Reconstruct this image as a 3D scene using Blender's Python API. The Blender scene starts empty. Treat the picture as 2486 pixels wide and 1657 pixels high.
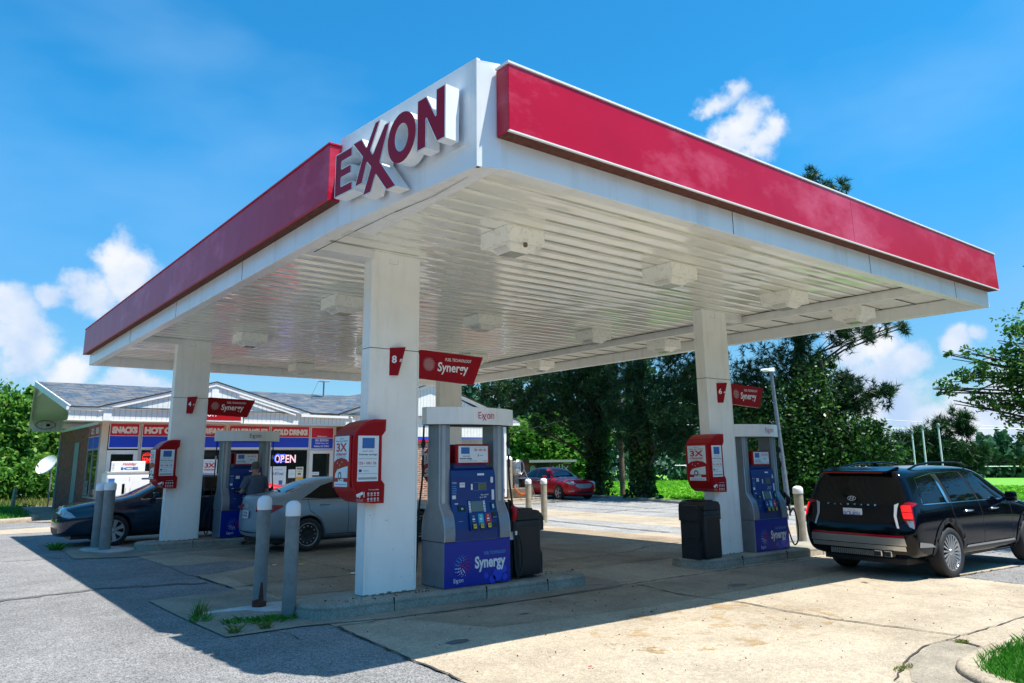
import bpy, bmesh, math, random
import numpy as np
from mathutils import Vector, Matrix
from mathutils.bvhtree import BVHTree
R = math.radians
SC = bpy.context.scene
COL = SC.collection
random.seed(7)

# ------------------------------------------------------------------ camera
cam_d = bpy.data.cameras.new("camera")
cam = bpy.data.objects.new("camera", cam_d)
COL.objects.link(cam)
SC.camera = cam
cam_d.sensor_width = 36.0
cam_d.lens = 26.43
cam_d.shift_y = -0.0445
cam_d.clip_start = 0.05
cam_d.clip_end = 3000
_yaw, _pit, _rol = 0.90027459, 0.215741736, -0.01253948
_f = Vector((math.cos(_pit) * math.cos(_yaw), math.cos(_pit) * math.sin(_yaw), math.sin(_pit)))
_r = Vector((math.sin(_yaw), -math.cos(_yaw), 0))
_u = _r.cross(_f)
_r2 = _r * math.cos(_rol) + _u * math.sin(_rol)
_u2 = -_r * math.sin(_rol) + _u * math.cos(_rol)
_m = Matrix.Identity(4)
for i in range(3):
    _m[i][0], _m[i][1], _m[i][2] = _r2[i], _u2[i], -_f[i]
_m[2][3] = 1.65
cam.matrix_world = _m

# ------------------------------------------------------------------ exposure
SC.view_settings.view_transform = 'Standard'
SC.view_settings.look = 'None'
SC.view_settings.exposure = 0.72
SC.view_settings.gamma = 1.0
SC.render.engine = 'CYCLES'
SC.cycles.max_bounces = 8
SC.cycles.diffuse_bounces = 6
SC.cycles.glossy_bounces = 3
SC.cycles.transmission_bounces = 4
SC.cycles.transparent_max_bounces = 6
SC.cycles.sample_clamp_indirect = 6.0
SC.cycles.caustics_reflective = False
SC.cycles.caustics_refractive = False

# ------------------------------------------------------------------ sun
SUN = Vector((0.177, -0.335, 1.0)).normalized()      # towards the sun
sl = bpy.data.lights.new("sun", 'SUN')
sl.energy = 5.0
sl.angle = R(0.5)
sl.color = (1.0, 0.95, 0.85)
so = bpy.data.objects.new("sun", sl)
COL.objects.link(so)
so.rotation_euler = SUN.to_track_quat('Z', 'Y').to_euler()

# ------------------------------------------------------------------ world
W = bpy.data.worlds.new("World")
SC.world = W
W.use_nodes = True
_nt = W.node_tree
_nt.nodes.clear()
def _n(t, **k):
    n = _nt.nodes.new(t)
    for a, b in k.items():
        setattr(n, a, b)
    return n
_L = _nt.links.new
sky = _n('ShaderNodeTexSky', sky_type='NISHITA')
sky.sun_disc = False
sky.sun_elevation = math.asin(SUN.z)
sky.sun_rotation = math.atan2(SUN.x, SUN.y)
sky.altitude = 50
sky.air_density = 1.0
sky.dust_density = 0.6
sky.ozone_density = 2.0
tint = _n('ShaderNodeMixRGB', blend_type='MULTIPLY')
tint.inputs[0].default_value = 1.0
_L(sky.outputs[0], tint.inputs[1])
tc = _n('ShaderNodeTexCoord')
_sz = _n('ShaderNodeSeparateXYZ'); _L(tc.outputs['Generated'], _sz.inputs[0])
_zr = _n('ShaderNodeMapRange'); _zr.interpolation_type = 'SMOOTHSTEP'; _zr.inputs['From Min'].default_value = 0.0; _zr.inputs['From Max'].default_value = 0.42
_L(_sz.outputs[2], _zr.inputs['Value'])
_tm = _n('ShaderNodeMixRGB'); _tm.inputs[1].default_value = (0.72, 1.05, 1.28, 1); _tm.inputs[2].default_value = (0.26, 1.50, 2.00, 1)
_L(_zr.outputs[0], _tm.inputs[0]); _L(_tm.outputs[0], tint.inputs[2])
def vmath(op, a, b=None):
    n = _n('ShaderNodeVectorMath', operation=op)
    for i, s in enumerate((a, b)):
        if s is None: continue
        if isinstance(s, tuple): n.inputs[i].default_value = s
        else: _L(s, n.inputs[i])
    return n
def fmath(op, a, b=None, c=None, clamp=False):
    n = _n('ShaderNodeMath', operation=op, use_clamp=clamp)
    for i, s in enumerate((a, b, c)):
        if s is None: continue
        if isinstance(s, (int, float)): n.inputs[i].default_value = s
        else: _L(s, n.inputs[i])
    return n.outputs[0]
GEN = tc.outputs['Generated']
# cumulus banks: (azimuth deg from +X, elevation deg, half width deg, half height deg, weight)
CLOUDS = [
    (84.8, 7.7, 1.79, 1.66, 1.00),
    (82.5, 6.7, 2.25, 1.42, 1.00),
    (85.9, 9.3, 1.40, 1.38, 0.90),
    (81.3, 10.8, 1.94, 1.88, 1.00),
    (80.0, 13.3, 1.32, 1.47, 0.95),
    (78.6, 11.9, 1.89, 1.78, 0.90),
    (83.6, 10.6, 0.98, 0.85, 0.70),
    (79.1, 5.7, 3.77, 1.16, 0.80),
    (76.6, 5.2, 2.21, 0.89, 0.70),
    (35.1, 26.0, 1.02, 0.60, 0.62),
    (33.9, 26.7, 0.77, 0.60, 0.65),
    (33.3, 24.6, 1.47, 1.03, 0.62),
    (31.2, 22.8, 1.62, 1.03, 0.66),
    (34.7, 22.9, 1.80, 0.99, 0.58),
    (32.2, 21.9, 1.61, 0.86, 0.60),
    (29.8, 20.6, 0.57, 0.61, 0.66),
    (37.4, 24.4, 0.92, 0.37, 0.55),
    (26.6, 7.3, 2.01, 1.35, 1.00),
    (24.7, 6.1, 1.81, 1.17, 0.95),
    (27.8, 8.6, 1.65, 0.91, 0.80),
    (20.4, 6.8, 1.20, 0.79, 0.95),
    (18.8, 6.9, 0.58, 0.42, 0.70),
    (26.1, 3.4, 4.12, 2.05, 1.00),
    (22.6, 2.4, 3.61, 1.69, 1.00),
    (19.7, 2.0, 2.52, 1.51, 1.00),
    (24.0, 0.7, 5.78, 1.69, 1.00),
    (18.2, 3.0, 1.35, 1.63, 0.90),
    (52.5, 4.1, 1.97, 0.97, 0.70),
    (59.1, 5.4, 1.30, 0.49, 0.60),
    (23.8, 4.7, 1.53, 0.87, 0.70),
    (18.0, 4.4, 1.13, 0.82, 0.60)
]
def direction(az, el):
    return (math.cos(R(el)) * math.cos(R(az)), math.cos(R(el)) * math.sin(R(az)), math.sin(R(el)))
warp = _n('ShaderNodeTexNoise'); warp.inputs['Scale'].default_value = 7; warp.inputs['Detail'].default_value = 6
_L(GEN, warp.inputs['Vector'])
wv = vmath('SUBTRACT', warp.outputs['Color'], (0.5, 0.5, 0.5))
wv2 = vmath('MULTIPLY', wv.outputs[0], (0.10, 0.10, 0.10))
pw = vmath('ADD', GEN, wv2.outputs[0]).outputs[0]
acc = None
for az, el, hw, hh, wt in CLOUDS:
    c = direction(az, el)
    d = vmath('SUBTRACT', pw, c).outputs[0]
    e = vmath('MULTIPLY', d, (1 / math.radians(hw), 1 / math.radians(hw), 1 / math.radians(hh))).outputs[0]
    l = vmath('LENGTH', e).outputs['Value']
    m = fmath('MULTIPLY', fmath('SUBTRACT', 1.15, l), wt)
    acc = m if acc is None else fmath('SMOOTH_MAX', acc, m, 0.15)
nz = _n('ShaderNodeTexNoise'); nz.inputs['Scale'].default_value = 14; nz.inputs['Detail'].default_value = 11; nz.inputs['Roughness'].default_value = 0.60
_L(GEN, nz.inputs['Vector'])
sh = vmath('ADD', GEN, (0.012, -0.02, 0.045)).outputs[0]
nz2 = _n('ShaderNodeTexNoise'); nz2.inputs['Scale'].default_value = 16; nz2.inputs['Detail'].default_value = 5; nz2.inputs['Roughness'].default_value = 0.5
_L(sh, nz2.inputs['Vector'])
dens = fmath('ADD', acc, fmath('MULTIPLY', fmath('SUBTRACT', nz.outputs[0], 0.47), 3.0))
mask = _n('ShaderNodeMapRange'); mask.interpolation_type = 'SMOOTHSTEP'
mask.inputs['From Min'].default_value = -0.08; mask.inputs['From Max'].default_value = 0.70
_L(dens, mask.inputs['Value'])
# self shading of the clouds: where there is more cloud towards the sun it is greyer
shade = _n('ShaderNodeMapRange')
shade.inputs['From Min'].default_value = 0.35; shade.inputs['From Max'].default_value = 0.7
_L(nz2.outputs[0], shade.inputs['Value'])
ccol = _n('ShaderNodeMixRGB')
ccol.inputs[1].default_value = (8.3, 8.6, 9.2, 1)
ccol.inputs[2].default_value = (4.6, 6.2, 8.6, 1)
_L(shade.outputs[0], ccol.inputs[0])
# thin high veil
veil = _n('ShaderNodeTexNoise'); veil.inputs['Scale'].default_value = 2.3; veil.inputs['Detail'].default_value = 4
vm = vmath('MULTIPLY', GEN, (1.0, 1.0, 2.4)).outputs[0]
_L(vm, veil.inputs['Vector'])
vr = _n('ShaderNodeMapRange'); vr.inputs['From Min'].default_value = 0.46; vr.inputs['From Max'].default_value = 0.75; vr.inputs['To Max'].default_value = 0.38
_L(veil.outputs[0], vr.inputs['Value'])
mx1 = _n('ShaderNodeMixRGB'); mx1.inputs[2].default_value = (3.3, 6.0, 9.4, 1)
_L(vr.outputs[0], mx1.inputs[0]); _L(tint.outputs[0], mx1.inputs[1])
mx2 = _n('ShaderNodeMixRGB')
_L(mask.outputs[0], mx2.inputs[0]); _L(mx1.outputs[0], mx2.inputs[1]); _L(ccol.outputs[0], mx2.inputs[2])
bg = _n('ShaderNodeBackground'); bg.inputs['Strength'].default_value = 0.068
_L(mx2.outputs[0], bg.inputs['Color'])
wo = _n('ShaderNodeOutputWorld'); _L(bg.outputs[0], wo.inputs[0])

# ------------------------------------------------------------------ helpers
def gz(x, y=0.0):
    """height of the ground"""
    z = -0.0145 * (min(max(x, 4.5), 16.0) - 4.5)
    if x > 29: z -= 0.0205 * (x - 29)
    return z

def box_geo(x0, y0, z0, x1, y1, z1, bev=0.0, seg=1):
    if x0 > x1: x0, x1 = x1, x0
    if y0 > y1: y0, y1 = y1, y0
    if z0 > z1: z0, z1 = z1, z0
    if bev <= 0:
        v = [(x0, y0, z0), (x1, y0, z0), (x1, y1, z0), (x0, y1, z0), (x0, y0, z1), (x1, y0, z1), (x1, y1, z1), (x0, y1, z1)]
        return v, [(0, 3, 2, 1), (4, 5, 6, 7), (0, 1, 5, 4), (1, 2, 6, 5), (2, 3, 7, 6), (3, 0, 4, 7)]
    bm = bmesh.new()
    bmesh.ops.create_cube(bm, size=1)
    bmesh.ops.scale(bm, vec=(x1 - x0, y1 - y0, z1 - z0), verts=bm.verts)
    bmesh.ops.translate(bm, vec=((x0 + x1) / 2, (y0 + y1) / 2, (z0 + z1) / 2), verts=bm.verts)
    bmesh.ops.bevel(bm, geom=bm.edges[:], offset=bev, segments=seg, affect='EDGES', profile=0.5)
    v = [tuple(q.co) for q in bm.verts]
    bm.verts.index_update()
    f = [tuple(q.index for q in p.verts) for p in bm.faces]
    bm.free()
    return v, f

class MB:
    def __init__(s):
        s.v = []; s.f = []; s.mi = []; s.sm = []
    def add(s, v, f, mi=0, smooth=False, M=None):
        n = len(s.v)
        if M is not None: v = [tuple(M @ Vector(p)) for p in v]
        s.v += [tuple(p) for p in v]
        s.f += [tuple(i + n for i in q) for q in f]
        s.mi += [mi] * len(f); s.sm += [smooth] * len(f)
        return s
    def box(s, x0, y0, z0, x1, y1, z1, mi=0, bev=0.0, seg=1, M=None):
        v, f = box_geo(x0, y0, z0, x1, y1, z1, bev, seg)
        return s.add(v, f, mi, bev > 0 and seg > 1, M)
    def quad(s, a, b, c, d, mi=0):
        return s.add([a, b, c, d], [(0, 1, 2, 3)], mi)
    def prism(s, poly, ax, a, b, mi=0, M=None, smooth=False):
        """poly of 2D points extruded along ax ('x','y','z') from a to b"""
        def P(p, t):
            if ax == 'x': return (t, p[0], p[1])
            if ax == 'y': return (p[0], t, p[1])
            return (p[0], p[1], t)
        n = len(poly)
        v = [P(p, a) for p in poly] + [P(p, b) for p in poly]
        side = [(i, (i + 1) % n, (i + 1) % n + n, i + n) for i in range(n)]
        s.add(v, side, mi, smooth, M)
        s.add(v, [tuple(range(n))[::-1], tuple(range(n, 2 * n))], mi, False, M)
        return s
    def tube(s, pts, r, n=8, mi=0, caps=True, M=None):
        pts = [Vector(p) for p in pts]
        rs = r if isinstance(r, (list, tuple)) else [r] * len(pts)
        v = []; f = []
        up = None
        for i, p in enumerate(pts):
            t = (pts[min(i + 1, len(pts) - 1)] - pts[max(i - 1, 0)]).normalized()
            if up is None:
                up = Vector((0, 0, 1)) if abs(t.z) < 0.9 else Vector((1, 0, 0))
            a = t.cross(up)
            if a.length < 1e-5: a = t.cross(Vector((0.3, 1, 0.2)))
            a.normalize(); b = a.cross(t).normalized(); up = b
            for k in range(n):
                q = 2 * math.pi * k / n
                v.append(tuple(p + (a * math.cos(q) + b * math.sin(q)) * rs[i]))
        for i in range(len(pts) - 1):
            for k in range(n):
                f.append((i * n + k, i * n + (k + 1) % n, (i + 1) * n + (k + 1) % n, (i + 1) * n + k))
        s.add(v, f, mi, True, M)
        if caps:
            s.add(v[:n], [tuple(range(n))[::-1]], mi, False, M)
            s.add(v[-n:], [tuple(range(n))], mi, False, M)
        return s
    def lathe(s, prof, n=24, mi=0, M=None, smooth=True, arc=1.0):
        v = []; f = []
        m = len(prof)
        for k in range(n if arc >= 1 else n + 1):
            a = 2 * math.pi * arc * k / n
            for r, z in prof: v.append((r * math.cos(a), r * math.sin(a), z))
        for k in range(n):
            k2 = (k + 1) % n if arc >= 1 else k + 1
            for i in range(m - 1):
                f.append((k * m + i, k2 * m + i, k2 * m + i + 1, k * m + i + 1))
        return s.add(v, f, mi, smooth, M)
    def build(s, name, mats, parent=None, loc=None):
        me = bpy.data.meshes.new(name)
        me.from_pydata(s.v, [], s.f)
        if not isinstance(mats, (list, tuple)): mats = [mats]
        for m in mats: me.materials.append(m)
        me.polygons.foreach_set('material_index', s.mi)
        me.polygons.foreach_set('use_smooth', s.sm)
        me.update()
        o = bpy.data.objects.new(name, me)
        COL.objects.link(o)
        if parent is not None: o.parent = parent
        if loc is not None: o.location = loc
        return o

def recalc(o):
    bm = bmesh.new(); bm.from_mesh(o.data)
    bmesh.ops.recalc_face_normals(bm, faces=bm.faces)
    bm.to_mesh(o.data); bm.free()
    return o

def tag(o, label=None, cat=None, group=None, kind=None):
    if label: o['label'] = label
    if cat: o['category'] = cat
    if group: o['group'] = group
    if kind: o['kind'] = kind
    return o

def thing(name, label, cat, loc=(0, 0, 0), rz=0.0, group=None, scale=1.0):
    o = bpy.data.objects.new(name, None)
    COL.objects.link(o)
    o.empty_display_size = 0.2
    o.location = loc; o.rotation_euler = (0, 0, rz); o.scale = (scale,) * 3
    return tag(o, label, cat, group)

def dup(root, loc, rz=None, label=None, group=None):
    def cp(o, parent):
        c = o.copy(); COL.objects.link(c); c.parent = parent
        for ch in list(o.children): cp(ch, c)
        return c
    r = root.copy(); COL.objects.link(r)
    r.location = loc
    if rz is not None: r.rotation_euler = (0, 0, rz)
    if label: r['label'] = label
    if group: r['group'] = group
    for ch in list(root.children): cp(ch, r)
    return r

# flat lettering ------------------------------------------------------------
_tcache = {}
def glyphs(s, bold=0.0, shear=0.0, spacing=1.0):
    k = (s, bold, shear, spacing)
    if k in _tcache: return _tcache[k]
    cu = bpy.data.curves.new('lettering', 'FONT')
    cu.body = s; cu.size = 1; cu.offset = bold; cu.shear = shear; cu.space_character = spacing
    cu.resolution_u = 3
    o = bpy.data.objects.new('lettering', cu)
    COL.objects.link(o)
    bpy.context.view_layer.update()
    dg = bpy.context.evaluated_depsgraph_get()
    me = bpy.data.meshes.new_from_object(o.evaluated_get(dg))
    v = [(p.co.x, p.co.y) for p in me.vertices]
    f = [tuple(p.vertices) for p in me.polygons]
    bpy.data.objects.remove(o); bpy.data.curves.remove(cu); bpy.data.meshes.remove(me)
    if v:
        x0 = min(p[0] for p in v); x1 = max(p[0] for p in v); y0 = min(p[1] for p in v); y1 = max(p[1] for p in v)
        v = [((p[0] - x0) / max(x1 - x0, 1e-6), (p[1] - y0) / max(y1 - y0, 1e-6)) for p in v]
        asp = (x1 - x0) / max(y1 - y0, 1e-6)
    else: asp = 1
    _tcache[k] = (v, f, asp)
    return _tcache[k]

class Pad:
    """a flat face: origin o, horizontal u, vertical v (vectors of one metre); marks are laid off its normal"""
    def __init__(s, mb, o, u, v, off=0.003):
        s.mb = mb; s.o = Vector(o); s.u = Vector(u); s.v = Vector(v); s.n = s.u.cross(s.v).normalized(); s.off = off
    def P(s, a, b, lift=0): return tuple(s.o + s.u * a + s.v * b + s.n * (s.off + lift))
    def text(s, t, x0, y0, x1, y1, mi=0, bold=0.0, shear=0.0, spacing=1.0, lift=0.001):
        v, f, asp = glyphs(t, bold, shear, spacing)
        s.mb.add([s.P(x0 + (x1 - x0) * a, y0 + (y1 - y0) * b, lift) for a, b in v], f, mi)
    def poly(s, pts, mi=0, lift=0): s.mb.add([s.P(a, b, lift) for a, b in pts], [tuple(range(len(pts)))], mi)
    def rect(s, x0, y0, x1, y1, mi=0, lift=0): s.poly([(x0, y0), (x1, y0), (x1, y1), (x0, y1)], mi, lift)
    def disc(s, x, y, r, mi=0, lift=0, n=10): s.poly([(x + r * math.cos(6.2832 * k / n), y + r * math.sin(6.2832 * k / n)) for k in range(n)], mi, lift)
    def ring(s, x, y, rx, ry, t, mi=0, lift=0, n=20):
        v = []; f = []
        for k in range(n):
            a = 6.28319 * k / n
            v += [s.P(x + rx * math.cos(a), y + ry * math.sin(a), lift), s.P(x + (rx - t) * math.cos(a), y + (ry - t) * math.sin(a), lift)]
        for k in range(n): f.append((2 * k, (2 * k + 2) % (2 * n), (2 * k + 3) % (2 * n), 2 * k + 1))
        s.mb.add(v, f, mi)
    def stroke(s, a, b, w, mi=0, lift=0):
        a = Vector(a); b = Vector(b); d = (b - a).normalized(); n = Vector((-d.y, d.x)) * w / 2
        s.poly([tuple(a - n), tuple(b - n), tuple(b + n), tuple(a + n)], mi, lift)
    def small_brand(s, x, y, h, mi=0, w=None, lift=0.001):
        """the small wordmark: E, two crossed x, o, n; h = height of the E"""
        w = w or h * 0.13
        s.rect(x, y, x + w, y + h, mi, lift)
        for q in (0, h / 2 - w / 2, h - w): s.rect(x + w, y + q, x + h * 0.55, y + q + w, mi, lift)
        xx = x + h * 0.66; xh = h * 0.72
        s.stroke((xx, y + xh), (xx + h * 0.80, y - h * 0.30), w, mi, lift + .0004)
        s.stroke((xx, y), (xx + h * 0.42, y + xh), w, mi, lift + .0008)
        s.stroke((xx + h * 0.22, y - h * 0.30), (xx + h * 0.80, y + xh), w, mi, lift + .0012)
        s.ring(x + h * 1.95, y + xh / 2, h * 0.33, xh / 2 + w * .2, w, mi, lift)
        nx = x + h * 2.42
        s.rect(nx, y, nx + w, y + xh, mi, lift)
        s.rect(nx + h * 0.44, y, nx + h * 0.44 + w, y + xh * .8, mi, lift)
        s.rect(nx + w, y + xh - w, nx + h * 0.44 + w * .6, y + xh, mi, lift)
    def burst(s, x, y, r, mis, lift=0.001):
        """ring of dots, colours by angle"""
        for q, (rr, n, dr) in enumerate(((0.0, 1, .12), (.34, 7, .06), (.52, 10, .075), (.70, 12, .07), (.86, 14, .055), (1.0, 14, .035))):
            for k in range(n):
                a = 6.2832 * k / n + q * .3
                if callable(mis): mi = mis(a % 6.2832)
                else: mi = mis
                s.disc(x + r * rr * math.cos(a), y + r * rr * math.sin(a), r * dr, mi, lift, 7)

# ------------------------------------------------------------------ materials
def rgb(c): return (c[0], c[1], c[2], 1.0)
def mat(name, col, rough=0.5, metal=0.0, var=0.0, vscale=3.0, bump=0.0, bscale=40.0, coat=0.0, emit=0.0, spec=0.5, grime=None, gscale=1.5, gamt=0.5, streak=1.0, dent=0.0):
    m = bpy.data.materials.new(name); m.use_nodes = True
    nt = m.node_tree; b = nt.nodes['Principled BSDF']; L = nt.links.new
    b.inputs['Roughness'].default_value = rough; b.inputs['Metallic'].default_value = metal
    b.inputs['Coat Weight'].default_value = coat; b.inputs['Coat Roughness'].default_value = 0.03
    b.inputs['Specular IOR Level'].default_value = spec
    b.inputs['Base Color'].default_value = rgb(col)
    t = nt.nodes.new('ShaderNodeTexCoord')
    src = None
    if var > 0:
        n = nt.nodes.new('ShaderNodeTexNoise'); n.inputs['Scale'].default_value = vscale; n.inputs['Detail'].default_value = 6
        L(t.outputs['Object'], n.inputs['Vector'])
        r = nt.nodes.new('ShaderNodeMapRange'); r.inputs['From Min'].default_value = 0.3; r.inputs['From Max'].default_value = 0.7
        r.inputs['To Min'].default_value = 1 - var; r.inputs['To Max'].default_value = 1 + var
        L(n.outputs[0], r.inputs['Value'])
        mul = nt.nodes.new('ShaderNodeVectorMath'); mul.operation = 'SCALE'; mul.inputs[0].default_value = col
        L(r.outputs[0], mul.inputs['Scale']); src = mul.outputs[0]
    if grime:
        n = nt.nodes.new('ShaderNodeTexNoise'); n.inputs['Scale'].default_value = gscale; n.inputs['Detail'].default_value = 9; n.inputs['Roughness'].default_value = 0.65
        gm = nt.nodes.new('ShaderNodeVectorMath'); gm.operation = 'MULTIPLY'; gm.inputs[1].default_value = (1, 1, streak); L(t.outputs['Object'], gm.inputs[0]); L(gm.outputs[0], n.inputs['Vector'])
        r = nt.nodes.new('ShaderNodeMapRange'); r.inputs['From Min'].default_value = 0.52; r.inputs['From Max'].default_value = 0.75; r.inputs['To Max'].default_value = gamt
        L(n.outputs[0], r.inputs['Value'])
        mx = nt.nodes.new('ShaderNodeMixRGB'); mx.inputs[1].default_value = rgb(col); mx.inputs[2].default_value = rgb(grime)
        L(r.outputs[0], mx.inputs[0])
        if src: L(src, mx.inputs[1])
        src = mx.outputs[0]
    if src: L(src, b.inputs['Base Color'])
    if bump > 0:
        n = nt.nodes.new('ShaderNodeTexNoise'); n.inputs['Scale'].default_value = bscale; n.inputs['Detail'].default_value = 4
        L(t.outputs['Object'], n.inputs['Vector'])
        bp = nt.nodes.new('ShaderNodeBump'); bp.inputs['Strength'].default_value = bump; bp.inputs['Distance'].default_value = 0.02
        L(n.outputs[0], bp.inputs['Height']); L(bp.outputs[0], b.inputs['Normal'])
    if dent > 0:
        n = nt.nodes.new('ShaderNodeTexNoise'); n.inputs['Scale'].default_value = 1.1; n.inputs['Detail'].default_value = 2
        L(t.outputs['Object'], n.inputs['Vector'])
        bp = nt.nodes.new('ShaderNodeBump'); bp.inputs['Strength'].default_value = dent; bp.inputs['Distance'].default_value = 0.03
        L(n.outputs[0], bp.inputs['Height']); L(bp.outputs[0], b.inputs['Normal'])
    if emit > 0:
        b.inputs['Emission Color'].default_value = rgb(col); b.inputs['Emission Strength'].default_value = emit
    return m

def ground_mat(name, base, alt, speck_lo, speck_hi, sscale, stain, stain_amt, bump, big=0.35):
    m = bpy.data.materials.new(name); m.use_nodes = True
    nt = m.node_tree; b = nt.nodes['Principled BSDF']; L = nt.links.new; N = nt.nodes.new
    b.inputs['Roughness'].default_value = 0.88; b.inputs['Specular IOR Level'].default_value = 0.25
    t = N('ShaderNodeTexCoord')
    def noise(s, d=6, r=0.55):
        n = N('ShaderNodeTexNoise'); n.inputs['Scale'].default_value = s; n.inputs['Detail'].default_value = d; n.inputs['Roughness'].default_value = r
        L(t.outputs['Object'], n.inputs['Vector']); return n.outputs[0]
    def mr(v, a, c, lo=0.0, hi=1.0):
        q = N('ShaderNodeMapRange'); q.inputs['From Min'].default_value = a; q.inputs['From Max'].default_value = c
        q.inputs['To Min'].default_value = lo; q.inputs['To Max'].default_value = hi; L(v, q.inputs['Value']); return q.outputs[0]
    m1 = N('ShaderNodeMixRGB'); m1.inputs[1].default_value = rgb(base); m1.inputs[2].default_value = rgb(alt)
    L(mr(noise(big, 8, 0.6), 0.38, 0.62), m1.inputs[0])
    m2 = N('ShaderNodeMixRGB'); m2.inputs[2].default_value = rgb(stain); L(m1.outputs[0], m2.inputs[1])
    L(mr(noise(0.55, 10, 0.68), 0.56, 0.72, 0, stain_amt), m2.inputs[0])
    vo = N('ShaderNodeTexVoronoi'); vo.inputs['Scale'].default_value = sscale; L(t.outputs['Object'], vo.inputs['Vector'])
    sep = N('ShaderNodeSeparateColor'); L(vo.outputs['Color'], sep.inputs[0])
    sc = N('ShaderNodeVectorMath'); sc.operation = 'SCALE'; L(m2.outputs[0], sc.inputs[0]); L(mr(sep.outputs[0], 0, 1, speck_lo, speck_hi), sc.inputs['Scale'])
    n3 = N('ShaderNodeVectorMath'); n3.operation = 'SCALE'; L(sc.outputs[0], n3.inputs[0]); L(mr(noise(14, 6, 0.7), 0.3, 0.7, 0.84, 1.14), n3.inputs['Scale'])
    n4 = N('ShaderNodeVectorMath'); n4.operation = 'SCALE'; L(n3.outputs[0], n4.inputs[0]); L(mr(noise(1.6, 5, 0.6), 0.32, 0.68, 0.84, 1.10), n4.inputs['Scale'])
    L(n4.outputs[0], b.inputs['Base Color'])
    bp = N('ShaderNodeBump'); bp.inputs['Strength'].default_value = bump; bp.inputs['Distance'].default_value = 0.008
    L(vo.outputs['Distance'], bp.inputs['Height']); L(bp.outputs[0], b.inputs['Normal'])
    return m

def leaf_mat(name, c1, c2, c3, rough=0.55, trans=0.35):
    m = bpy.data.materials.new(name); m.use_nodes = True
    nt = m.node_tree; b = nt.nodes['Principled BSDF']; L = nt.links.new; N = nt.nodes.new
    g = N('ShaderNodeNewGeometry')
    cr = N('ShaderNodeValToRGB'); e = cr.color_ramp.elements
    e[0].position = 0; e[0].color = rgb(c1); e[1].position = 1; e[1].color = rgb(c3)
    x = e.new(0.5); x.color = rgb(c2)
    L(g.outputs['Random Per Island'], cr.inputs[0])
    L(cr.outputs[0], b.inputs['Base Color']); b.inputs['Roughness'].default_value = rough; b.inputs['Specular IOR Level'].default_value = 0.3
    tr = N('ShaderNodeBsdfTranslucent'); L(cr.outputs[0], tr.inputs[0])
    mx = N('ShaderNodeMixShader'); mx.inputs[0].default_value = trans
    out = nt.nodes['Material Output']
    L(b.outputs[0], mx.inputs[1]); L(tr.outputs[0], mx.inputs[2]); L(mx.outputs[0], out.inputs[0])
    return m

def brick_mat(name, c1, c2, mortar, bw, bh, ms, swap='xy_z', rough=0.85, bias=0.0, tint=None, bump=0.4):
    m = bpy.data.materials.new(name); m.use_nodes = True
    nt = m.node_tree; b = nt.nodes['Principled BSDF']; L = nt.links.new; N = nt.nodes.new
    t = N('ShaderNodeTexCoord'); s = N('ShaderNodeSeparateXYZ'); L(t.outputs['Object'], s.inputs[0])
    c = N('ShaderNodeCombineXYZ')
    if swap == 'xy_z':
        a = N('ShaderNodeMath'); L(s.outputs[0], a.inputs[0]); L(s.outputs[1], a.inputs[1]); L(a.outputs[0], c.inputs[0]); L(s.outputs[2], c.inputs[1])
    elif swap == 'x_y': L(s.outputs[0], c.inputs[0]); L(s.outputs[1], c.inputs[1])
    else: L(s.outputs[1], c.inputs[0]); L(s.outputs[0], c.inputs[1])
    br = N('ShaderNodeTexBrick'); L(c.outputs[0], br.inputs['Vector'])
    br.inputs['Color1'].default_value = rgb(c1); br.inputs['Color2'].default_value = rgb(c2); br.inputs['Mortar'].default_value = rgb(mortar)
    br.inputs['Scale'].default_value = 1; br.inputs['Brick Width'].default_value = bw; br.inputs['Row Height'].default_value = bh
    br.inputs['Mortar Size'].default_value = ms; br.inputs['Bias'].default_value = bias; br.inputs['Mortar Smooth'].default_value = 0.1
    src = br.outputs['Color']
    n = N('ShaderNodeTexNoise'); n.inputs['Scale'].default_value = 5; n.inputs['Detail'].default_value = 6; L(c.outputs[0], n.inputs['Vector'])
    r = N('ShaderNodeMapRange'); r.inputs['From Min'].default_value = .3; r.inputs['From Max'].default_value = .7; r.inputs['To Min'].default_value = .7; r.inputs['To Max'].default_value = 1.25
    L(n.outputs[0], r.inputs['Value'])
    sc = N('ShaderNodeVectorMath'); sc.operation = 'SCALE'; L(src, sc.inputs[0]); L(r.outputs[0], sc.inputs['Scale'])
    src = sc.outputs[0]
    if tint:
        n2 = N('ShaderNodeTexBrick'); L(c.outputs[0], n2.inputs['Vector']); n2.offset = 0.37
        n2.inputs['Color1'].default_value = (0, 0, 0, 1); n2.inputs['Color2'].default_value = (1, 1, 1, 1); n2.inputs['Mortar'].default_value = (0, 0, 0, 1)
        n2.inputs['Scale'].default_value = 1; n2.inputs['Brick Width'].default_value = bw * 0.83; n2.inputs['Row Height'].default_value = bh; n2.inputs['Mortar Size'].default_value = 0; n2.inputs['Bias'].default_value = -0.35
        mx = N('ShaderNodeMixRGB'); L(n2.outputs['Color'], mx.inputs[0]); L(src, mx.inputs[1]); mx.inputs[2].default_value = rgb(tint); src = mx.outputs[0]
    L(src, b.inputs['Base Color']); b.inputs['Roughness'].default_value = rough
    bp = N('ShaderNodeBump'); bp.inputs['Strength'].default_value = bump; bp.inputs['Distance'].default_value = 0.01
    inv = N('ShaderNodeMath'); inv.operation = 'SUBTRACT'; inv.inputs[0].default_value = 1; L(br.outputs['Fac'], inv.inputs[1])
    L(inv.outputs[0], bp.inputs['Height']); L(bp.outputs[0], b.inputs['Normal'])
    return m

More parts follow.
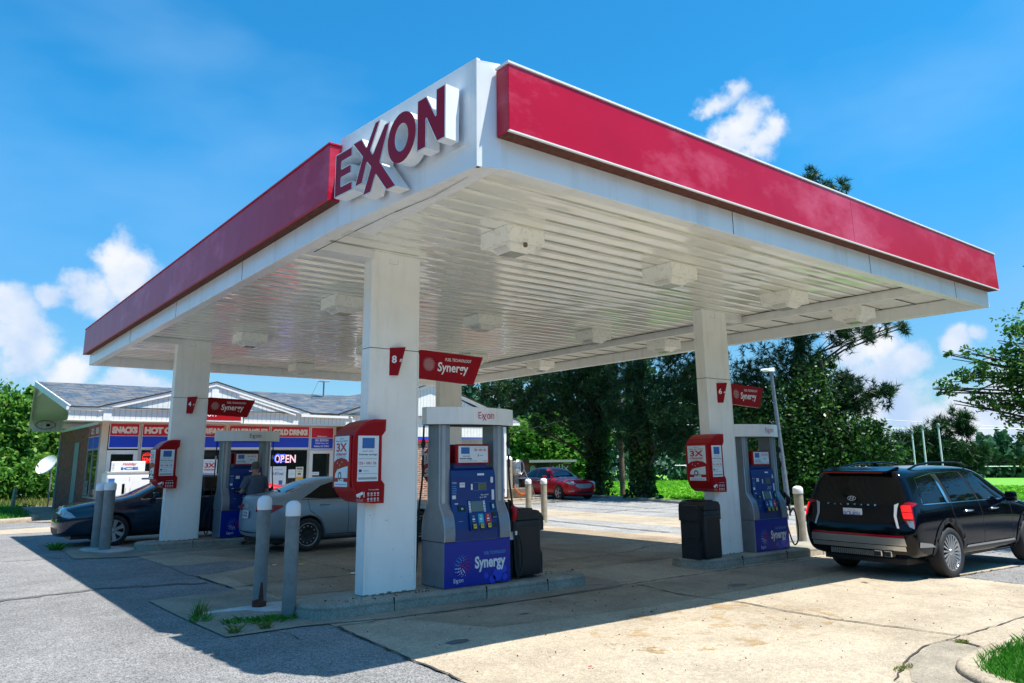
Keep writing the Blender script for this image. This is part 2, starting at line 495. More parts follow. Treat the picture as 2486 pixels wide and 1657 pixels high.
M = {}
M['asphalt'] = ground_mat('asphalt', (.205, .20, .20), (.255, .25, .25), .45, 1.6, 95, (.13, .13, .135), .5, 0.9)
M['asphalt_old'] = ground_mat('worn_asphalt', (.25, .25, .25), (.33, .32, .31), .6, 1.4, 60, (.15, .15, .15), .5, 0.8)
M['concrete'] = ground_mat('concrete_slab', (.375, .310, .232), (.44, .37, .285), .74, 1.2, 90, (.24, .18, .12), .55, 0.4)
M['concrete_grey'] = ground_mat('concrete_grey', (.27, .235, .185), (.34, .295, .235), .72, 1.2, 110, (.20, .17, .13), .6, 0.4, 0.8)
M['kerb'] = ground_mat('kerb_concrete', (.30, .28, .23), (.38, .35, .29), .7, 1.2, 120, (.16, .14, .11), .6, 0.5, 1.5)
M['oil'] = mat('oil_spot', (.14, .115, .09), .6, var=.2)
M['lane'] = ground_mat('oily_shaded_concrete', (.27, .212, .15), (.36, .29, .215), .76, 1.2, 90, (.17, .125, .085), .7, 0.4, .6)  # oil staining plus deeper canopy shade, both put into the colour
M['patch'] = ground_mat('pale_patch', (.50, .50, .50), (.58, .57, .56), .85, 1.1, 90, (.36, .34, .31), .4, 0.4, 2.0)
M['crack'] = mat('crack', (.045, .04, .035), .95, var=.3, vscale=20)
M['seal'] = mat('tar_stain', (.11, .105, .105), .8, var=.3, vscale=9)
M['rust_stain'] = mat('rust_stain', (.34, .22, .10), .9, var=.3, vscale=14)
M['wh'] = mat('white_enamel', (.84, .85, .85), .28, var=.03, vscale=2.5, grime=(.50, .47, .40), gscale=5, gamt=.42, streak=.10, dent=.6)
M['whcol'] = mat('white_column_cladding', (.92, .92, .885), .42, var=.035, vscale=3, grime=(.60, .55, .42), gscale=9, gamt=.32, streak=.12, dent=.35)
M['trim'] = mat('white_trim', (.78, .78, .77), .5, var=.06, vscale=6)
M['siding'] = mat('white_siding', (.76, .75, .71), .55, var=.06, vscale=8)
M['soffit'] = mat('soffit_panel', (.95, .94, .85), .15, var=.03, vscale=3, grime=(.50, .44, .30), gscale=2.6, gamt=.25, bump=.02, bscale=1.6, coat=.4)
M['gap'] = mat('dark_gap', (.02, .02, .02), .9)
M['lens'] = mat('lamp_lens', (.22, .24, .18), .2, var=.2, vscale=20)
M['fixture'] = mat('fixture_enamel', (.97, .96, .90), .4, var=.02, vscale=6, grime=(.34, .22, .10), gscale=14, gamt=.5)
M['red'] = mat('red_sign_face', (.47, .001, .028), .32, spec=.28, var=.06, vscale=1.2, grime=(.70, .14, .22), gscale=.8, gamt=.75, streak=1.8, dent=.6)
M['redside'] = mat('red_sign_return', (.50, .003, .02), .4, spec=.3, var=.08, vscale=2)
M['redlet'] = mat('crimson_letter_face', (.33, .001, .018), .35, spec=.2, var=.12, vscale=2)
M['redbox'] = mat('red_plastic', (.40, .003, .008), .38, var=.05, vscale=5, spec=.3)
M['redsign'] = mat('red_flag_face', (.30, .001, .006), .4, spec=.2, var=.05, vscale=5)
M['white'] = mat('white_print', (.82, .83, .84), .4)
M['poster'] = mat('poster_paper', (.74, .80, .84), .35, var=.04, vscale=5)
M['cream'] = mat('poster_cream', (.80, .76, .62), .4, var=.05)
M['inkred'] = mat('red_print', (.55, .01, .03), .4)
M['inkblue'] = mat('blue_print', (.03, .14, .42), .4)
M['inkdark'] = mat('dark_print', (.03, .05, .10), .4)
M['inkgrey'] = mat('grey_print', (.30, .33, .36), .4)
M['inkorange'] = mat('orange_print', (.80, .42, .05), .4)
M['blue'] = mat('blue_print_panel', (.000, .028, .33), .3, var=.08, vscale=3, spec=.3)
M['bluebody'] = mat('blue_plastic', (.001, .032, .19), .4, var=.06, vscale=6)
M['lamppost'] = mat('grey_lamp_post_paint', (.13, .16, .19), .55, var=.25, vscale=6)
M['skyblue'] = mat('sky_blue_print', (.08, .34, .72), .4)
M['cyan'] = mat('cyan_print', (.04, .42, .60), .4)
M['yellow'] = mat('yellow_button', (.80, .60, .05), .4)
M['bannerblue'] = mat('banner_blue', (.01, .06, .62), .4, var=.04)
M['bannerred'] = mat('banner_red', (.58, .01, .05), .4, var=.04)
M['silver'] = mat('silver_panel', (.42, .46, .50), .3, metal=.55, var=.08, vscale=5)
M['silverdk'] = mat('grey_panel', (.26, .29, .33), .42, metal=.4, var=.08, vscale=8)
M['chrome'] = mat('chrome', (.75, .75, .77), .12, metal=1)
M['satin'] = mat('satin_metal', (.50, .50, .50), .3, metal=.9)
M['black'] = mat('black_plastic', (.012, .012, .013), .5)
M['rubber'] = mat('rubber', (.02, .02, .021), .75, bump=.1, bscale=60)
M['bin'] = mat('black_bin_plastic', (.013, .013, .014), .55, bump=.25, bscale=45, var=.2)
M['lcd'] = mat('lcd_screen', (.13, .16, .15), .2)
M['lcdg'] = mat('lcd_green', (.16, .18, .09), .3)
M['steel'] = mat('galvanised_steel', (.30, .31, .31), .5, metal=.5, var=.2, vscale=14)
M['bollard'] = mat('grey_bollard_paint', (.20, .22, .215), .6, var=.15, vscale=7, grime=(.10, .10, .09), gscale=5, gamt=.55, bump=.15, bscale=25)
M['bollardtan'] = mat('weathered_bollard', (.34, .30, .23), .8, var=.2, vscale=7, grime=(.15, .13, .10), gscale=6, gamt=.4)
M['cap'] = mat('white_bollard_cap', (.84, .85, .86), .45, var=.04, vscale=8)
M['rust'] = mat('rusty_steel', (.12, .035, .02), .9, var=.4, vscale=20, bump=.4)
M['brick'] = brick_mat('brick_wall', (.46, .10, .06), (.24, .06, .04), (.17, .11, .09), .26, .088, .009)
M['brickbright'] = brick_mat('brick_wall_tan', (.40, .17, .10), (.22, .08, .05), (.50, .45, .38), .26, .088, .012)
M['shingle'] = brick_mat('asphalt_shingles', (.065, .11, .17), (.03, .055, .09), (.015, .02, .03), .34, .16, .010, 'x_y', tint=(.21, .175, .14), bump=.5)
M['shingle_g'] = brick_mat('asphalt_shingles_side', (.065, .11, .17), (.03, .055, .09), (.015, .02, .03), .34, .16, .010, 'y_x', tint=(.21, .175, .14), bump=.5)
M['glass'] = mat('dark_glass', (.012, .016, .018), .04, spec=.7)
M['shopglass'] = mat('shop_window_glass', (.012, .018, .018), .05, spec=.6)
M['alu'] = mat('aluminium_frame', (.60, .60, .57), .4, metal=.3, var=.05)
M['beige'] = mat('beige_pillar', (.66, .60, .50), .6, var=.05)
M['greydoor'] = mat('grey_paint', (.30, .31, .30), .6, var=.1)
M['bark'] = mat('tree_bark', (.055, .042, .032), .9, var=.35, vscale=8, bump=.7, bscale=18)
M['wood'] = mat('weathered_wood', (.17, .13, .09), .85, var=.3, vscale=6, bump=.4, bscale=20)
M['redwood'] = mat('brown_boards', (.13, .045, .025), .8, var=.4, vscale=5, grime=(.30, .2, .14), gscale=4, gamt=.6)
M['led'] = mat('red_led', (1.0, .03, .02), .5, emit=1.2)
M['neonw'] = mat('neon_pink', (1.0, .62, .70), .5, emit=.5)
M['neonb'] = mat('neon_blue', (.05, .08, 1.0), .5, emit=1.6)
M['pine'] = leaf_mat('pine_needles', (.009, .032, .016), (.018, .062, .022), (.055, .14, .03), .5, .2)
M['leaf'] = leaf_mat('broad_leaves', (.03, .11, .018), (.06, .19, .025), (.12, .28, .04), .5, .4)
M['leafbright'] = leaf_mat('bright_leaves', (.04, .15, .02), (.09, .26, .03), (.20, .36, .05), .5, .4)  # lighter green ramp of the bright leafy trees and bushes
M['leafdark'] = leaf_mat('dark_leaves', (.008, .032, .008), (.018, .068, .013), (.10, .22, .035), .4, .25)  # brightest ramp colour stands in for sunlit foliage
M['farleaf'] = leaf_mat('hazed_far_leaves', (.014, .055, .03), (.022, .08, .04), (.035, .11, .05), .7, .2)  # bluish tint puts distance haze into the leaf colour
M['grass'] = leaf_mat('grass_blades', (.03, .15, .012), (.06, .26, .02), (.12, .38, .04), .5, .4)
M['crop'] = leaf_mat('crop_leaves', (.09, .30, .012), (.16, .46, .02), (.26, .56, .035), .6, .4)
M['fieldsoil'] = mat('field_ground', (.12, .34, .02), .9, var=.3, vscale=2.0, grime=(.26, .30, .05), gscale=.25, gamt=.6)
M['lawnsoil'] = mat('lawn_ground', (.04, .13, .015), .95, var=.35, vscale=9)
M['drygrass'] = leaf_mat('dry_weeds', (.10, .16, .02), (.20, .24, .05), (.30, .28, .10), .6, .3)

# ------------------------------------------------------------------ ground
def sheet(name, poly, lift, mt, kind='structure', label=None, step=2.0, z=None):
    """flat polygon laid on the sloping ground, cut so that it follows the slope"""
    bm = bmesh.new()
    vs = [bm.verts.new((x, y, 0)) for x, y in poly]
    bm.faces.new(vs)
    xs = [p[0] for p in poly]
    cuts = [4.5, 16.0, 29.0]
    for c in cuts:
        if min(xs) < c < max(xs):
            g = bm.verts[:] + bm.edges[:] + bm.faces[:]
            bmesh.ops.bisect_plane(bm, geom=g, plane_co=(c, 0, 0), plane_no=(1, 0, 0))
    for v in bm.verts: v.co.z = gz(v.co.x) + lift
    bmesh.ops.triangulate(bm, faces=bm.faces)
    bmesh.ops.recalc_face_normals(bm, faces=bm.faces)
    for f in bm.faces:
        if f.normal.z < 0: f.normal_flip()
    me = bpy.data.meshes.new(name); bm.to_mesh(me); bm.free()
    me.materials.append(mt)
    o = bpy.data.objects.new(name, me); COL.objects.link(o)
    tag(o, label, None, None, kind)
    return o

KERB = [(26.9, 45), (26.8, 31), (26.6, 27.9), (26.4, 25.3), (25.7, 22.7), (24.9, 20), (24.4, 17.5), (24.5, 15), (25.1, 13), (26.4, 10.5), (28.6, 8), (33, 5.4), (60, -2), (110, -10)]
sheet('ground', [(-500, -500), (900, -500), (900, 1500), (-500, 1500)], -0.045, M['fieldsoil'])
sheet('parking_lot', [(-80, -60), (110, -60)] + KERB[::-1] + [(26.9, 70), (-1.0, 70), (-1.0, 29.4), (-80, 40)], 0.0, M['asphalt'])
sheet('concrete_apron', [(3.48, -2), (3.56, 5.15), (3.62, 6.4), (3.70, 7.63), (3.70, 10.88), (3.66, 12.4), (3.67, 13.5), (3.58, 16.2), (3.5, 21.5), (3.3, 23.2), (2.0, 23.3), (-1, 23.0), (-1, 24.6), (2, 24.9), (3.3, 25.2), (14.2, 25.2), (14.25, 13.4), (14.9, 13.2), (14.95, 7.4), (14.6, 5.05), (12.42, 5.21), (12.34, 4.28), (12.2, -2)], 0.005, M['concrete'])
sheet('asphalt_patch', [(3.6, 12.52), (3.95, 12.5), (4.35, 12.66), (4.78, 12.98), (4.95, 13.5), (4.6, 13.9), (3.95, 13.78), (3.64, 13.9)], 0.009, M['asphalt'])
sheet('concrete_band', [(16.6, 7), (19.2, 7), (19.3, 26), (16.8, 26)], 0.005, M['concrete'])
sheet('old_asphalt_lane', [(19.3, 5), (27, 2), (27, 34), (19.3, 34)], 0.003, M['asphalt_old'])
sheet('old_asphalt_strip', [(14.3, 7.6), (16.6, 7.2), (16.8, 26), (14.25, 25.0)], 0.003, M['asphalt_old'])
sheet('sidewalk', [(2.6, 28.7), (4.6, 25.6), (24, 25.6), (24, 28.5), (4.9, 28.5), (4.9, 38), (4.0, 38), (3.8, 30.5)], 0.02, M['concrete_grey'])
sheet('bollard_pad', [(2.66, 7.89), (3.05, 7.88), (3.42, 7.87), (4.3, 7.62), (6.0, 7.56), (7.9, 7.60), (8.2, 8.0), (8.2, 8.9), (7.7, 9.25), (4.6, 9.25), (3.85, 9.6), (3.8, 10.6), (3.2, 10.62), (2.58, 10.58), (2.6, 9.3)], 0.012, M['concrete_grey'])
sheet('bollard_pad', [(2.62, 16.15), (3.5, 15.75), (4.2, 15.95), (7.8, 16.1), (8.2, 16.6), (8.2, 17.6), (7.6, 17.95), (3.9, 18.2), (3.4, 19.5), (2.6, 19.4), (2.7, 17.9)], 0.012, M['concrete_grey'])
sheet('painted_patch', [(2.72, 9.16), (3.0, 9.2), (3.28, 9.1), (3.42, 8.86), (3.56, 8.78), (3.95, 8.85), (4.1, 9.1), (4.02, 9.32), (3.7, 9.42), (3.41, 9.36), (3.05, 9.34), (2.75, 9.3)], 0.016, M['patch'])
sheet('painted_patch', [(2.98, 17.3), (3.3, 16.75), (3.65, 16.8), (3.9, 17.2), (3.7, 17.9), (3.45, 18.25), (3.1, 18.2), (2.95, 17.8)], 0.016, M['patch'])
sheet('lane_wear_shade', [(3.9, 9.7), (7.7, 9.3), (14.1, 9.3), (14.2, 11), (14.1, 16.0), (8.2, 16.05), (4.3, 15.6), (5.2, 13.6), (4.9, 12.6), (4.0, 12.1)], 0.0075, M['lane'])  # stained lanes, also darkened in colour to deepen the canopy shade
sheet('lane_wear_shade', [(4.4, 7.5), (4.9, 6.55), (7, 6.35), (10.6, 6.45), (13.6, 6.8), (13.8, 7.7), (8.4, 7.6)], 0.0075, M['lane'])
# stains that belong to the slabs
def blot(cx, cy, r, n, seed, ex=1.0, jag=.35):
    rd = random.Random(seed); out = []
    for k in range(n):
        a = 6.2832 * k / n; q = r * (1 - jag + jag * 2 * rd.random())
        out.append((cx + q * math.cos(a) * ex, cy + q * math.sin(a)))
    return out
for i, (x, y, r, ex) in enumerate([(4.26, 6.25, .09, 1.8), (5.6, 6.9, .05, 2), (9.2, 6.7, .12, 2), (6.2, 11.3, .2, 2.5)]):
    sheet('oil_stain', blot(x, y, r * .8, 16, i + 3, ex, .14), 0.0095, M['seal'])
rdo = random.Random(23)
for i in range(16):
    x, y = rdo.uniform(4.6, 12.5), rdo.choice([rdo.uniform(9.4, 12), rdo.uniform(12, 15), rdo.uniform(5.2, 7.3)])
    sheet('oil_spot', blot(x, y, rdo.uniform(.02, .08), 11, i + 60, 1.4), 0.0088, M['oil'])
def rust_mat():
    m = ground_mat('rust_marks', (.40, .26, .12), (.46, .34, .20), .8, 1.16, 110, (.30, .18, .07), .6, 0.3, 2.0)
    nt = m.node_tree; b = nt.nodes['Principled BSDF']; N = nt.nodes.new; L = nt.links.new
    t = N('ShaderNodeTexCoord'); n = N('ShaderNodeTexNoise'); n.inputs['Scale'].default_value = 3.2; n.inputs['Detail'].default_value = 8; n.inputs['Roughness'].default_value = .7
    L(t.outputs['Object'], n.inputs['Vector'])
    r = N('ShaderNodeMapRange'); r.inputs['From Min'].default_value = .53; r.inputs['From Max'].default_value = .66; r.inputs['To Max'].default_value = .75
    L(n.outputs[0], r.inputs['Value']); L(r.outputs[0], b.inputs['Alpha'])
    return m
M['rustm'] = rust_mat()
sheet('rust_stain', blot(6.9, 5.2, .95, 20, 41, 1.7, .15), 0.0095, M['rustm'])
sheet('rust_stain', blot(5.5, 5.05, .28, 14, 42, 1.2, .2), 0.0095, M['rustm'])

def ribbon(mb, pts, w, lift, rd, jit=.02, mi=0):
    out = []
    for i in range(len(pts) - 1):
        a = Vector(pts[i]); b = Vector(pts[i + 1]); n = max(2, int((b - a).length / .12))
        for k in range(n): out.append(a.lerp(b, k / n) + Vector((rd.uniform(-jit, jit), rd.uniform(-jit, jit))))
    out.append(Vector(pts[-1]))
    v = []; f = []
    for i, p in enumerate(out):
        d = (out[min(i + 1, len(out) - 1)] - out[max(i - 1, 0)]).normalized(); n = Vector((-d.y, d.x)); ww = w * rd.uniform(.35, 1.2)
        for s_ in (-1, 1):
            q = p + n * ww * s_ / 2; v.append((q.x, q.y, gz(q.x) + lift))
    for i in range(len(out) - 1): f.append((2 * i, 2 * i + 1, 2 * i + 3, 2 * i + 2))
    mb.add(v, f, mi)
rd = random.Random(5)
ck = MB()
for pts, w in [([(8.2, 10.45), (8.77, 10.4), (9.9, 10.34), (11.15, 10.53), (12.2, 11.0), (14.2, 11.2)], .025), ([(10.44, 10.37), (10.7, 9.3)], .02),
        ([(3.7, 7.6), (5.5, 7.52), (7.16, 7.62), (8.6, 7.69), (10.7, 7.75), (14.9, 7.8)], .03),
        ([(8.17, 7.6), (7.96, 6.58), (8.10, 5.85), (8.0, 5.19), (7.98, 4.63), (8.09, 3.89), (8.16, 3.43)], .032),
        ([(8.16, 3.43), (8.69, 3.41), (9.64, 3.39), (12, 3.5)], .016), ([(10.29, 7.6), (10.25, 4.98), (10.3, 4.2), (10.32, 3.4)], .01),
        ([(6.0, 2.9), (6.10, 3.08), (6.79, 3.31), (7.43, 3.43), (7.86, 3.43), (8.16, 3.43)], .018), ([(7.86, 3.43), (7.88, 3.25), (7.8, 3.12)], .04),
        ([(3.72, 10.88), (4.2, 10.95), (5.2, 10.9), (7.0, 11.1), (9, 11)], .035), ([(7.3, 8.1), (7.75, 7.9), (8.3, 7.8)], .02),
        ([(3.56, 5.15), (3.62, 6.4), (3.70, 7.63)], .03), ([(3.70, 10.88), (3.66, 12.4)], .03), ([(3.05, 7.9), (3.2, 7.6), (3.15, 7.3)], .015),
        ([(5.7, 8.9), (5.7, 13.9), (5.75, 16)], .015), ([(10.3, 11), (10.3, 16)], .02), ([(4.2, 13.9), (9, 13.8), (14, 13.9)], .02),
        ([(1.9, 20.2), (2.6, 20.8), (3.5, 20.4)], .02), ([(2.2, 12.8), (2.9, 12.9), (3.6, 12.6)], .02),
        ([(16.6, 20), (17.5, 19.4), (19.2, 19.6)], .03), ([(17.5, 14), (19.2, 13.7)], .03), ([(12.4, 5.2), (14.6, 5.05)], .03), ([(12.35, 4.28), (12.42, 5.2)], .03)]:
    ribbon(ck, pts, w, .0145, rd)
o = ck.build('pavement_cracks', [M['crack']]); tag(o, kind='structure')
jt = MB()
for pts, w in [([(20, 8), (21, 14), (20.5, 22), (21.5, 27)], .12), ([(22.5, 10), (22.2, 20), (23.5, 28)], .10), ([(15.2, 13), (15.5, 16.5), (15.9, 19)], .22), ([(24.3, 19.6), (21, 19.9), (19.4, 19.4)], .08), ([(1.0, 11.9), (2.4, 12.1), (3.6, 11.6)], .14), ([(0.6, 17), (1.8, 16.6), (3.2, 16.4)], .06)]:
    ribbon(jt, pts, w, .0075, rd, .06)
o = jt.build('tar_seams', [M['seal']]); tag(o, kind='structure')

# kerb and gutter round the lawn at the near right
def offset_path(pts, d):
    out = []
    for i, p in enumerate(pts):
        a = Vector(pts[max(i - 1, 0)]); b = Vector(pts[min(i + 1, len(pts) - 1)]); t = (b - a).normalized()
        out.append(Vector(p) + Vector((-t.y, t.x)) * d)
    return out
def smooth_path(pts, n=6):
    P = [Vector(p) for p in pts]; out = []
    for i in range(len(P) - 1):
        a = P[max(i - 1, 0)]; b = P[i]; c = P[i + 1]; d = P[min(i + 2, len(P) - 1)]
        for k in range(n):
            t = k / n
            out.append(0.5 * ((2 * b) + (c - a) * t + (2 * a - 5 * b + 4 * c - d) * t * t + (3 * b - a - 3 * c + d) * t ** 3))
    out.append(P[-1]); return out
def kerb_run(name, pts, w, h, mt, side=1, label=None):
    P = smooth_path(pts); v = []; f = []
    prof = [(0, -.03), (0, h * .55), (side * w * .12, h * .9), (side * w * .3, h), (side * w * .85, h), (side * w, h * .9), (side * w, -.03)]
    rows = [offset_path(P, q[0]) for q in prof]
    m = len(prof)
    for i in range(len(P)):
        for k in range(m):
            q = rows[k][i]; v.append((q.x, q.y, gz(q.x) + prof[k][1]))
    for i in range(len(P) - 1):
        for k in range(m - 1): f.append((i * m + k, (i + 1) * m + k, (i + 1) * m + k + 1, i * m + k + 1))
    mb = MB(); mb.add(v, f, 0, True)
    o = recalc(mb.build(name, [mt])); tag(o, label, None, None, 'structure'); return o
NEARK = [(5.9, 1.2), (6.25, 2.2), (6.53, 2.70), (6.95, 2.98), (7.7, 3.06), (9.15, 3.10), (13, 3.2)]
kerb_run('kerb', NEARK, .20, .055, M['concrete'], -1)
kerb_run('kerb', KERB, .17, .13, M['kerb'], 1)
kerb_run('kerb', [(-6, 28.2), (0.8, 27.7), (2.43, 27.6), (3.2, 27.9), (3.55, 28.6), (3.6, 29.8)], .2, .14, M['concrete'], 1)
sheet('gutter', [(5.4, 1.2), (5.9, 2.5), (6.2, 3.0), (6.8, 3.3), (7.45, 3.42), (7.86, 3.42), (7.8, 3.12), (7.7, 3.07), (6.95, 2.99), (6.53, 2.71), (6.25, 2.2), (5.9, 1.2)], .0085, M['concrete_grey'])
LAWN = [(p.x, p.y) for p in offset_path(smooth_path(NEARK, 3), -.14)]
sheet('lawn', LAWN + [(13, 0), (6, 0)], .035, M['lawnsoil'])
sheet('lawn', [(-30, 29.5), (-6, 28.4), (0.8, 27.9), (2.3, 27.8), (3.05, 28.1), (3.4, 28.8), (3.5, 30), (3.9, 38), (4.6, 39), (-30, 39)], .06, M['lawnsoil'])

# ------------------------------------------------------------------ pump islands
def island(x0, x1, yc, hw=.41, name='pump_island', label=None):
    g = gz((x0 + x1) / 2)
    out = []
    rx = .36
    def arc(cx, s):
        for k in range(13):
            a = math.pi / 2 + math.pi * k / 12 if s < 0 else -math.pi / 2 + math.pi * k / 12
            out.append((cx + rx * math.cos(a), yc + hw * math.sin(a)))
    arc(x0 + rx, -1); arc(x1 - rx, 1)
    prof = [(0, -.05), (0, .085), (.012, .10), (.004, .115), (.02, .138), (.05, .15), (.16, .151)]
    cx = (x0 + x1) / 2; v = []; f = []; m = len(prof); n = len(out)
    for px, py in out:
        dx, dy = px - min(max(px, x0 + rx), x1 - rx), py - yc
        l = math.hypot(dx, dy) or 1
        for ins, z in prof: v.append((px - dx / l * ins, py - dy / l * ins, gz(px) + z))
    for i in range(n):
        j = (i + 1) % n
        for k in range(m - 1): f.append((i * m + k, j * m + k, j * m + k + 1, i * m + k + 1))
    mb = MB(); mb.add(v, f, 0, True)
    top = [v[i * m + m - 1] for i in range(n)]
    mb.add(top, [tuple(range(n))], 0)
    for jx in (x0 + 1.0, x0 + 2.3, x1 - .9):   # joints in the kerb
        for s_ in (-1, 1):
            y = yc + s_ * hw
            mb.box(jx - .003, y - .006, gz(jx) - .03, jx + .003, y + .02, gz(jx) + .1535, 1)
    o = recalc(mb.build(name, [M['kerb'], M['crack']])); o['kind'] = 'structure'; return o
island(3.55, 7.75, 8.36)
island(10.12, 14.5, 8.38, .44)
island(3.78, 8.0, 16.93)
island(10.3, 14.4, 16.95)

# ------------------------------------------------------------------ canopy
CX0, CX1, CY0, CY1 = 3.24, 13.9, 4.70, 20.75
ZB, ZT, ZS = 4.05, 4.93, 4.27
can = thing('fuel_canopy', 'big white and red canopy on four square white columns over the fuel pumps', 'canopy', (0, 0, 0))
J = Vector((3.25, 6.98)); CC = Vector((3.42, 4.76)); DD = Vector((3.63, 4.70))
mb = MB()
t = .035
# white fascia boards, left, right, back and front, butted end to end
mb.box(CX0, 7.0, ZB, CX0 + t, CY1, ZT - .02, 0, .004)
mb.box(CX1 - t, CY0, ZB, CX1, CY1 - t, ZT - .02, 0, .004)
mb.box(CX0 + t, CY1 - t, ZB, CX1, CY1, ZT - .02, 0, .004)
mb.box(DD.x, CY0, ZB, CX1 - t, CY0 + t, ZT - .02, 0, .004)
# bottom return lip and inner riser
lip = .13
for a in ((CX0 + t, 7.0, CX0 + lip, CY1 - lip), (CX1 - lip, CY0 + lip, CX1 - t, CY1 - lip), (CX0 + t, CY1 - lip, CX1 - t, CY1 - t), (DD.x, CY0 + t, CX1 - t, CY0 + lip)):
    mb.box(a[0], a[1], ZB + .002, a[2], a[3], ZB + .02, 0)
mb.box(CX0 + lip, 7.0, ZB + .004, CX0 + lip + .02, CY1 - lip, ZS, 0)
mb.box(CX1 - lip - .02, CY0 + lip + .02, ZB + .004, CX1 - lip, CY1 - lip, ZS, 0)
mb.box(CX0 + lip + .02, CY1 - lip - .02, ZB + .004, CX1 - lip - .02, CY1 - lip, ZS, 0)
mb.box(DD.x, CY0 + lip, ZB + .004, CX1 - lip, CY0 + lip + .02, ZS, 0)
# seams on the fascia
for x in (6.85, 9.9, 12.6): mb.box(x - .004, CY0 - .003, ZB + .002, x + .004, CY0 - .0005, ZT - .1, 1)
for y in (9.9, 13.1, 16.4): mb.box(CX0 - .003, y - .004, ZB + .002, CX0 - .0005, y + .004, ZT - .1, 1)
mb.build('fascia', [M['wh'], M['gap']], can)
# sign end panel: slightly turned in, taller, and the chamfered corner with its buckled fin
mb = MB()
def wall2(mb, a, b, z0, z1, th, mi=0):
    a = Vector(a); b = Vector(b); d = (b - a).normalized(); n = Vector((-d.y, d.x)) * th
    v = [(a.x, a.y, z0), (b.x, b.y, z0), (b.x + n.x, b.y + n.y, z0), (a.x + n.x, a.y + n.y, z0)]
    v += [(p[0], p[1], z1) for p in v]
    mb.add(v, [(0, 3, 2, 1), (4, 5, 6, 7), (0, 1, 5, 4), (1, 2, 6, 5), (2, 3, 7, 6), (3, 0, 4, 7)], mi)
zt2 = 5.03
wall2(mb, J - Vector((.012, 0)), CC, ZB - .01, zt2, .04)
wall2(mb, CC + Vector((.004, 0)), DD, ZB - .01, zt2 - .02, .04)
# inner side and cap of the corner box
wall2(mb, (3.62, 4.78), (3.62, 6.98), ZB - .01, ZS, .03)
mb.add([(J.x, J.y, zt2 - .03), (CC.x, CC.y, zt2 - .03), (DD.x, DD.y, zt2 - .03), (3.66, 6.98, zt2 - .03)], [(0, 1, 2, 3)], 0)
mb.add([(J.x, J.y, ZB - .005), (CC.x, CC.y, ZB - .005), (DD.x, DD.y, ZB - .005), (3.66, 6.98, ZB - .005)], [(3, 2, 1, 0)], 0)
# fin beside the red board
mb.add([(3.60, 4.695, ZB + .35), (3.655, 4.60, ZB + .35), (3.665, 4.60, zt2 - .02), (3.60, 4.695, zt2 - .06), (3.61, 4.70, ZB + .35), (3.665, 4.61, ZB + .35), (3.675, 4.61, zt2 - .02), (3.61, 4.70, zt2 - .06)],
       [(0, 1, 2, 3), (7, 6, 5, 4), (0, 4, 5, 1), (1, 5, 6, 2), (2, 6, 7, 3), (3, 7, 4, 0)], 0)
mb.build('corner_panel', [M['wh']], can)
# roof deck behind the parapet
MB().box(3.75, CY0 + t + .01, 4.62, CX1 - t, CY1 - t - .01, 4.66, 0).build('roof_deck', [M['greydoor']], can)

# red sign boards
def red_board(x0, y0, x1, y1, z0, z1, face, name='red_sign_band', segs=()):
    mb = MB()
    mb.box(x0, y0, z0, x1, y1, z1, 0, .006)
    cap = .012
    mb.box(x0 - cap, y0 - cap, z1, x1 + (cap if face == 'y' else 0), y1, z1 + .022, 1, .003)
    if face == 'y':
        mb.box(x0, y0 - .006, z0 - .003, x1, y0 + .02, z0 + .010, 2)
        mb.box(x0 + .01, y0 + .022, z0 - .003, x1 - .01, y1 - .002, z0 - .0006, 4)
        for x in segs: mb.box(x - .0015, y0 - .002, z0 + .02, x + .0015, y0 + .001, z1 - .01, 3)
    else:
        mb.box(x0 - .006, y0, z0 - .003, x0 + .02, y1, z0 + .010, 3)
        mb.box(x0 + .022, y0 + .01, z0 - .003, x1 - .002, y1 - .01, z0 - .0006, 4)
        for y in segs: mb.box(x0 - .0025, y - .003, z0 + .02, x0 + .001, y + .003, z1 - .01, 3)
    return mb.build(name, [M['red'], M['trim'] if face == 'y' else M['redside'], M['trim'], M['redside'], M['rust']], can)
red_board(3.58, 4.525, 13.92, 4.697, 4.315, 4.925, 'y', segs=(9.2,))
red_board(3.10, 6.96, 3.237, 20.85, 4.315, 4.925, 'x', segs=())

# big letters on the corner panel: u runs towards the corner, v is height
du = (CC - J).normalized(); nn = Vector((du.y, -du.x))
if nn.x > 0: nn = -nn
def lpt(u, z, off): p = J + du * u + nn * off; return (p.x, p.y, z)
def letter(polys, holes=None):
    mb = MB()
    a, b = .045, .19
    for poly in polys:
        n = len(poly)
        v = [lpt(u, z, a) for u, z in poly] + [lpt(u, z, b) for u, z in poly]
        mb.add(v, [(i, (i + 1) % n, (i + 1) % n + n, i + n) for i in range(n)], 0)
        f = [lpt(u, z, b + .002) for u, z in poly]
        mb.add(f, [tuple(range(n))], 1)
        # white retaining rim
        cu = sum(p[0] for p in poly) / n; cz = sum(p[1] for p in poly) / n
    return mb
def E_letter():
    x0, x1, x2 = .225, .345, .545; z0, z1 = 4.255, 4.716
    return [[(x0, z0), (x2 + .02, z0), (x2 + .02, z0 + .095), (x1, z0 + .095), (x1, 4.44), (x2 - .01, 4.44), (x2 - .01, 4.535), (x1, 4.535), (x1, z1 - .105), (x2, z1 - .105), (x2, z1), (x0, z1)]]
def XX_letter():
    return [[(.547, 4.735), (.715, 4.735), (.808, 4.615), (.955, 4.825), (1.042, 4.825), (.885, 4.565), (.922, 4.51), (1.12, 4.745), (1.205, 4.745), (1.055, 4.395), (1.335, 4.075), (1.175, 4.075), (.985, 4.285), (.905, 4.13), (.762, 4.13), (.895, 4.385), (.825, 4.455), (.748, 4.262), (.612, 4.262), (.742, 4.535)]]
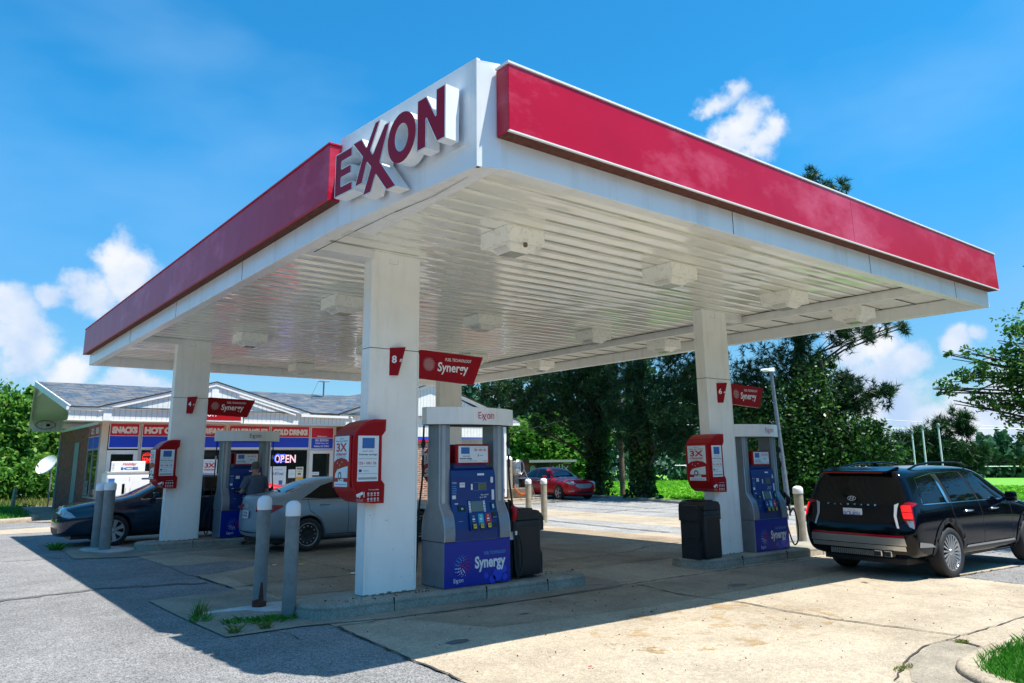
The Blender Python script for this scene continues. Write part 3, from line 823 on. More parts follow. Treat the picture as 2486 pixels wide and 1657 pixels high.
def N_letter():
    return [[(1.64, 4.297), (1.775, 4.297), (1.775, 4.57), (1.93, 4.30), (2.045, 4.30), (2.045, 4.79), (1.915, 4.79), (1.915, 4.54), (1.775, 4.78), (1.64, 4.78)]]
def O_letter():
    mb = MB(); c = (1.395, 4.522); n = 32; a, b = .045, .19
    ro, zo, ri, zi = .222, .243, .105, .135
    v = []; f = []
    for k in range(n):
        q = 6.28319 * k / n; cs, sn = math.cos(q), math.sin(q)
        v += [lpt(c[0] + ro * cs, c[1] + zo * sn, a), lpt(c[0] + ro * cs, c[1] + zo * sn, b), lpt(c[0] + ri * cs, c[1] + zi * sn, b), lpt(c[0] + ri * cs, c[1] + zi * sn, a)]
    fo = []
    for k in range(n):
        i = 4 * k; j = 4 * ((k + 1) % n)
        f += [(i, j, j + 1, i + 1), (i + 2, j + 2, j + 3, i + 3)]; fo.append((i + 1, j + 1, j + 2, i + 2))
    mb.add(v, f, 0, True); mb.add(v, fo, 1)
    return mb
def rim(mb, poly, z=.192, w=.009):
    n = len(poly); A = sum(poly[i][0] * poly[(i + 1) % n][1] - poly[(i + 1) % n][0] * poly[i][1] for i in range(n))
    for i in range(n):
        p = Vector(poly[i]); q = Vector(poly[(i + 1) % n]); d = (q - p); l = d.length; d /= l; m = Vector((-d.y, d.x)) * w * (1 if A > 0 else -1)
        mb.add([lpt(*p, z + .0015), lpt(*q, z + .0015), lpt(*(q + m), z + .0015), lpt(*(p + m), z + .0015)], [(0, 1, 2, 3)], 2)
for fn in (E_letter, XX_letter, N_letter):
    P = fn(); m_ = letter(P); rim(m_, P[0]); recalc(m_.build('sign_letter', [M['wh'], M['redlet'], M['white']], can))
recalc(O_letter().build('sign_letter', [M['wh'], M['redlet']], can))

# soffit of ribbed panels running along x, slightly buckled
XB = 12.12
def soffit(x0, x1, y0, y1, pitch=.305, nx=70):
    rd = random.Random(11); v = []; f = []
    ys = []
    y = y0
    while y < y1 - .01:
        w = min(pitch, y1 - y)
        ph = rd.random() * 6; am = rd.uniform(.0015, .006)
        ys += [(y + .003, .012, ph, 0), (y + .010, 0, ph, 0), (y + w * .28, 0, ph, am * .8), (y + w * .5, 0, ph, am), (y + w * .75, 0, ph, am * .8), (y + w - .007, 0, ph, 0), (y + w, .012, ph, 0)]
        y += pitch
    m = len(ys)
    for i in range(nx + 1):
        x = x0 + (x1 - x0) * i / nx
        for yy, dz, ph, am in ys:
            b = am * (math.sin(x * 2.3 + ph) + .6 * math.sin(x * 5.1 + ph * 2.3) + .4 * math.sin(x * 9.7 + ph))
            v.append((x, yy, ZS + dz + b + am * .5))
    for i in range(nx):
        for k in range(m - 1): f.append((i * m + k, i * m + k + 1, (i + 1) * m + k + 1, (i + 1) * m + k))
    mb = MB(); mb.add(v, f, 0, True)
    return mb
mb = soffit(CX0 + lip + .02, XB, CY0 + lip + .02, CY1 - lip - .02)
v = [(XB + .16, CY0 + lip + .02, ZS + .01), (CX1 - lip - .02, CY0 + lip + .02, ZS + .01), (CX1 - lip - .02, CY1 - lip - .02, ZS + .01), (XB + .16, CY1 - lip - .02, ZS + .01)]
mb.add(v, [(0, 1, 2, 3)], 0)
for k in range(26): mb.box(XB + .17, 5.2 + k * .6, ZS - .002, CX1 - lip - .03, 5.206 + k * .6, ZS + .008, 1)
mb.build('soffit', [M['soffit'], M['gap']], can)
mb = MB()
mb.box(XB, CY0 + lip + .03, 4.13, XB + .15, CY1 - lip - .03, ZS + .02, 0, .006)
mb.box(XB - .02, CY0 + lip + .03, ZS - .006, XB - .002, CY1 - lip - .03, ZS + .004, 1)
for yc in (8.36, 16.9):
    mb.box(CX0 + lip + .03, yc - .16, 4.15, 4.30, yc + .16, ZS - .002, 0, .005)
    mb.box(11.6, yc - .10, 4.15, XB - .03, yc + .10, ZS - .002, 0, .005)
mb.build('beam', [M['trim'], M['gap']], can)
# loose trim cracks at the near corner
mb = MB()
rd = random.Random(3)
pts = [(3.50, 5.0), (3.52, 5.6), (3.46, 6.2), (3.43, 7.0), (3.42, 8.0)]
for i in range(len(pts) - 1):
    a, b = pts[i], pts[i + 1]; w = rd.uniform(.004, .014)
    mb.add([(a[0], a[1], ZB - .012), (b[0], b[1], ZB - .012 + .002 * i), (b[0] + w, b[1], ZB - .012), (a[0] + w * .6, a[1], ZB - .012)], [(0, 1, 2, 3)], 0)
mb.build('loose_trim_gap', [M['gap']], can)

# columns
COLS = [(4.66, 8.36), (4.60, 16.90), (11.23, 8.36), (11.20, 16.90)]
for cx, cy in COLS:
    mb = MB(); zb = gz(cx) + .15
    mb.box(cx - .35, cy - .105, zb, cx + .35, cy + .105, 3.03, 0, .006)
    mb.box(cx - .35, cy - .105, 3.036, cx + .35, cy + .105, ZS - .003, 0, .006)
    mb.box(cx - .345, cy - .10, 3.0, cx + .345, cy + .10, 3.06, 1)
    mb.box(cx - .352, cy - .107, zb + .02, cx - .343, cy - .098, 3.0, 0)
    mb.box(cx + .343, cy - .107, zb + .02, cx + .352, cy - .098, 3.0, 0)
    mb.box(cx + .33, cy - .1062, zb + .05, cx + .3315, cy - .104, 3.0, 1)
    rdc = random.Random(int(cx * 10 + cy))
    for q in range(9):
        sx = cx + rdc.uniform(-.33, .32); sz = zb + rdc.uniform(.05, .9); sw = rdc.uniform(.004, .03)
        mb.box(sx, cy - .1058, sz, sx + sw, cy - .104, sz + rdc.uniform(.002, .006), 2)
    for q in range(7): mb.box(cx - .34 + q * .1, cy - .107, zb, cx - .28 + q * .1, cy - .104, zb + rdc.uniform(.004, .022), 2)
    mb.box(cx - .10, cy - .1058, 4.13, cx + .02, cy - .104, 4.132, 1); mb.box(cx - .10, cy - .1058, 4.132, cx - .098, cy - .104, 4.2, 1); mb.box(cx + .018, cy - .1058, 4.132, cx + .02, cy - .104, 4.2, 1)
    mb.build('column', [M['whcol'], M['gap'], M['bollardtan']], can)
# light boxes under the soffit
first = None
for lx in (5.29, 8.1, 10.95, 13.17):
    for ly in (6.65, 11.1, 15.4, 19.4):
        if first is None:
            mb = MB()
            mb.box(-.27, -.27, -.19, .27, .27, 0, 0, .008)
            fx = mb.build('light_fixture', [M['fixture']], can)
            mb = MB()
            mb.add([(-.20, -.20, -.192), (.20, -.20, -.192), (.20, .20, -.192), (-.20, .20, -.192), (-.12, -.12, -.262), (.12, -.12, -.262), (.12, .12, -.262), (-.12, .12, -.262)],
                   [(0, 1, 5, 4), (1, 2, 6, 5), (2, 3, 7, 6), (3, 0, 4, 7)], 1)
            mb.add([(-.12, -.12, -.262), (.12, -.12, -.262), (.12, .12, -.262), (-.12, .12, -.262)], [(3, 2, 1, 0)], 0)
            mb.box(-.21, -.21, -.197, .21, .21, -.188, 1)
            for k in range(7): mb.box(-.19 + .010 * k, -.12, -.203 - .0085 * k, -.186 + .010 * k, .12, -.199 - .0085 * k, 2)
            ln = mb.build('lamp_lens', [M['lens'], M['fixture'], M['gap']], fx)
            fx.location = (lx, ly, ZS - .002); first = fx
        else:
            c = first.copy(); COL.objects.link(c); c.parent = can; c.location = (lx, ly, ZS - .002)
            d = first.children[0].copy(); COL.objects.link(d); d.parent = c
# hornets' nest hanging off the nearest light
mb = MB(); mb.lathe([(0, -.02), (.02, -.018), (.028, 0), (.022, .03), (0, .035)], 10, 0)
o = mb.build('wasp_nest', [M['wood']], None, (5.25, 6.36, 4.045)); tag(o, 'small tan wasp nest hanging below the nearest canopy light', 'nest')

# ------------------------------------------------------------------ fuel dispensers
# local frame: centre of the base at the origin, front towards -y, 1.03 wide, top of the cap 2.21 above the island
def logo_mi(a): return 2 if a < 1.2 or a > 5.2 else (3 if a < 3.3 else 4)
def make_pump(num, label, loc, full=True, hose_style=0):
    root = thing('fuel_dispenser', label, 'fuel pump', loc, 0, 'fuel dispensers under the canopy')
    hw = .515
    # lower cabinet
    mb = MB(); mb.box(-hw, -.255, 0, hw, .255, .545, 0, .012)
    mb.box(-hw - .002, -.257, .537, hw + .002, .257, .541, 1)
    mb.build('base_cabinet', [M['silverdk'], M['gap']], root)
    # flared side frames: front and back strips swelling into the slender posts
    for s in (-1, 1):
        prof = [(-.255, .545), (-.262, .62), (-.255, .72), (-.225, .84), (-.165, .93), (-.125, 1.0), (-.125, 2.0), (.125, 2.0), (.125, 1.0), (.165, .93), (.225, .84), (.255, .72), (.262, .62), (.255, .545)]
        mb = MB()
        x0, x1 = (s * hw, s * (hw - .165))
        mb.prism(prof, 'x', min(x0, x1), max(x0, x1), 0)
        # rolled front edges
        for q in (-1, 1):
            pts = [(s * (hw - .008), q * p[0] * -1, p[1]) for p in prof[:7]]
            mb.tube([(s * (hw - .006), -q * p[0] if False else q * abs(p[0]) , p[1]) for p in prof[:7]], .010, 6, 1)
        # dimple print on the swelling
        rd = random.Random(4)
        for k in range(46):
            zz = rd.uniform(.66, .93); xx = s * rd.uniform(hw - .15, hw - .02)
            yy = -np.interp(zz, [.62, .72, .84, .93, 1.0], [.262, .255, .225, .165, .125]) - .0025
            mb.box(xx - .0035, yy - .001, zz - .008, xx + .0035, yy + .003, zz + .008, 2)
        mb.box(s * (hw - .07) - .025, -.128, 1.0, s * (hw - .07) + .025, -.1235, 1.99, 1)
        mb.build('side_post', [M['silverdk'], M['silver'], M['inkgrey']], root)
    # curved cap
    mb = MB()
    n = 18; arc = []
    for k in range(n + 1):
        a = -1 + 2 * k / n; arc.append((a * .70 + .04, -.30 + .24 * a * a))
    pl = arc + [(p[0], -p[1]) for p in arc[::-1]]
    mb.prism(pl, 'z', 1.985, 2.205, 0)
    mb.prism([(p[0] * .985, p[1] * .985) for p in pl], 'z', 1.978, 1.984, 1)
    capo = mb.build('cap', [M['wh'], M['gap']], root)
    for sgn in (1, -1):
        mb = MB()
        # follow the curve near the middle right
        pd = Pad(mb, (0, sgn * -.2955, 2.06), (sgn, 0, 0), (0, 0, 1), .004)
        pd.small_brand(-.02 if sgn == 1 else .02, 0, .085, 0)
        mb.build('cap_lettering', [M['inkred'] if num != '4' else M['inkdark']], capo)
    # blue head with slanted face
    mb = MB()
    mb.prism([(-.235, .545), (-.232, .68), (-.20, .86), (-.165, 1.0), (-.155, 1.32), (-.14, 1.40), (-.09, 1.43), (.09, 1.43), (.14, 1.40), (.155, 1.32), (.165, 1.0), (.20, .86), (.232, .68), (.235, .545)], 'x', -.352, .352, 0)
    mb.box(-.26, -.10, 1.42, .26, .10, 1.50, 0, .01)
    mb.build('head', [M['bluebody']], root)
    for sgn in ((1, -1) if full else (1,)):
        R_ = Matrix.Rotation(0 if sgn == 1 else math.pi, 4, 'Z')
        def face(y0, z0, y1, z1):
            u = R_ @ Vector((1, 0, 0)); a = R_ @ Vector((0, y0, z0)); b = R_ @ Vector((0, y1, z1)); v = (b - a).normalized()
            return a, u, v
        # printed lower panel
        mb = MB(); a = R_ @ Vector((0, -.2585, 0)); u = R_ @ Vector((1, 0, 0))
        pd = Pad(mb, a, u, (0, 0, 1), .0)
        mb.box(-hw + .004, -.2585 if sgn == 1 else .2585, .006, hw - .004, (-.256 if sgn == 1 else .256), .536, 0)
        pd = Pad(mb, a, u, (0, 0, 1), .002)
        pn = mb.build('graphic_panel', [M['blue']], root)
        mb = MB(); pd = Pad(mb, a, u, (0, 0, 1), .0025)
        for (x, y, r) in ((.30, .10, .075), (.22, .05, .05), (.40, .16, .05), (.12, .10, .035), (.42, .06, .04)): pd.disc(x, y, r, 5, 0, 18)
        pd.burst(-.245, .255, .125, logo_mi)
        pd.text('Synergy', -.055, .155, .43, .345, 1, .035)
        pd.text('FUEL TECHNOLOGY', .09, .355, .44, .395, 6, .015)
        pd.small_brand(-.375, .06, .048, 1)
        mb.build('panel_lettering', [M['blue'], M['white'], M['inkred'], M['skyblue'], M['white'], M['bannerblue'], M['skyblue']], pn)
        # advert screen on top
        mb = MB()
        def B(x0, y0, z0, x1, y1, z1, mi, bv=0): mb.box(x0, y0, z0, x1, y1, z1, mi, bv, 1, R_)
        B(-.262, -.15, 1.478, .262, -.09, 1.735, 0, .012)
        a = R_ @ Vector((0, -.152, 1.606)); pd = Pad(mb, a, u, (0, 0, 1), .001)
        pd.rect(-.235, -.105, .235, .105, 1)
        mb.build('advert_frame', [M['redbox'], M['poster']], root)
        ad = root.children[-1]
        mb = MB(); pd = Pad(mb, a, u, (0, 0, 1), .003)
        pd.rect(-.195, .005, -.06, .088, 3); pd.text('Smart card', -.17, -.035, -.06, -.012, 2, .0); pd.text('Smarter savings.', -.215, -.07, -.02, -.042, 2, .03)
        pd.text('12% • 10% • 5%', .01, .04, .20, .07, 4, .02); pd.rect(.02, .082, .19, .085, 5); pd.rect(.07, -.03, .09, 0, 5); pd.rect(.10, -.02, .16, -.012, 5)
        pd.rect(-.22, -.088, .06, -.084, 2); pd.rect(.15, -.088, .22, -.084, 2)
        mb.build('advert_print', [M['poster'], M['poster'], M['inkdark'], M['inkblue'], M['inkred'], M['inkgrey']], ad)
        # face furniture
        a, uu, vv = face(-.165, 1.0, -.155, 1.32)
        mb = MB(); pd = Pad(mb, a, uu, vv, .002)
        pd.rect(-.22, .19, -.14, .25, 1, .0015); pd.text('SELECT GRADE', -.21, .215, -.15, .235, 2, .0, lift=.003)
        pd.rect(-.045, .155, -.018, .23, 1, .0015); pd.rect(.07, .155, .20, .235, 3, .0015); pd.text('18.43', .10, .20, .185, .225, 2, .0, lift=.003); pd.text('8.107', .10, .163, .185, .187, 2, .0, lift=.003)
        pd.rect(0, .145, .215, .148, 5); pd.rect(0, .245, .215, .248, 5)
        pd.text('May contain', .11, .075, .235, .10, 1, .01, .3); pd.text('up to 10%', .09, .045, .20, .07, 1, .01, .3); pd.text('ethanol', .075, .012, .165, .038, 1, .01, .3)
        pd.rect(.285, .02, .325, .15, 4, .0015); pd.text(num, .27, .235, .315, .315, 1, .05)
        pd.text('CAUTION', -.335, .235, -.27, .26, 1, .0); 
        for k in range(5): pd.rect(-.335, .20 - k * .022, -.275 + .006 * (k % 3), .207 - k * .022, 5)
        pd.rect(-.338, .05, -.282, .095, 4, .0015); pd.rect(-.30, -.03, -.25, -.003, 4, .0015)
        pd.rect(.06, .335, .17, .36, 1, .0)
        mb.build('labels', [M['bluebody'], M['white'], M['inkdark'], M['lcdg'], M['poster'], M['skyblue']], root)
        # recessed console with screen, keypad and buttons
        mb = MB()
        n0, n1 = Vector((0, -.232, .68)), Vector((0, -.165, 1.0))
        a, uu, vv = face(-.232, .68, -.165, 1.0)
        nrm = uu.cross(vv)
        def slab(x0, y0, x1, y1, d0, d1, mi, mbx):
            vs = []
            for d in (d0, d1):
                for (x, y) in ((x0, y0), (x1, y0), (x1, y1), (x0, y1)): vs.append(tuple(a + uu * x + vv * y + nrm * d))
            mbx.add(vs, [(0, 3, 2, 1), (4, 5, 6, 7), (0, 1, 5, 4), (1, 2, 6, 5), (2, 3, 7, 6), (3, 0, 4, 7)], mi)
        slab(-.115, -.025, .235, .19, -.01, .028, 0, mb)
        slab(-.10, .19, .20, .36, -.01, .012, 0, mb)
        slab(-.26, .215, -.15, .29, -.01, .012, 1, mb)
        slab(-.22, .238, -.19, .262, .012, .02, 2, mb)
        slab(.255, .22, .325, .31, -.005, .014, 1, mb); slab(.27, .235, .30, .29, .014, .02, 2, mb)
        slab(.255, .11, .325, .19, -.005, .010, 1, mb)
        for k in range(3): slab(.268 + .02 * k, .12, .278 + .02 * k, .13, .01, .018, 2, mb)
        slab(.25, .0, .31, .06, -.005, .012, 1, mb)
        mb.build('console', [M['bluebody'], M['black'], M['satin']], root); con = root.children[-1]
        mb = MB(); slab(-.06, .205, .125, .335, .012, .018, 0, mb); mb.build('display_screen', [M['lcd']], con)
        mb = MB()
        for s_ in (-1, 1):
            x = .0325 + s_ * .115
            slab(x - .014, .2, x + .014, .338, .012, .016, 0, mb)
            for k in range(4): slab(x - .006, .212 + k * .034, x + .006, .224 + k * .034, .016, .019, 1, mb)
        mb.build('soft_keys', [M['poster'], M['black']], con)
        pd = None
        for k, (mt, cx, oct_) in enumerate((('bluebody', -.055, '87'), ('cyan', .06, '89'), ('inkred', .175, '93'))):
            mb = MB()
            slab(cx - .04, .03, cx + .04, .175, .028, .031, 0, mb)
            slab(cx - .032, -.012, cx + .028, .058, .03, .042, 1, mb); slab(cx - .024, -.004, cx + .022, .05, .042, .047, 2, mb)
            p2 = Pad(mb, a + nrm * .047, uu, vv, .001); p2.text(oct_, cx - .015, .012, cx + .013, .036, 1, .02)
            p3 = Pad(mb, a + nrm * .031, uu, vv, .001); p3.rect(cx - .022, .08, cx + .015, .085, 3); p3.rect(cx - .022, .10, cx + .018, .12, 3); p3.ring(cx, .145, .012, .012, .004, 3)
            mb.build('grade_button', [M[mt], M['black'], M['yellow'], M['poster']], con)
        mb = MB(); a2 = a
        p2 = Pad(mb, a, uu, vv, .003)
        for k in range(4): p2.rect(-.27, .15 - k * .018, -.215 + .008 * (k % 2), .157 - k * .018, 0)
        p2.ring(-.175, .13, .012, .014, .004, 0)
        mb.build('console_labels', [M['poster']], con)
        # nozzle boot, nozzle and hose on the right of this face
        mb = MB()
        def BB(x0, y0, z0, x1, y1, z1, mi, bv=.004): mb.box(x0, y0, z0, x1, y1, z1, mi, bv, 1, R_)
        BB(.53, -.20, .60, .60, -.03, .98, 0, .01)
        BB(.515, -.23, .50, .60, -.05, .60, 1)
        if sgn == 1: mb.build('nozzle_boot', [M['black'], M['poster']], root)
        mb = MB()
        P = lambda *p: tuple(R_ @ Vector(p))
        mb.tube([P(.575, -.22, .93), P(.60, -.25, .88), P(.60, -.25, .80), P(.585, -.23, .74)], [.030, .040, .042, .028], 8, 0)
        mb.tube([P(.585, -.14, 1.0), P(.585, -.21, .96), P(.59, -.24, .90)], .018, 8, 1)
        mb.tube([P(.595, -.25, .76), P(.605, -.26, .66), P(.61, -.255, .60)], [.018, .015, .018], 8, 1)
        mb.tube([P(.61, -.255, .61), P(.612, -.255, .56)], .020, 8, 2)
        mb.tube([P(.63, -.23, .92), P(.65, -.27, .84), P(.64, -.26, .76)], .008, 6, 1)
        if sgn == 1: mb.build('nozzle', [M['redbox'] if num == '8' else M['black'], M['black'], M['poster']], root)
        mb = MB()
        if hose_style == 0:
            pth = [P(.56, -.17, 1.98), P(.565, -.175, 1.7), P(.57, -.18, 1.3), P(.585, -.23, .9), P(.575, -.27, .5), P(.585, -.28, .18), P(.63, -.28, .045), P(.70, -.275, .18), P(.70, -.27, .4), P(.66, -.262, .55), P(.612, -.255, .6)]
        else:
            pth = [P(.56, -.17, 1.98), P(.565, -.14, 1.7), P(.57, -.10, 1.3), P(.58, -.12, .9), P(.60, -.15, .6), P(.63, -.2, .25), P(.72, -.22, .05), P(.85, -.22, .12), P(.89, -.22, .40), P(.80, -.22, .68), P(.66, -.24, .62), P(.612, -.255, .6)]
        sp = []
        for i in range(len(pth) - 1):
            a_ = Vector(pth[max(i - 1, 0)]); b_ = Vector(pth[i]); c_ = Vector(pth[i + 1]); d_ = Vector(pth[min(i + 2, len(pth) - 1)])
            for k in range(5):
                t_ = k / 5; sp.append(0.5 * ((2 * b_) + (c_ - a_) * t_ + (2 * a_ - 5 * b_ + 4 * c_ - d_) * t_ * t_ + (3 * b_ - a_ - 3 * c_ + d_) * t_ ** 3))
        sp.append(Vector(pth[-1]))
        mb.tube(sp, .013, 8, 0)
        mb.tube([P(.563, -.172, 1.80), P(.564, -.174, 1.74), P(.565, -.176, 1.70)], [.020, .030, .024], 8, 0)
        mb.tube([P(.566, -.177, 1.68), P(.567, -.178, 1.60)], .02, 8, 1)
        mb.tube([P(.568, -.178, 1.54), P(.568, -.178, 1.44)], .018, 8, 0)
        mb.build('hose', [M['rubber'], M['silver']], root)
    return root
PUMPS = {}
PUMPS['8'] = make_pump('8', 'fuel pump numbered 8 with a red nozzle, nearest the camera', (5.83, 8.36, gz(5.8) + .152))
PUMPS['6'] = make_pump('6', 'fuel pump beside the black car at the right, hose in a loose loop', (12.27, 8.36, gz(12.2) + .15), hose_style=1)
PUMPS['4'] = make_pump('4', 'fuel pump at the left where the man in a grey-blue shirt stands', (5.87, 16.95, .152))
PUMPS['7'] = make_pump('7', 'fuel pump mostly hidden behind the nearest pump, standing by the far middle column', (12.24, 16.95, gz(12.2) + .15))
# blue flag sticker on pump 6
mb = MB(); mb.prism([(-.04, .66), (.10, .90), (.115, 1.30), (.06, 1.38), (-.10, 1.42), (-.12, 1.05)], 'x', .516, .524, 0)
pd = Pad(mb, (.526, -.02, 1.1), (0, 1, 0), (0, 0, 1), .001); pd.rect(-.08, .02, .12, .22, 1)
for k in range(4): pd.rect(-.06, .05 + k * .045, .09, .07 + k * .045, 2, .001)
mb.build('side_sticker', [M['cyan'], M['poster'], M['inkblue']], PUMPS['6'])

# ------------------------------------------------------------------ flag signs and number wedges on the columns
def flag_sign(num, cx, cy, label, lab2, dz=0.0, word=True):
    z0 = gz(cx) + dz
    x0 = cx + .352
    root = thing('flag_sign', label, 'sign', (x0, cy - .06, z0), 0, 'red flag signs on the columns')
    mb = MB()
    pl = [(0, 2.70), (.868, 2.657), (1.026, 3.037), (.04, 3.066), (0, 3.05)]
    mb.prism(pl, 'y', -.03, .03, 0); mb.build('sign_board', [M['redsign']], root)
    for sgn in (1, -1):
        mb = MB()
        o = (0, -.031, 0) if sgn == 1 else (1.0, .031, 0)
        pd = Pad(mb, o, (sgn, 0, 0), (0, -.0 , 1), .002)
        if sgn == 1:
            pd.burst(.16, 2.885, .088, 0)
            pd.text('Synergy', .29, 2.765, .78, 2.925, 0, .02, .12)
            pd.text('FUEL TECHNOLOGY', .41, 2.945, .83, 2.985, 0, .012, .12)
        else:
            pd.burst(.16, 2.885, .088, 0); pd.text('Synergy', .29, 2.765, .78, 2.925, 0, .02, .12)
        mb.build('sign_lettering', [M['white']], root)
    w = thing('pump_number_sign', lab2, 'sign', (cx - .075, cy - .107, z0), 0, 'red wedge number signs on the columns')
    mb = MB()
    # wedge: narrow at the bottom, ridge towards the viewer
    T_ = [(0, 0, 3.05), (.205, 0, 3.06), (.165, -.11, 3.058)]; B_ = [(0, 0, 2.705), (.13, 0, 2.71), (.09, -.06, 2.705)]
    v = T_ + B_
    mb.add(v, [(0, 2, 5, 3), (2, 1, 4, 5), (0, 1, 2), (5, 4, 3), (1, 0, 3, 4)], 0)
    recalc(mb.build('sign_body', [M['redsign']], w))
    mb = MB()
    a = Vector(T_[0]); b = Vector(T_[2]); c = Vector(B_[0]); u = (b - a).normalized(); vv = (a - c).normalized()
    pd = Pad(mb, c, u, vv, .004); pd.text(num, .03, .15, .09, .245, 0, .03)
    pd.text(num, .125, .16, .155, .20, 0, .02, .2)
    mb.build('sign_lettering', [M['white']], w)
flag_sign('8', 4.66, 8.36, 'red flag sign lettered Synergy on the nearest column, above the nearest pump', 'small red wedge sign numbered 8 on the nearest column')
flag_sign('6', 11.23, 8.36, 'red flag sign lettered Synergy on the right column, in front of the dark trees', 'small red wedge sign numbered 6 on the right column')
flag_sign('4', 4.60, 16.9, 'dark shaded flag sign lettered Synergy on the left column, in front of the shop gable', 'small red wedge sign numbered 4 on the left column')

# ------------------------------------------------------------------ red service boxes wrapped round the column edges
def service_box(cx, cy, label):
    z0 = gz(cx)
    root = thing('service_box', label, 'service box', (cx - .35, cy, z0), 0, 'red service boxes on the columns')
    # side outline in x (0 = column edge) and z
    ol = [(.17, 2.155), (.02, 2.155), (-.08, 2.13), (-.16, 2.08), (-.235, 2.0), (-.26, 1.92), (-.265, 1.55), (-.26, 1.42), (-.23, 1.33), (-.17, 1.25), (-.08, 1.20), (.02, 1.185), (.16, 1.185), (.165, 1.40), (.12, 1.45), (.115, 1.97), (.165, 2.02)]
    mb = MB()
    mb.prism(ol, 'y', -.255, -.108, 0)
    mb.prism([(p[0] if p[0] < -.02 else -.004, p[1]) for p in ol if p[0] < .03], 'y', -.108, .108, 0)
    mb.prism(ol, 'y', .108, .235, 0)
    # raised frame on the long outer face
    mb.box(-.278, -.235, 1.36, -.262, .215, 1.98, 0, .008)
    mb.prism([(p[0] * .9 - .005, 1.67 + (p[1] - 1.67) * .93) for p in ol], 'y', -.262, -.254, 1)
    mb.build('box_shell', [M['redbox'], M['redsign']], root)
    # poster towards -x (3X cleaner)
    mb = MB()
    pd = Pad(mb, (-.2785, -.01, 1.36), (0, -1, 0), (0, 0, 1), .002)
    pd.poly([(-.19, .60), (-.19, .30), (-.12, .335), (0, .35), (.12, .335), (.19, .30), (.19, .60)], 0)
    pd.text('Go on.', -.05, .563, .05, .582, 2, .01); pd.text('Keep your engine', -.15, .53, .15, .553, 2, .02)
    pd.text('3X', -.14, .42, .14, .52, 3, .03); pd.text('cleaner', -.14, .375, .14, .415, 3, .02); pd.text('for better gas mileage*', -.12, .352, .12, .366, 2, .02)
    pd.poly([(-.16, .12), (-.15, .17), (-.10, .215), (.02, .235), (.17, .255), (.17, .12)], 0); pd.disc(-.03, .145, .045, 2, .001, 16); pd.disc(-.03, .145, .026, 0, .002, 14)
    for (x, y) in ((-.10, .29), (.02, .30), (-.04, .265)): pd.disc(x, y, .008, 0, .001, 6)
    pd.rect(-.17, .02, .17, .075, 0); pd.rect(-.07, .075, .07, .11, 0); pd.text('Synergy', -.05, .085, .05, .102, 2, .02, lift=.002); pd.rect(-.14, .04, .14, .05, 4, .001)
    mb.build('poster', [M['poster'], M['poster'], M['inkdark'], M['inkred'], M['skyblue']], root)
    # poster towards the front
    for sgn in (1, -1):
        mb = MB(); y = -.2635 if sgn == 1 else .2365
        pd = Pad(mb, (-.065, y, 1.36), (sgn, 0, 0), (0, 0, 1), .002)
        w = .135
        pd.rect(-w, .08, w, .60, 0)
        pd.rect(-.08, .455, .08, .575, 5, .001); pd.text('Smart card.', -.07, .415, .06, .436, 2, .0); pd.text('Smarter savings.', -.12, .37, .12, .395, 2, .03)
        pd.rect(-.12, .335, .12, .338, 2, .001); pd.text('12% • 10% • 5%', -.12, .27, .11, .30, 3, .02); pd.rect(-.11, .245, .10, .25, 4, .001)
        pd.rect(-.115, .185, -.08, .215, 2, .001); pd.rect(-.06, .195, .01, .20, 2, .001); pd.rect(-.13, .165, .13, .168, 2, .001); pd.rect(-.12, .10, .12, .125, 4, .001)
        mb.build('poster', [M['poster'], M['poster'], M['inkdark'], M['inkred'], M['inkgrey'], M['inkblue']], root)
    mb = MB(); pd = Pad(mb, (-.065, -.2635, 1.185), (1, 0, 0), (0, 0, 1), .002)
    pd.text('For your safety', .02, .15, .15, .165, 0, .02)
    pd.poly([(-.14, .11), (-.06, .14), (-.05, .11), (-.13, .075)], 0); pd.stroke((-.10, .07), (-.08, .105), .012, 0); pd.rect(-.045, .075, -.035, .135, 0)
    pd.text('SMILE YOU ARE', -.14, .045, -.05, .053, 0); pd.text('ON CAMERA', -.13, .032, -.06, .04, 0)
    for r_ in range(2):
        for c_ in range(4):
            pd.disc(.015 + c_ * .042, .115 - r_ * .06, .013, 0, 0, 8); pd.rect(.003 + c_ * .042, .088 - r_ * .06, .028 + c_ * .042, .094 - r_ * .06, 0)
            pd.disc(.015 + c_ * .042, .115 - r_ * .06, .006, 1, .001, 6)
    mb.build('safety_symbols', [M['poster'], M['redsign']], root)
    return root
service_box(4.66, 8.36, 'red service box wrapped on the left edge of the nearest column')
service_box(11.23, 8.36, 'red service box on the right column above a black bin, reading 3X cleaner')
service_box(4.60, 16.9, 'red service box on the left column in front of the ice freezer and shop')
service_box(11.20, 16.9, 'red service box on the far middle column, peeping past the nearest pump')

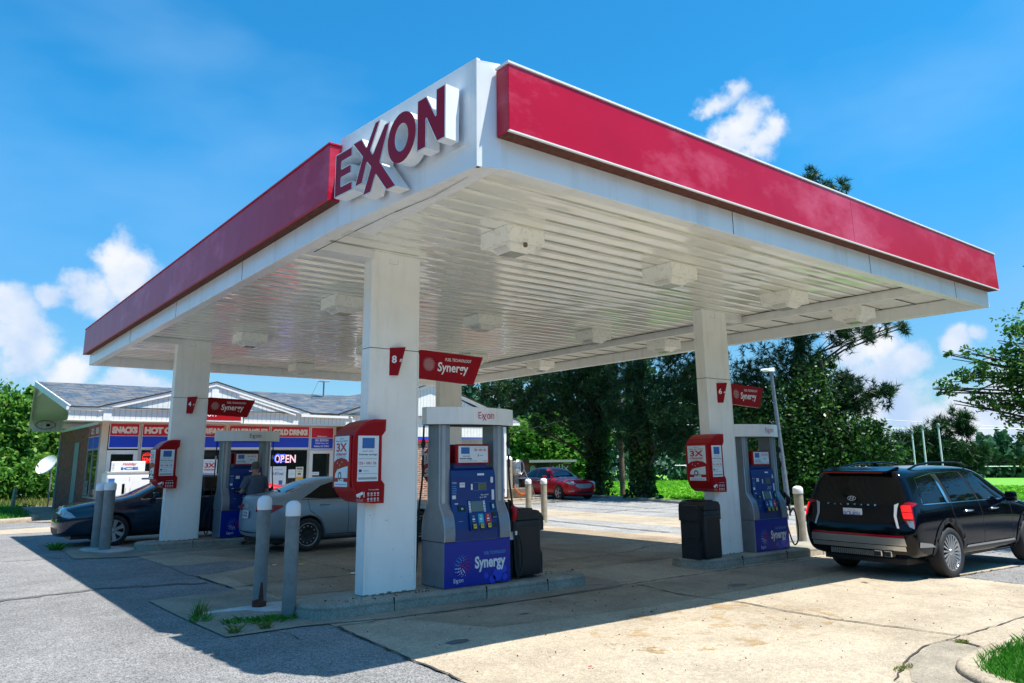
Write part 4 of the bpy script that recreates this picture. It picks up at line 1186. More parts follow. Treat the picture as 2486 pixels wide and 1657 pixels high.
# ------------------------------------------------------------------ black waste bins
def make_bin(label, loc, rz=0):
    root = thing('waste_bin', label, 'waste bin', loc, rz, 'black waste bins on the islands')
    mb = MB(); mb.box(-.24, -.27, 0, .24, .27, .72, 0, .03, 2); mb.box(-.20, -.275, .06, .20, -.265, .62, 1, .004); mb.box(-.20, .265, .06, .20, .275, .62, 1, .004)
    mb.box(-.155, -.279, .10, .165, -.274, .11, 1); mb.box(-.245, -.275, .64, .245, .275, .66, 1, .004)
    mb.build('bin_body', [M['bin'], M['black']], root)
    mb = MB()
    mb.prism([(-.245, .72), (-.245, .78), (-.20, .83), (-.12, .845), (.12, .845), (.20, .83), (.245, .78), (.245, .72)], 'y', -.275, .275, 0)
    mb.box(-.15, -.20, .84, .15, .20, .86, 0, .008)
    mb.build('lid', [M['bin']], root)
    for s in (-1, 1):
        mb = MB()
        mb.prism([(-.18, .30), (-.18, .56), (.18, .56), (.18, .30)], 'x', s * .24, s * .30, 0)
        mb.prism([(-.20, .56), (-.20, .74), (-.14, .79), (.14, .79), (.20, .74), (.20, .56)], 'x', s * .24, s * .355, 0)
        mb.prism([(-.19, 0), (-.19, .26), (-.16, .30), (.16, .30), (.19, .26), (.19, 0)], 'x', s * .24, s * .33, 0)
        mb.build('side_module', [M['bin']], root)
    return root
make_bin('black plastic bin on the nearest island, standing behind the nearest pump', (6.72, 8.42, .152))
make_bin('black plastic bin at the foot of the right column under the red service box', (10.47, 8.26, gz(10.5) + .15), R(3))
bpy.data.objects['waste_bin.001'].scale = (.92, .92, 1.06); bpy.data.objects['waste_bin'].scale = (.9, .9, 1.0)

# ------------------------------------------------------------------ bollards
def bollard(label, x, y, h, r=.075, mt='bollard', group='bollards at the pump islands', rust=False, lean=(0, 0), capr=1.1):
    root = thing('bollard', label, 'bollard', (x, y, gz(x)), 0, group)
    root.rotation_euler = (lean[0], lean[1], 0)
    mb = MB(); mb.tube([(0, 0, -.05), (0, 0, h - .12)], r, 24, 0)
    mb.build('post', [M[mt]], root)
    mb = MB(); c = r * capr
    mb.lathe([(c * .98, h - .155), (c, h - .15), (c, h - .055), (c * .93, h - .03), (c * .75, h - .01), (c * .4, h + .008), (0, h + .012)], 24, 0)
    mb.build('cap', [M['cap']], root)
    if rust:
        mb = MB(); rdd = random.Random(2); n = 24; v = []; f = []
        for k in range(n):
            a = 6.2832 * k / n; top = .075 + .03 * rdd.random() + (.20 if 16 < k < 19 else 0)
            v += [((r + .003) * math.cos(a), (r + .003) * math.sin(a), 0.005), ((r + .003) * math.cos(a), (r + .003) * math.sin(a), top)]
        for k in range(n): f.append((2 * k, (2 * k + 2) % (2 * n), (2 * k + 3) % (2 * n), 2 * k + 1))
        mb.add(v, f, 0, True); mb.build('rust_band', [M['rust']], root)
    return root
bollard('grey bollard with white cap and rusted foot, left one of the nearest pair', 3.48, 9.25, 1.265, .078, rust=True)
bollard('grey bollard with white cap and weeds at its foot, right one of the nearest pair', 3.50, 8.42, 1.23, .076)
bollard('grey bollard with white cap, right one of the pair before the dark blue sedan', 3.36, 17.50, 1.32, .105)
bollard('grey bollard half hidden, left one of the pair before the dark blue sedan', 3.30, 18.05, 1.30, .100)
bollard('weathered bollard with white cap standing between the right pump and the black car', 15.54, 9.54, 1.18, .10, 'bollardtan')
bollard('weathered bollard with white cap, right one of a pair near the red sedan', 15.06, 17.58, 1.27, .092, 'bollardtan')
bollard('weathered bollard half hidden by the bin, left one of a pair near the red sedan', 15.3, 18.6, 1.24, .092, 'bollardtan')

# ------------------------------------------------------------------ shop
YF, YE = 28.0, 27.0
shop = thing('convenience_store', 'low brick shop with white gables, grey shingle roof and red and blue window banners', 'shop', (0, 0, 0))
mb = MB()
# side wall (x = 4.94) in brick with a corner window opening
mb.prism([(28.0, 0), (36.6, 0), (36.6, 3.1), (29.9, 3.1), (29.9, .6), (28.0, .6)], 'x', 4.94, 5.14, 0)
mb.box(5.1, 36.4, 0, 20.9, 36.598, 3.098, 0)
recalc(mb.build('brick_wall', [M['brick']], shop))
MB().box(13.24, YF, 0, 13.52, YF + .2, 3.1, 0).build('brick_pier', [M['brick']], shop)
mb = MB()
mb.box(13.52, 27.15, 0, 20.9, 27.35, 2.46, 0); mb.box(20.7, 27.35, 0, 20.9, 36.4, 2.9, 0); mb.box(13.52, 27.35, 0, 13.72, 28.0, 2.46, 0)
mb.build('brick_wing', [M['brickbright']], shop)
# siding band and gables
def siding(mb, poly, y0, y1, mi=0, gi=1, pitch=.16):
    mb.prism(poly, 'y', y0, y1, mi)
    xs = [p[0] for p in poly]
    x = min(xs) + pitch
    while x < max(xs) - .02:
        zs = []
        n = len(poly)
        for i in range(n):
            a, b = poly[i], poly[(i + 1) % n]
            if (a[0] - x) * (b[0] - x) < 0: zs.append(a[1] + (b[1] - a[1]) * (x - a[0]) / (b[0] - a[0]))
        if len(zs) >= 2: mb.box(x - .005, y0 - .002, min(zs) + .01, x + .005, y0 + .002, max(zs) - .01, gi)
        x += pitch
mb = MB()
siding(mb, [(3.80, 3.06), (11.3, 3.04), (13.45, 3.04), (13.45, 3.36), (11.64, 3.38), (8.2, 4.33), (4.60, 3.38), (3.80, 3.38)], YE, YE + .04)
mb.build('siding', [M['siding'], M['inkgrey']], shop); mb = MB()
siding(mb, [(13.5, 2.66), (20.95, 2.66), (20.95, 3.3), (17.1, 4.78), (13.0, 3.40), (13.5, 3.3)], 27.05, 27.12)
mb.box(13.5, 27.06, 2.46, 20.9, 27.14, 2.56, 2); mb.box(13.5, 27.055, 2.56, 20.9, 27.14, 2.66, 3)
mb.build('siding', [M['siding'], M['inkgrey'], M['bannerred'], M['bannerblue']], shop); mb = MB()
siding(mb, [(3.86, 3.03), (4.92, 3.03), (4.92, 3.55), (3.86, 3.55)], 36.0, 36.05)
mb.build('siding', [M['siding'], M['inkgrey']], shop); mb = MB()
mb.prism([(31.9, 4.52), (30.6, 4.20), (33.2, 4.20)], 'x', 3.55, 3.58, 0)
mb.build('gable_panel', [M['siding']], shop); mb = MB()
mb.box(3.82, YE + .04, 3.05, 13.5, YF, 3.08, 4)       # ceiling of the overhang
mb.build('overhang_ceiling', [M['siding'], M['inkgrey'], M['bannerred'], M['bannerblue'], M['beige']], shop)
# white boards: fascia, posts, gutters, bargeboards
mb = MB()
def board(a, b, h, y0, y1, mi=0):
    mb.add([(a[0], y0, a[1] - h), (b[0], y0, b[1] - h), (b[0], y1, b[1] - h), (a[0], y1, a[1] - h), (a[0], y0, a[1]), (b[0], y0, b[1]), (b[0], y1, b[1]), (a[0], y1, a[1])],
           [(0, 3, 2, 1), (4, 5, 6, 7), (0, 1, 5, 4), (1, 2, 6, 5), (2, 3, 7, 6), (3, 0, 4, 7)], mi)
board((3.72, 3.47), (4.62, 3.46), .10, YE - .06, YE - .003); board((4.62, 3.46), (8.2, 4.44), .13, YE - .06, YE - .003); board((8.2, 4.44), (11.66, 3.47), .13, YE - .06, YE - .003)
board((11.3, 3.42), (13.2, 3.40), .09, YE - .14, YE - .062)
board((12.9, 3.50), (17.1, 4.90), .14, 26.98, 27.045); board((17.1, 4.90), (21.7, 3.36), .14, 26.98, 27.045)
mb.box(4.77, YE - .03, 3.06, 5.01, YE - .002, 3.44, 0); mb.box(8.07, YE - .03, 3.8, 8.30, YE - .002, 4.28, 0)
mb.box(3.78, YE - .025, 3.045, 13.45, YE - .004, 3.075, 0)
board((9.0, 4.02), (11.1, 3.42), .05, YE - .10, YE - .062)
mb.box(13.45, 26.98, .1, 13.55, 27.05, 3.35, 0); mb.box(20.88, 27.02, .1, 21.0, 27.148, 3.2, 0); mb.box(19.8, 26.9, 3.20, 21.7, 27.0, 3.30, 0)
mb.build('trim_board', [M['trim']], shop)
mb = MB()   # left bargeboards
for (a, b) in (((3.80, 26.96, 3.50), (3.33, 31.9, 4.66)), ((3.33, 31.9, 4.66), (3.84, 36.95, 3.25))):
    A = Vector(a); B = Vector(b)
    v = [A, B, B + Vector((0, 0, -.2)), A + Vector((0, 0, -.2))]; v += [p + Vector((.04, 0, 0)) for p in v]
    mb.add([tuple(p) for p in v], [(0, 1, 2, 3), (7, 6, 5, 4), (0, 4, 5, 1), (3, 2, 6, 7), (0, 3, 7, 4), (1, 5, 6, 2)], 0)
mb.box(4.90, 28.4, 3.0, 4.939, 36.0, 3.1, 0)
mb.build('bargeboard', [M['trim']], shop)
# roof
mb = MB()
th = .05
def plane(pts, mi, under=2):
    mb.add(pts, [tuple(range(len(pts)))], mi); mb.add([(p[0], p[1], p[2] - th) for p in pts], [tuple(range(len(pts)))[::-1]], under)
plane([(3.80, YE - .08, 3.48), (21.6, YE - .08, 3.48), (21.6, 31.9, 4.65), (3.33, 31.9, 4.65)], 0)
plane([(21.6, 37.0, 3.25), (3.84, 37.0, 3.25), (3.33, 31.9, 4.65), (21.6, 31.9, 4.65)], 0)
plane([(4.55, YE - .08, 3.485), (8.2, YE - .08, 4.475), (8.2, 31.2, 4.475)], 1)
plane([(8.2, YE - .08, 4.475), (11.75, YE - .08, 3.485), (8.2, 31.2, 4.475)], 1)
plane([(12.82, YE - .1, 3.49), (17.1, YE - .1, 4.93), (17.1, 37, 4.93), (12.82, 37, 3.49)], 1)
plane([(17.1, YE - .1, 4.93), (21.75, YE - .1, 3.38), (21.75, 37, 3.38), (17.1, 37, 4.93)], 1)
# dark shingle edge
def edge(a, b):
    A = Vector(a); B = Vector(b)
    mb.add([tuple(A), tuple(B), tuple(B - Vector((0, 0, .035))), tuple(A - Vector((0, 0, .035)))], [(0, 1, 2, 3)], 3)
y = YE - .082
for a, b in (((3.8, y, 3.483), (4.6, y, 3.49)), ((4.6, y, 3.49), (8.2, y, 4.477)), ((8.2, y, 4.477), (11.75, y, 3.487)), ((11.75, y, 3.487), (12.8, y, 3.49)), ((12.8, y - .02, 3.492), (17.1, y - .02, 4.932)), ((17.1, y - .02, 4.932), (21.75, y - .02, 3.382))): edge(a, b)
mb.build('roof', [M['shingle'], M['shingle_g'], M['trim'], M['gap']], shop)
# dark interior so that the glass reads as glass over a dim room
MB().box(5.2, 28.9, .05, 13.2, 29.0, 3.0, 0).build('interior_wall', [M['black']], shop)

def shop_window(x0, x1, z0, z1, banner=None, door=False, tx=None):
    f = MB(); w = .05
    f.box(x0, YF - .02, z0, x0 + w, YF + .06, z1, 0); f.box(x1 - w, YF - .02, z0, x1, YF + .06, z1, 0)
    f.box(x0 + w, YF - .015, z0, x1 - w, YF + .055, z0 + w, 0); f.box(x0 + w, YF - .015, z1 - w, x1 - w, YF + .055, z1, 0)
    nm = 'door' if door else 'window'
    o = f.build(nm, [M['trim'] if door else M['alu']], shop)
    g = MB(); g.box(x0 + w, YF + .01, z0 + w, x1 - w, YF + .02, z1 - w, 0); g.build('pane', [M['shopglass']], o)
    if door:
        d = MB(); d.box(x0 + w, YF - .01, z0 + w, x0 + w + .08, YF + .008, z1 - w, 0); d.box(x1 - w - .08, YF - .01, z0 + w, x1 - w, YF + .008, z1 - w, 0)
        d.box(x0 + w + .08, YF - .01, z1 - w - .08, x1 - w - .08, YF + .008, z1 - w, 0); d.box(x0 + w + .08, YF - .01, 1.08, x1 - w - .08, YF + .008, 1.14, 0); d.box(x0 + w + .08, YF - .01, z0 + w, x1 - w - .08, YF + .008, z0 + .3, 0)
        d.build('door_frame', [M['trim']], o)
        MB().tube([(x1 - .2, YF - .05, .95), (x1 - .2, YF - .05, 1.25)], .012, 6, 0).build('handle', [M['chrome']], o)
    return o
def banner(x0, x1, text, z0=2.2, z1=3.02, tw=None, bold=.075):
    m = MB(); m.box(x0, YF - .045, z0, x1, YF - .025, z1, 0)
    pd = Pad(m, (x0, YF - .045, z0), (1, 0, 0), (0, 0, 1), .002)
    W_ = x1 - x0; H = z1 - z0
    pd.rect(.02, H * .52, W_ - .02, H - .01, 1); pd.rect(.02, .04, W_ - .02, H * .50, 2)
    if text: pd.text(text, *(tw or (.07, H * .60, W_ - .07, H * .88)), 0, bold, 0, .9)
    return m.build('window_banner', [M['white'], M['bannerred'], M['bannerblue']], shop)
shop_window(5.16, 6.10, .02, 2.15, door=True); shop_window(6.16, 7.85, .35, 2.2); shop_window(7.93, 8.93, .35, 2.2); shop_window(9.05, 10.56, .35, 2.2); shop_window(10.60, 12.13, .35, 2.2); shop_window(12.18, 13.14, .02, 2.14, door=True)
banner(5.18, 6.09, 'SNACKS'); banner(6.17, 7.86, 'HOT COFFEE'); banner(7.93, 8.91, 'CREAM', tw=(.05, .49, .93, .72)); banner(9.06, 10.55, 'SANDWICHES'); banner(10.61, 12.12, 'COLD DRINKS')
m = MB(); m.box(12.18, YF - .045, 2.16, 13.13, YF - .025, 3.02, 0); pd = Pad(m, (12.18, YF - .045, 2.16), (1, 0, 0), (0, 0, 1), .002)
pd.rect(.03, .45, .92, .83, 1); pd.rect(.03, .04, .92, .43, 2); pd.text('Welcome to', .26, .48, .66, .53, 0, .03); pd.text('561 EXXON', .19, .31, .73, .40, 0, .04); pd.text('23350 Hwy. 561', .19, .20, .73, .27, 0, .03); pd.text('Enfield, NC 27823', .15, .09, .76, .16, 0, .03)
m.build('window_banner', [M['white'], M['bannerred'], M['bannerblue']], shop)
# pillars and sills
m = MB()
m.box(4.94, YF - .04, 0, 5.15, YF + .1, 3.06, 0); m.box(8.94, YF - .03, 0, 9.04, YF + .05, 3.06, 0); m.box(6.105, YF - .028, 0, 6.155, YF + .05, 3.06, 1); m.box(7.865, YF - .028, 0, 7.925, YF + .05, 3.06, 1); m.box(10.565, YF - .028, 0, 10.595, YF + .05, 3.06, 1); m.box(12.135, YF - .028, 0, 12.175, YF + .05, 3.06, 1); m.box(13.145, YF - .028, 0, 13.235, YF + .05, 3.06, 2)
m.box(6.155, YF - .02, 0, 12.135, YF + .04, .345, 2); m.box(5.15, YF - .02, 3.025, 13.14, YF + .04, 3.06, 1)
m.build('pillar', [M['beige'], M['alu'], M['trim']], shop)
# corner window in the side wall
f = MB()
for a in ((27.97, 28.03), (28.93, 28.99), (29.84, 29.90)): f.box(4.90, a[0], .60, 4.97, a[1], 3.04, 0)
f.box(4.905, 28.03, .60, 4.965, 29.84, .66, 0); f.box(4.905, 28.03, 2.16, 4.965, 29.84, 2.22, 0)
o = f.build('window', [M['greydoor']], shop)
g = MB(); g.box(4.93, 28.03, .66, 4.94, 29.84, 3.02, 0); g.build('pane', [M['shopglass']], o)
m = MB(); m.box(4.915, 28.04, 2.2, 4.925, 29.83, 3.02, 0); pd = Pad(m, (4.915, 29.83, 2.2), (0, -1, 0), (0, 0, 1), .002)
pd.rect(.0, .42, 1.79, .81, 1); pd.rect(0, .0, 1.79, .40, 2); pd.rect(0, .40, 1.79, .42, 0); pd.text('COLD', .25, .50, .75, .70, 0, .04); pd.text('BEER', 1.1, .50, 1.6, .70, 0, .04)
m.build('window_banner', [M['white'], M['bannerred'], M['bannerblue']], shop)
m = MB(); m.box(4.885, 29.2, .70, 4.90, 29.6, 1.15, 0); pd = Pad(m, (4.885, 29.6, .70), (0, -1, 0), (0, 0, 1), .002); pd.rect(.04, .24, .36, .41, 1); pd.rect(.08, .05, .3, .19, 1); m.build('window_notice', [M['inkgrey'], M['inkdark']], shop)
m = MB(); m.box(4.91, 31.7, .15, 4.936, 32.55, 2.5, 0, .004); m.build('door', [M['greydoor']], shop)
m = MB(); m.box(4.88, 36.0, 0, 4.936, 36.2, 2.9, 0); m.build('downspout', [M['greydoor']], shop)
# downspout at the valley
m = MB(); m.tube([(13.35, 26.9, 3.36), (13.38, 26.95, 3.25), (13.42, 26.93, 3.1), (13.42, 26.93, .1)], .04, 8, 0); m.build('downspout', [M['trim']], shop)
# posters in the windows
def poster(name, x0, z0, x1, z1, fn, mats, y=YF - .035):
    m = MB(); m.box(x0, y, z0, x1, y + .012, z1, 0); pd = Pad(m, (x0, y, z0), (1, 0, 0), (0, 0, 1), .002); fn(pd, x1 - x0, z1 - z0); return m.build(name, mats, shop)
PM = [M['poster'], M['inkred'], M['inkdark'], M['inkblue'], M['inkorange'], M['white'], M['cream']]
poster('window_poster', 8.22, 1.2, 8.72, 1.83, lambda p, w, h: (p.text('3X', .08, .34, w - .08, .50, 1, .04), p.text('cleaner', .06, .24, w - .06, .32, 1, .02), p.rect(0, 0, w, .11, 1), p.text('Keep your engine', .09, .53, w - .09, .555, 3)), PM)
poster('window_poster', 10.66, .62, 11.27, 1.55, lambda p, w, h: (p.text("10'/gal", .11, .58, w - .11, .72, 3, .02), p.text('Instant savings', .15, .80, w - .15, .83, 3), p.rect(0, 0, w, .16, 4), p.poly([(.05, .27), (.1, .31), (.28, .33), (.32, .27)], 5), p.rect(.34, .24, .48, .42, 3), p.rect(.1, .06, .5, .1, 5)), PM)
poster('window_poster', 11.36, 1.12, 11.63, 1.43, lambda p, w, h: (p.text('NO ATM', .05, .13, w - .05, .16, 2),), PM)
poster('window_poster', 11.65, .95, 11.94, 1.52, lambda p, w, h: (p.text('FREE', .04, .47, w - .04, .53, 2, .04), p.rect(0, 0, w, .2, 4), p.text('coffee', .06, .38, w - .06, .42, 2), p.rect(.08, .28, .2, .34, 2)), [M['cream']] + PM[1:])
poster('window_poster', 10.25, .8, 10.5, 1.5, lambda p, w, h: (p.rect(0, 0, w, .2, 4),), PM)
poster('window_poster', 12.26, 1.2, 12.58, 1.32, lambda p, w, h: (p.text('PUSH', .06, .04, w - .06, .08, 2),), PM, YF - .035)
# lit OPEN sign
m = MB(); pd = Pad(m, (10.82, YF - .03, 1.68), (1, 0, 0), (0, 0, 1), .0)
pd.text('O', 0, .0, .18, .29, 0, .01); pd.text('P', .20, 0, .36, .29, 0, .04); pd.text('EN', .40, 0, .80, .29, 0, .02); pd.ring(.1, .16, .13, .17, .03, 1, .004, 20); pd.rect(.17, .03, .38, .06, 1, .004); pd.rect(.17, .28, .40, .31, 1, .004)
o = m.build('open_sign', [M['neonw'], M['neonb']]); tag(o, 'glowing pink and blue sign reading OPEN in the shop window', 'neon sign')
m = MB(); m.box(6.22, YF - .06, 1.70, 6.55, YF - .03, 2.08, 0); pd = Pad(m, (6.22, YF - .06, 1.70), (1, 0, 0), (0, 0, 1), .002); pd.text('234', .04, .06, .28, .20, 1, .03); pd.text('SSSSSS', .05, .26, .28, .31, 1, .0)
pd.ring(.165, .19, .15, .17, .01, 1)
o = m.build('lottery_display', [M['rust'], M['led']]); tag(o, 'small red lit number display reading 234 in the window behind the ice freezer', 'display')
# red lit box sign under the first gable
m = MB(); m.box(6.9, YE - .14, 3.09, 9.14, YE - .065, 3.62, 0); m.box(6.95, YE - .147, 3.14, 9.09, YE - .141, 3.57, 1)
pd = Pad(m, (6.95, YE - .147, 3.14), (1, 0, 0), (0, 0, 1), .002); pd.small_brand(.62, .12, .22, 2)
m.box(9.17, YE - .12, 3.02, 9.19, YE - .1, 3.4, 3)
o = m.build('box_sign', [M['trim'], M['redbox'], M['white'], M['gap']]); tag(o, 'red box sign with white rim under the front gable, mostly hidden behind a flag sign', 'sign')
# antenna on the roof
root = thing('roof_antenna', 'flat dish antenna on a short pole standing on the shop roof ridge', 'antenna', (14.0, 31.0, 4.38))
MB().tube([(0, 0, -.05), (0, 0, .72)], .035, 8, 0).tube([(0, 0, .0), (0, 0, .12)], [.09, .045], 8, 0).build('pole', [M['steel']], root)
m = MB(); m.tube([(-.32, 0, .78), (-.25, 0, .76), (.0, 0, .74)], .015, 6, 0); m.lathe([(0, .72), (.12, .735), (.30, .765), (.30, .775), (.0, .78)], 20, 0); m.build('dish', [M['cap']], root)
m = MB(); m.box(-.62, -.25, -.02, .95, -.2, .06, 1); m.box(-.62, .3, .02, .7, .35, .1, 1)
for k in range(5): m.box(-.4 + .27 * k, -.22, .02, -.18 + .27 * k, .28, .05, 0)
m.build('ballast_frame', [M['trim'], M['steel']], root)
m = MB(); m.tube([(-.28, 0, .72), (-.75, -.3, -.1)], .006, 5, 0); m.build('guy_wire', [M['gap']], root)
# camera or cable on the left gable
m = MB()
# ice freezer
root = thing('ice_freezer', 'white ice freezer with a lettered top board beside the shop door', 'ice freezer', (5.6, 27.0, .02))
m = MB(); m.box(-.62, -.40, .02, .62, .40, 1.42, 0, .012); m.box(-.64, -.42, 1.40, .64, .40, 1.44, 1); m.build('cabinet', [M['cap'], M['alu']], root)
for s_ in (0, 1):
    m = MB(); x0 = -.60 + s_ * .62; m.box(x0, -.43, .12, x0 + .58, -.402, 1.30, 0, .01); m.box(x0 + (.52 if s_ == 0 else .04), -.448, .7, x0 + (.535 if s_ == 0 else .055), -.43, .95, 1)
    pd = Pad(m, (x0, -.43, .12), (1, 0, 0), (0, 0, 1), .002); pd.rect(.02, 1.02, .2, 1.12, 2) if s_ == 0 else pd.rect(.35, 1.07, .55, 1.12, 3); pd.rect(.1, .3, .5, .95, 4) if s_ == 0 else pd.rect(-.2, .2, .3, 1.02, 4)
    m.build('door', [M['cap'], M['alu'], M['inkblue'], M['inkdark'], M['wh']], root)
m = MB(); m.box(-.52, -.36, 1.44, .46, -.30, 1.76, 0, .008); pd = Pad(m, (-.52, -.36, 1.44), (1, 0, 0), (0, 0, 1), .002)
pd.text('Holiday', .32, .17, .72, .28, 1, .02, .3); pd.text('ICE', .28, .05, .78, .14, 2, .05); 
for k in range(5): pd.rect(.03, .05 + k * .045, .09, .065 + k * .045, 3)
m.build('top_board', [M['cap'], M['inkred'], M['inkblue'], M['inkgrey']], root)

# satellite dish on a post at the left of the shop
root = thing('satellite_dish', 'white satellite dish on a grey post left of the brick side wall', 'satellite dish', (4.95, 37.9, 0))
MB().tube([(0, 0, -.05), (0, 0, 1.35)], .03, 8, 0).build('post', [M['steel']], root)
m = MB(); prof = [(.44 * t, .13 * t * t) for t in [i / 8 for i in range(9)]]
Mx = Matrix.Translation((-.16, -.12, 1.66)) @ Matrix.Rotation(R(-62), 4, Vector((1, .75, 0)).normalized()).inverted()
Mx = Matrix.Translation((-.16, -.10, 1.66)) @ Vector((-.55, -.45, .45)).normalized().to_track_quat('Z', 'Y').to_matrix().to_4x4()
m.lathe(prof + [(.445, .135), (.44, .115)] + [(.42 * t, .115 * t * t - .012) for t in [i / 8 for i in range(8, -1, -1)]], 28, 0, Mx)
m.build('dish', [M['cap']], root)
m = MB(); m.tube([tuple(Mx @ Vector((0, -.42, .12))), tuple(Mx @ Vector((0, -.28, .45)))], .013, 6, 0); m.tube([tuple(Mx @ Vector((0, -.30, .42))), tuple(Mx @ Vector((0, -.24, .50)))], .03, 8, 0); m.tube([tuple(Mx @ Vector((0, 0, 0))), (0, 0, 1.3)], .03, 6, 0)
m.build('receiver_arm', [M['steel']], root)
# old post in the lawn
m = MB(); m.box(-.06, -.06, -.05, .06, .06, .76, 0, .015); m.box(-.045, -.045, .76, .045, .045, .80, 0, .01)
o = m.build('garden_post', [M['bollardtan']], None, (3.55, 36.4, .05)); o.rotation_euler = (0, R(3), R(20)); tag(o, 'short weathered square post standing in the lawn at far left', 'post')
# coiled cable on the gable return
m = MB(); pts = []
for k in range(25):
    a = 6.2832 * k / 24; pts.append((4.3 + .34 * math.cos(a), 35.97, 3.3 + .17 * math.sin(a)))
m.tube(pts, .012, 5, 0); m.box(4.33, 35.93, 3.24, 4.45, 35.99, 3.34, 0)
m.build('cable_loop', [M['gap']], shop)

# ------------------------------------------------------------------ air and vacuum machine
g0 = gz(22.8)
root = thing('air_pump_tower', 'tall tan air tower with coiled grey hose standing beside the red sedan', 'air pump', (22.85, 28.75, g0))
m = MB(); m.tube([(-.42, 0, .55), (-.42, 0, 1.86)], .21, 20, 0); m.lathe([(.215, 1.86), (.20, 1.93), (.12, 2.02), (0, 2.05)], 20, 1, Matrix.Translation((-.42, 0, 0)))
for z in (1.1, 1.3, 1.55, 1.75): m.box(-.53, -.225, z, -.44, -.205, z + .01, 2)
m.build('tank', [M['bollardtan'], M['cap'], M['gap']], root)
m = MB(); m.box(-.12, -.12, .55, .12, .12, 1.15, 0, .01); m.build('pedestal', [M['steel']], root)
m = MB(); m.box(-.08, -.15, 1.15, .26, .08, 1.80, 0, .02); m.box(0, -.16, 1.3, .18, -.151, 1.5, 1); m.build('meter_box', [M['cap'], M['inkgrey']], root)
m = MB()
for j in range(5):
    pts = [(.10 + (.30 - .012 * j) * math.cos(6.2832 * k / 24), -.18 - .02 * j, 1.50 + (.36 - .012 * j) * math.sin(6.2832 * k / 24)) for k in range(25)]
    m.tube(pts, .018, 6, 0)
m.tube([(.38, -.22, 1.4), (.5, -.3, 1.05), (.75, -.35, .6), (.9, -.4, .1), (.92, -.4, .02)], .022, 6, 0)
m.build('grey_hose', [M['satin']], root)
m = MB()
pts = []
for k in range(200):
    t = k / 199; a = 2 * math.pi * 22 * t; x = -.45 + 1.0 * t; zc = .62 - .36 * math.sin(math.pi * t)
    pts.append((x, -.48 + .055 * math.cos(a), zc + .055 * math.sin(a)))
m.tube(pts, .010, 5, 0); m.build('orange_hose', [mat('orange_hose', (.75, .16, .02), .4)], root)
m = MB(); m.box(-.75, -.42, 0, .75, .42, .55, 0, .02); pd = Pad(m, (-.75, -.42, 0), (1, 0, 0), (0, 0, 1), .003); pd.ring(1.18, .3, .12, .12, .03, 1); m.build('wooden_plinth', [M['wood'], M['beige']], root)
m = MB(); m.box(.5, .5, .55, 1.0, .8, .95, 0, .02); m.box(.4, .45, .95, 1.1, .85, 1.0, 1); m.box(.8, .45, .3, .9, .55, .95, 0); m.build('compressor', [M['black'], M['steel']], root)
m = MB(); m.box(21.6, 28.1, g0 - .02, 24.3, 29.4, g0 + .10, 0, .02); o = m.build('concrete_plinth', [M['concrete']]); tag(o, 'low concrete slab under the air tower', 'slab')

# ------------------------------------------------------------------ dark boarded food trailer behind the red sedan
g0 = gz(30)
root = thing('food_trailer', 'old dark boarded trailer with white painted crosses behind the red sedan', 'trailer', (29.6, 34.7, g0))
m = MB(); m.box(-1.75, -.9, .35, 1.55, .9, 1.75, 0); 
for k in range(9): m.box(-1.75, -.903, .5 + k * .14, 1.55, -.899, .505 + k * .14, 1)
m.build('body', [M['redwood'], M['gap']], root)
m = MB(); m.box(-1.95, -1.2, 1.78, 1.7, 1.0, 1.85, 0); m.box(-1.95, -1.22, 1.72, 1.7, -1.2, 1.86, 1); m.build('roof', [M['black'], M['steel']], root)
m = MB(); m.box(-1.1, -.93, 1.05, -.2, -.905, 1.65, 1); m.box(-1.15, -.94, 1.02, -.15, -.93, 1.05, 0); m.build('hatch', [M['trim'], M['gap']], root)
m = MB(); pd = Pad(m, (0, -.905, 0), (1, 0, 0), (0, 0, 1), .004)
for cx in (.25, 1.1): pd.stroke((cx - .2, 1.2), (cx + .2, 1.5), .04, 0); pd.stroke((cx - .2, 1.5), (cx + .2, 1.2), .04, 0, .002)
pd.rect(.55, 1.15, .62, 1.6, 0); pd.rect(.78, 1.15, .85, 1.6, 0); pd.text('BAR-B-Q', .9, 1.62, 1.5, 1.70, 0, .03); pd.text('W.D.G.', .7, .45, 1.4, .62, 0, .02); pd.rect(-1.6, 1.2, -1.3, 1.5, 1); pd.ring(-1.45, 1.35, .2, .2, .02, 0)
m.build('painted_marks', [M['cap'], M['inkgrey']], root)
for x in (-1.0, 1.0):
    m = MB(); m.tube([(x, -.95, .28), (x, -.75, .28)], .28, 16, 0); m.build('wheel', [M['rubber']], root)

# ------------------------------------------------------------------ poles
g0 = gz(25.2)
root = thing('lamp_post', 'leaning grey lamp post with a flat white head behind the right pump', 'lamp post', (25.3, 15.95, g0))
TOP = (-1.9 + .55, .55, 0)
m = MB(); n_ = 14; m.tube([(-.02 * i * 1.0, .0 + .005 * i, -.1 + 5.0 * i / n_ * 1.02) for i in range(n_ + 1)], [.095 - .035 * i / n_ for i in range(n_ + 1)], 12, 0)
m.build('pole', [M['lamppost']], root)
m = MB(); m.prism([(-.75, 4.98), (-.70, 5.04), (-.35, 5.06), (-.22, 5.10), (-.22, 4.97), (-.5, 4.94)], 'y', -.05, .20, 0); m.build('lamp_head', [M['cap']], root)
g0 = gz(28)
root = thing('utility_pole', 'short brown pole with small white box between the dark tree trunks', 'utility pole', (27.9, 26.6, g0))
MB().tube([(0, 0, -.1), (0, 0, 5.0)], [.14, .11], 10, 0).build('pole', [M['wood']], root)
m = MB(); m.tube([(.1, -.1, 4.9), (.12, -.12, 4.2), (.18, -.15, 3.9), (.24, -.12, 4.3), (.2, -.1, 4.9)], .03, 6, 0); m.build('cable_loop', [M['cap']], root)
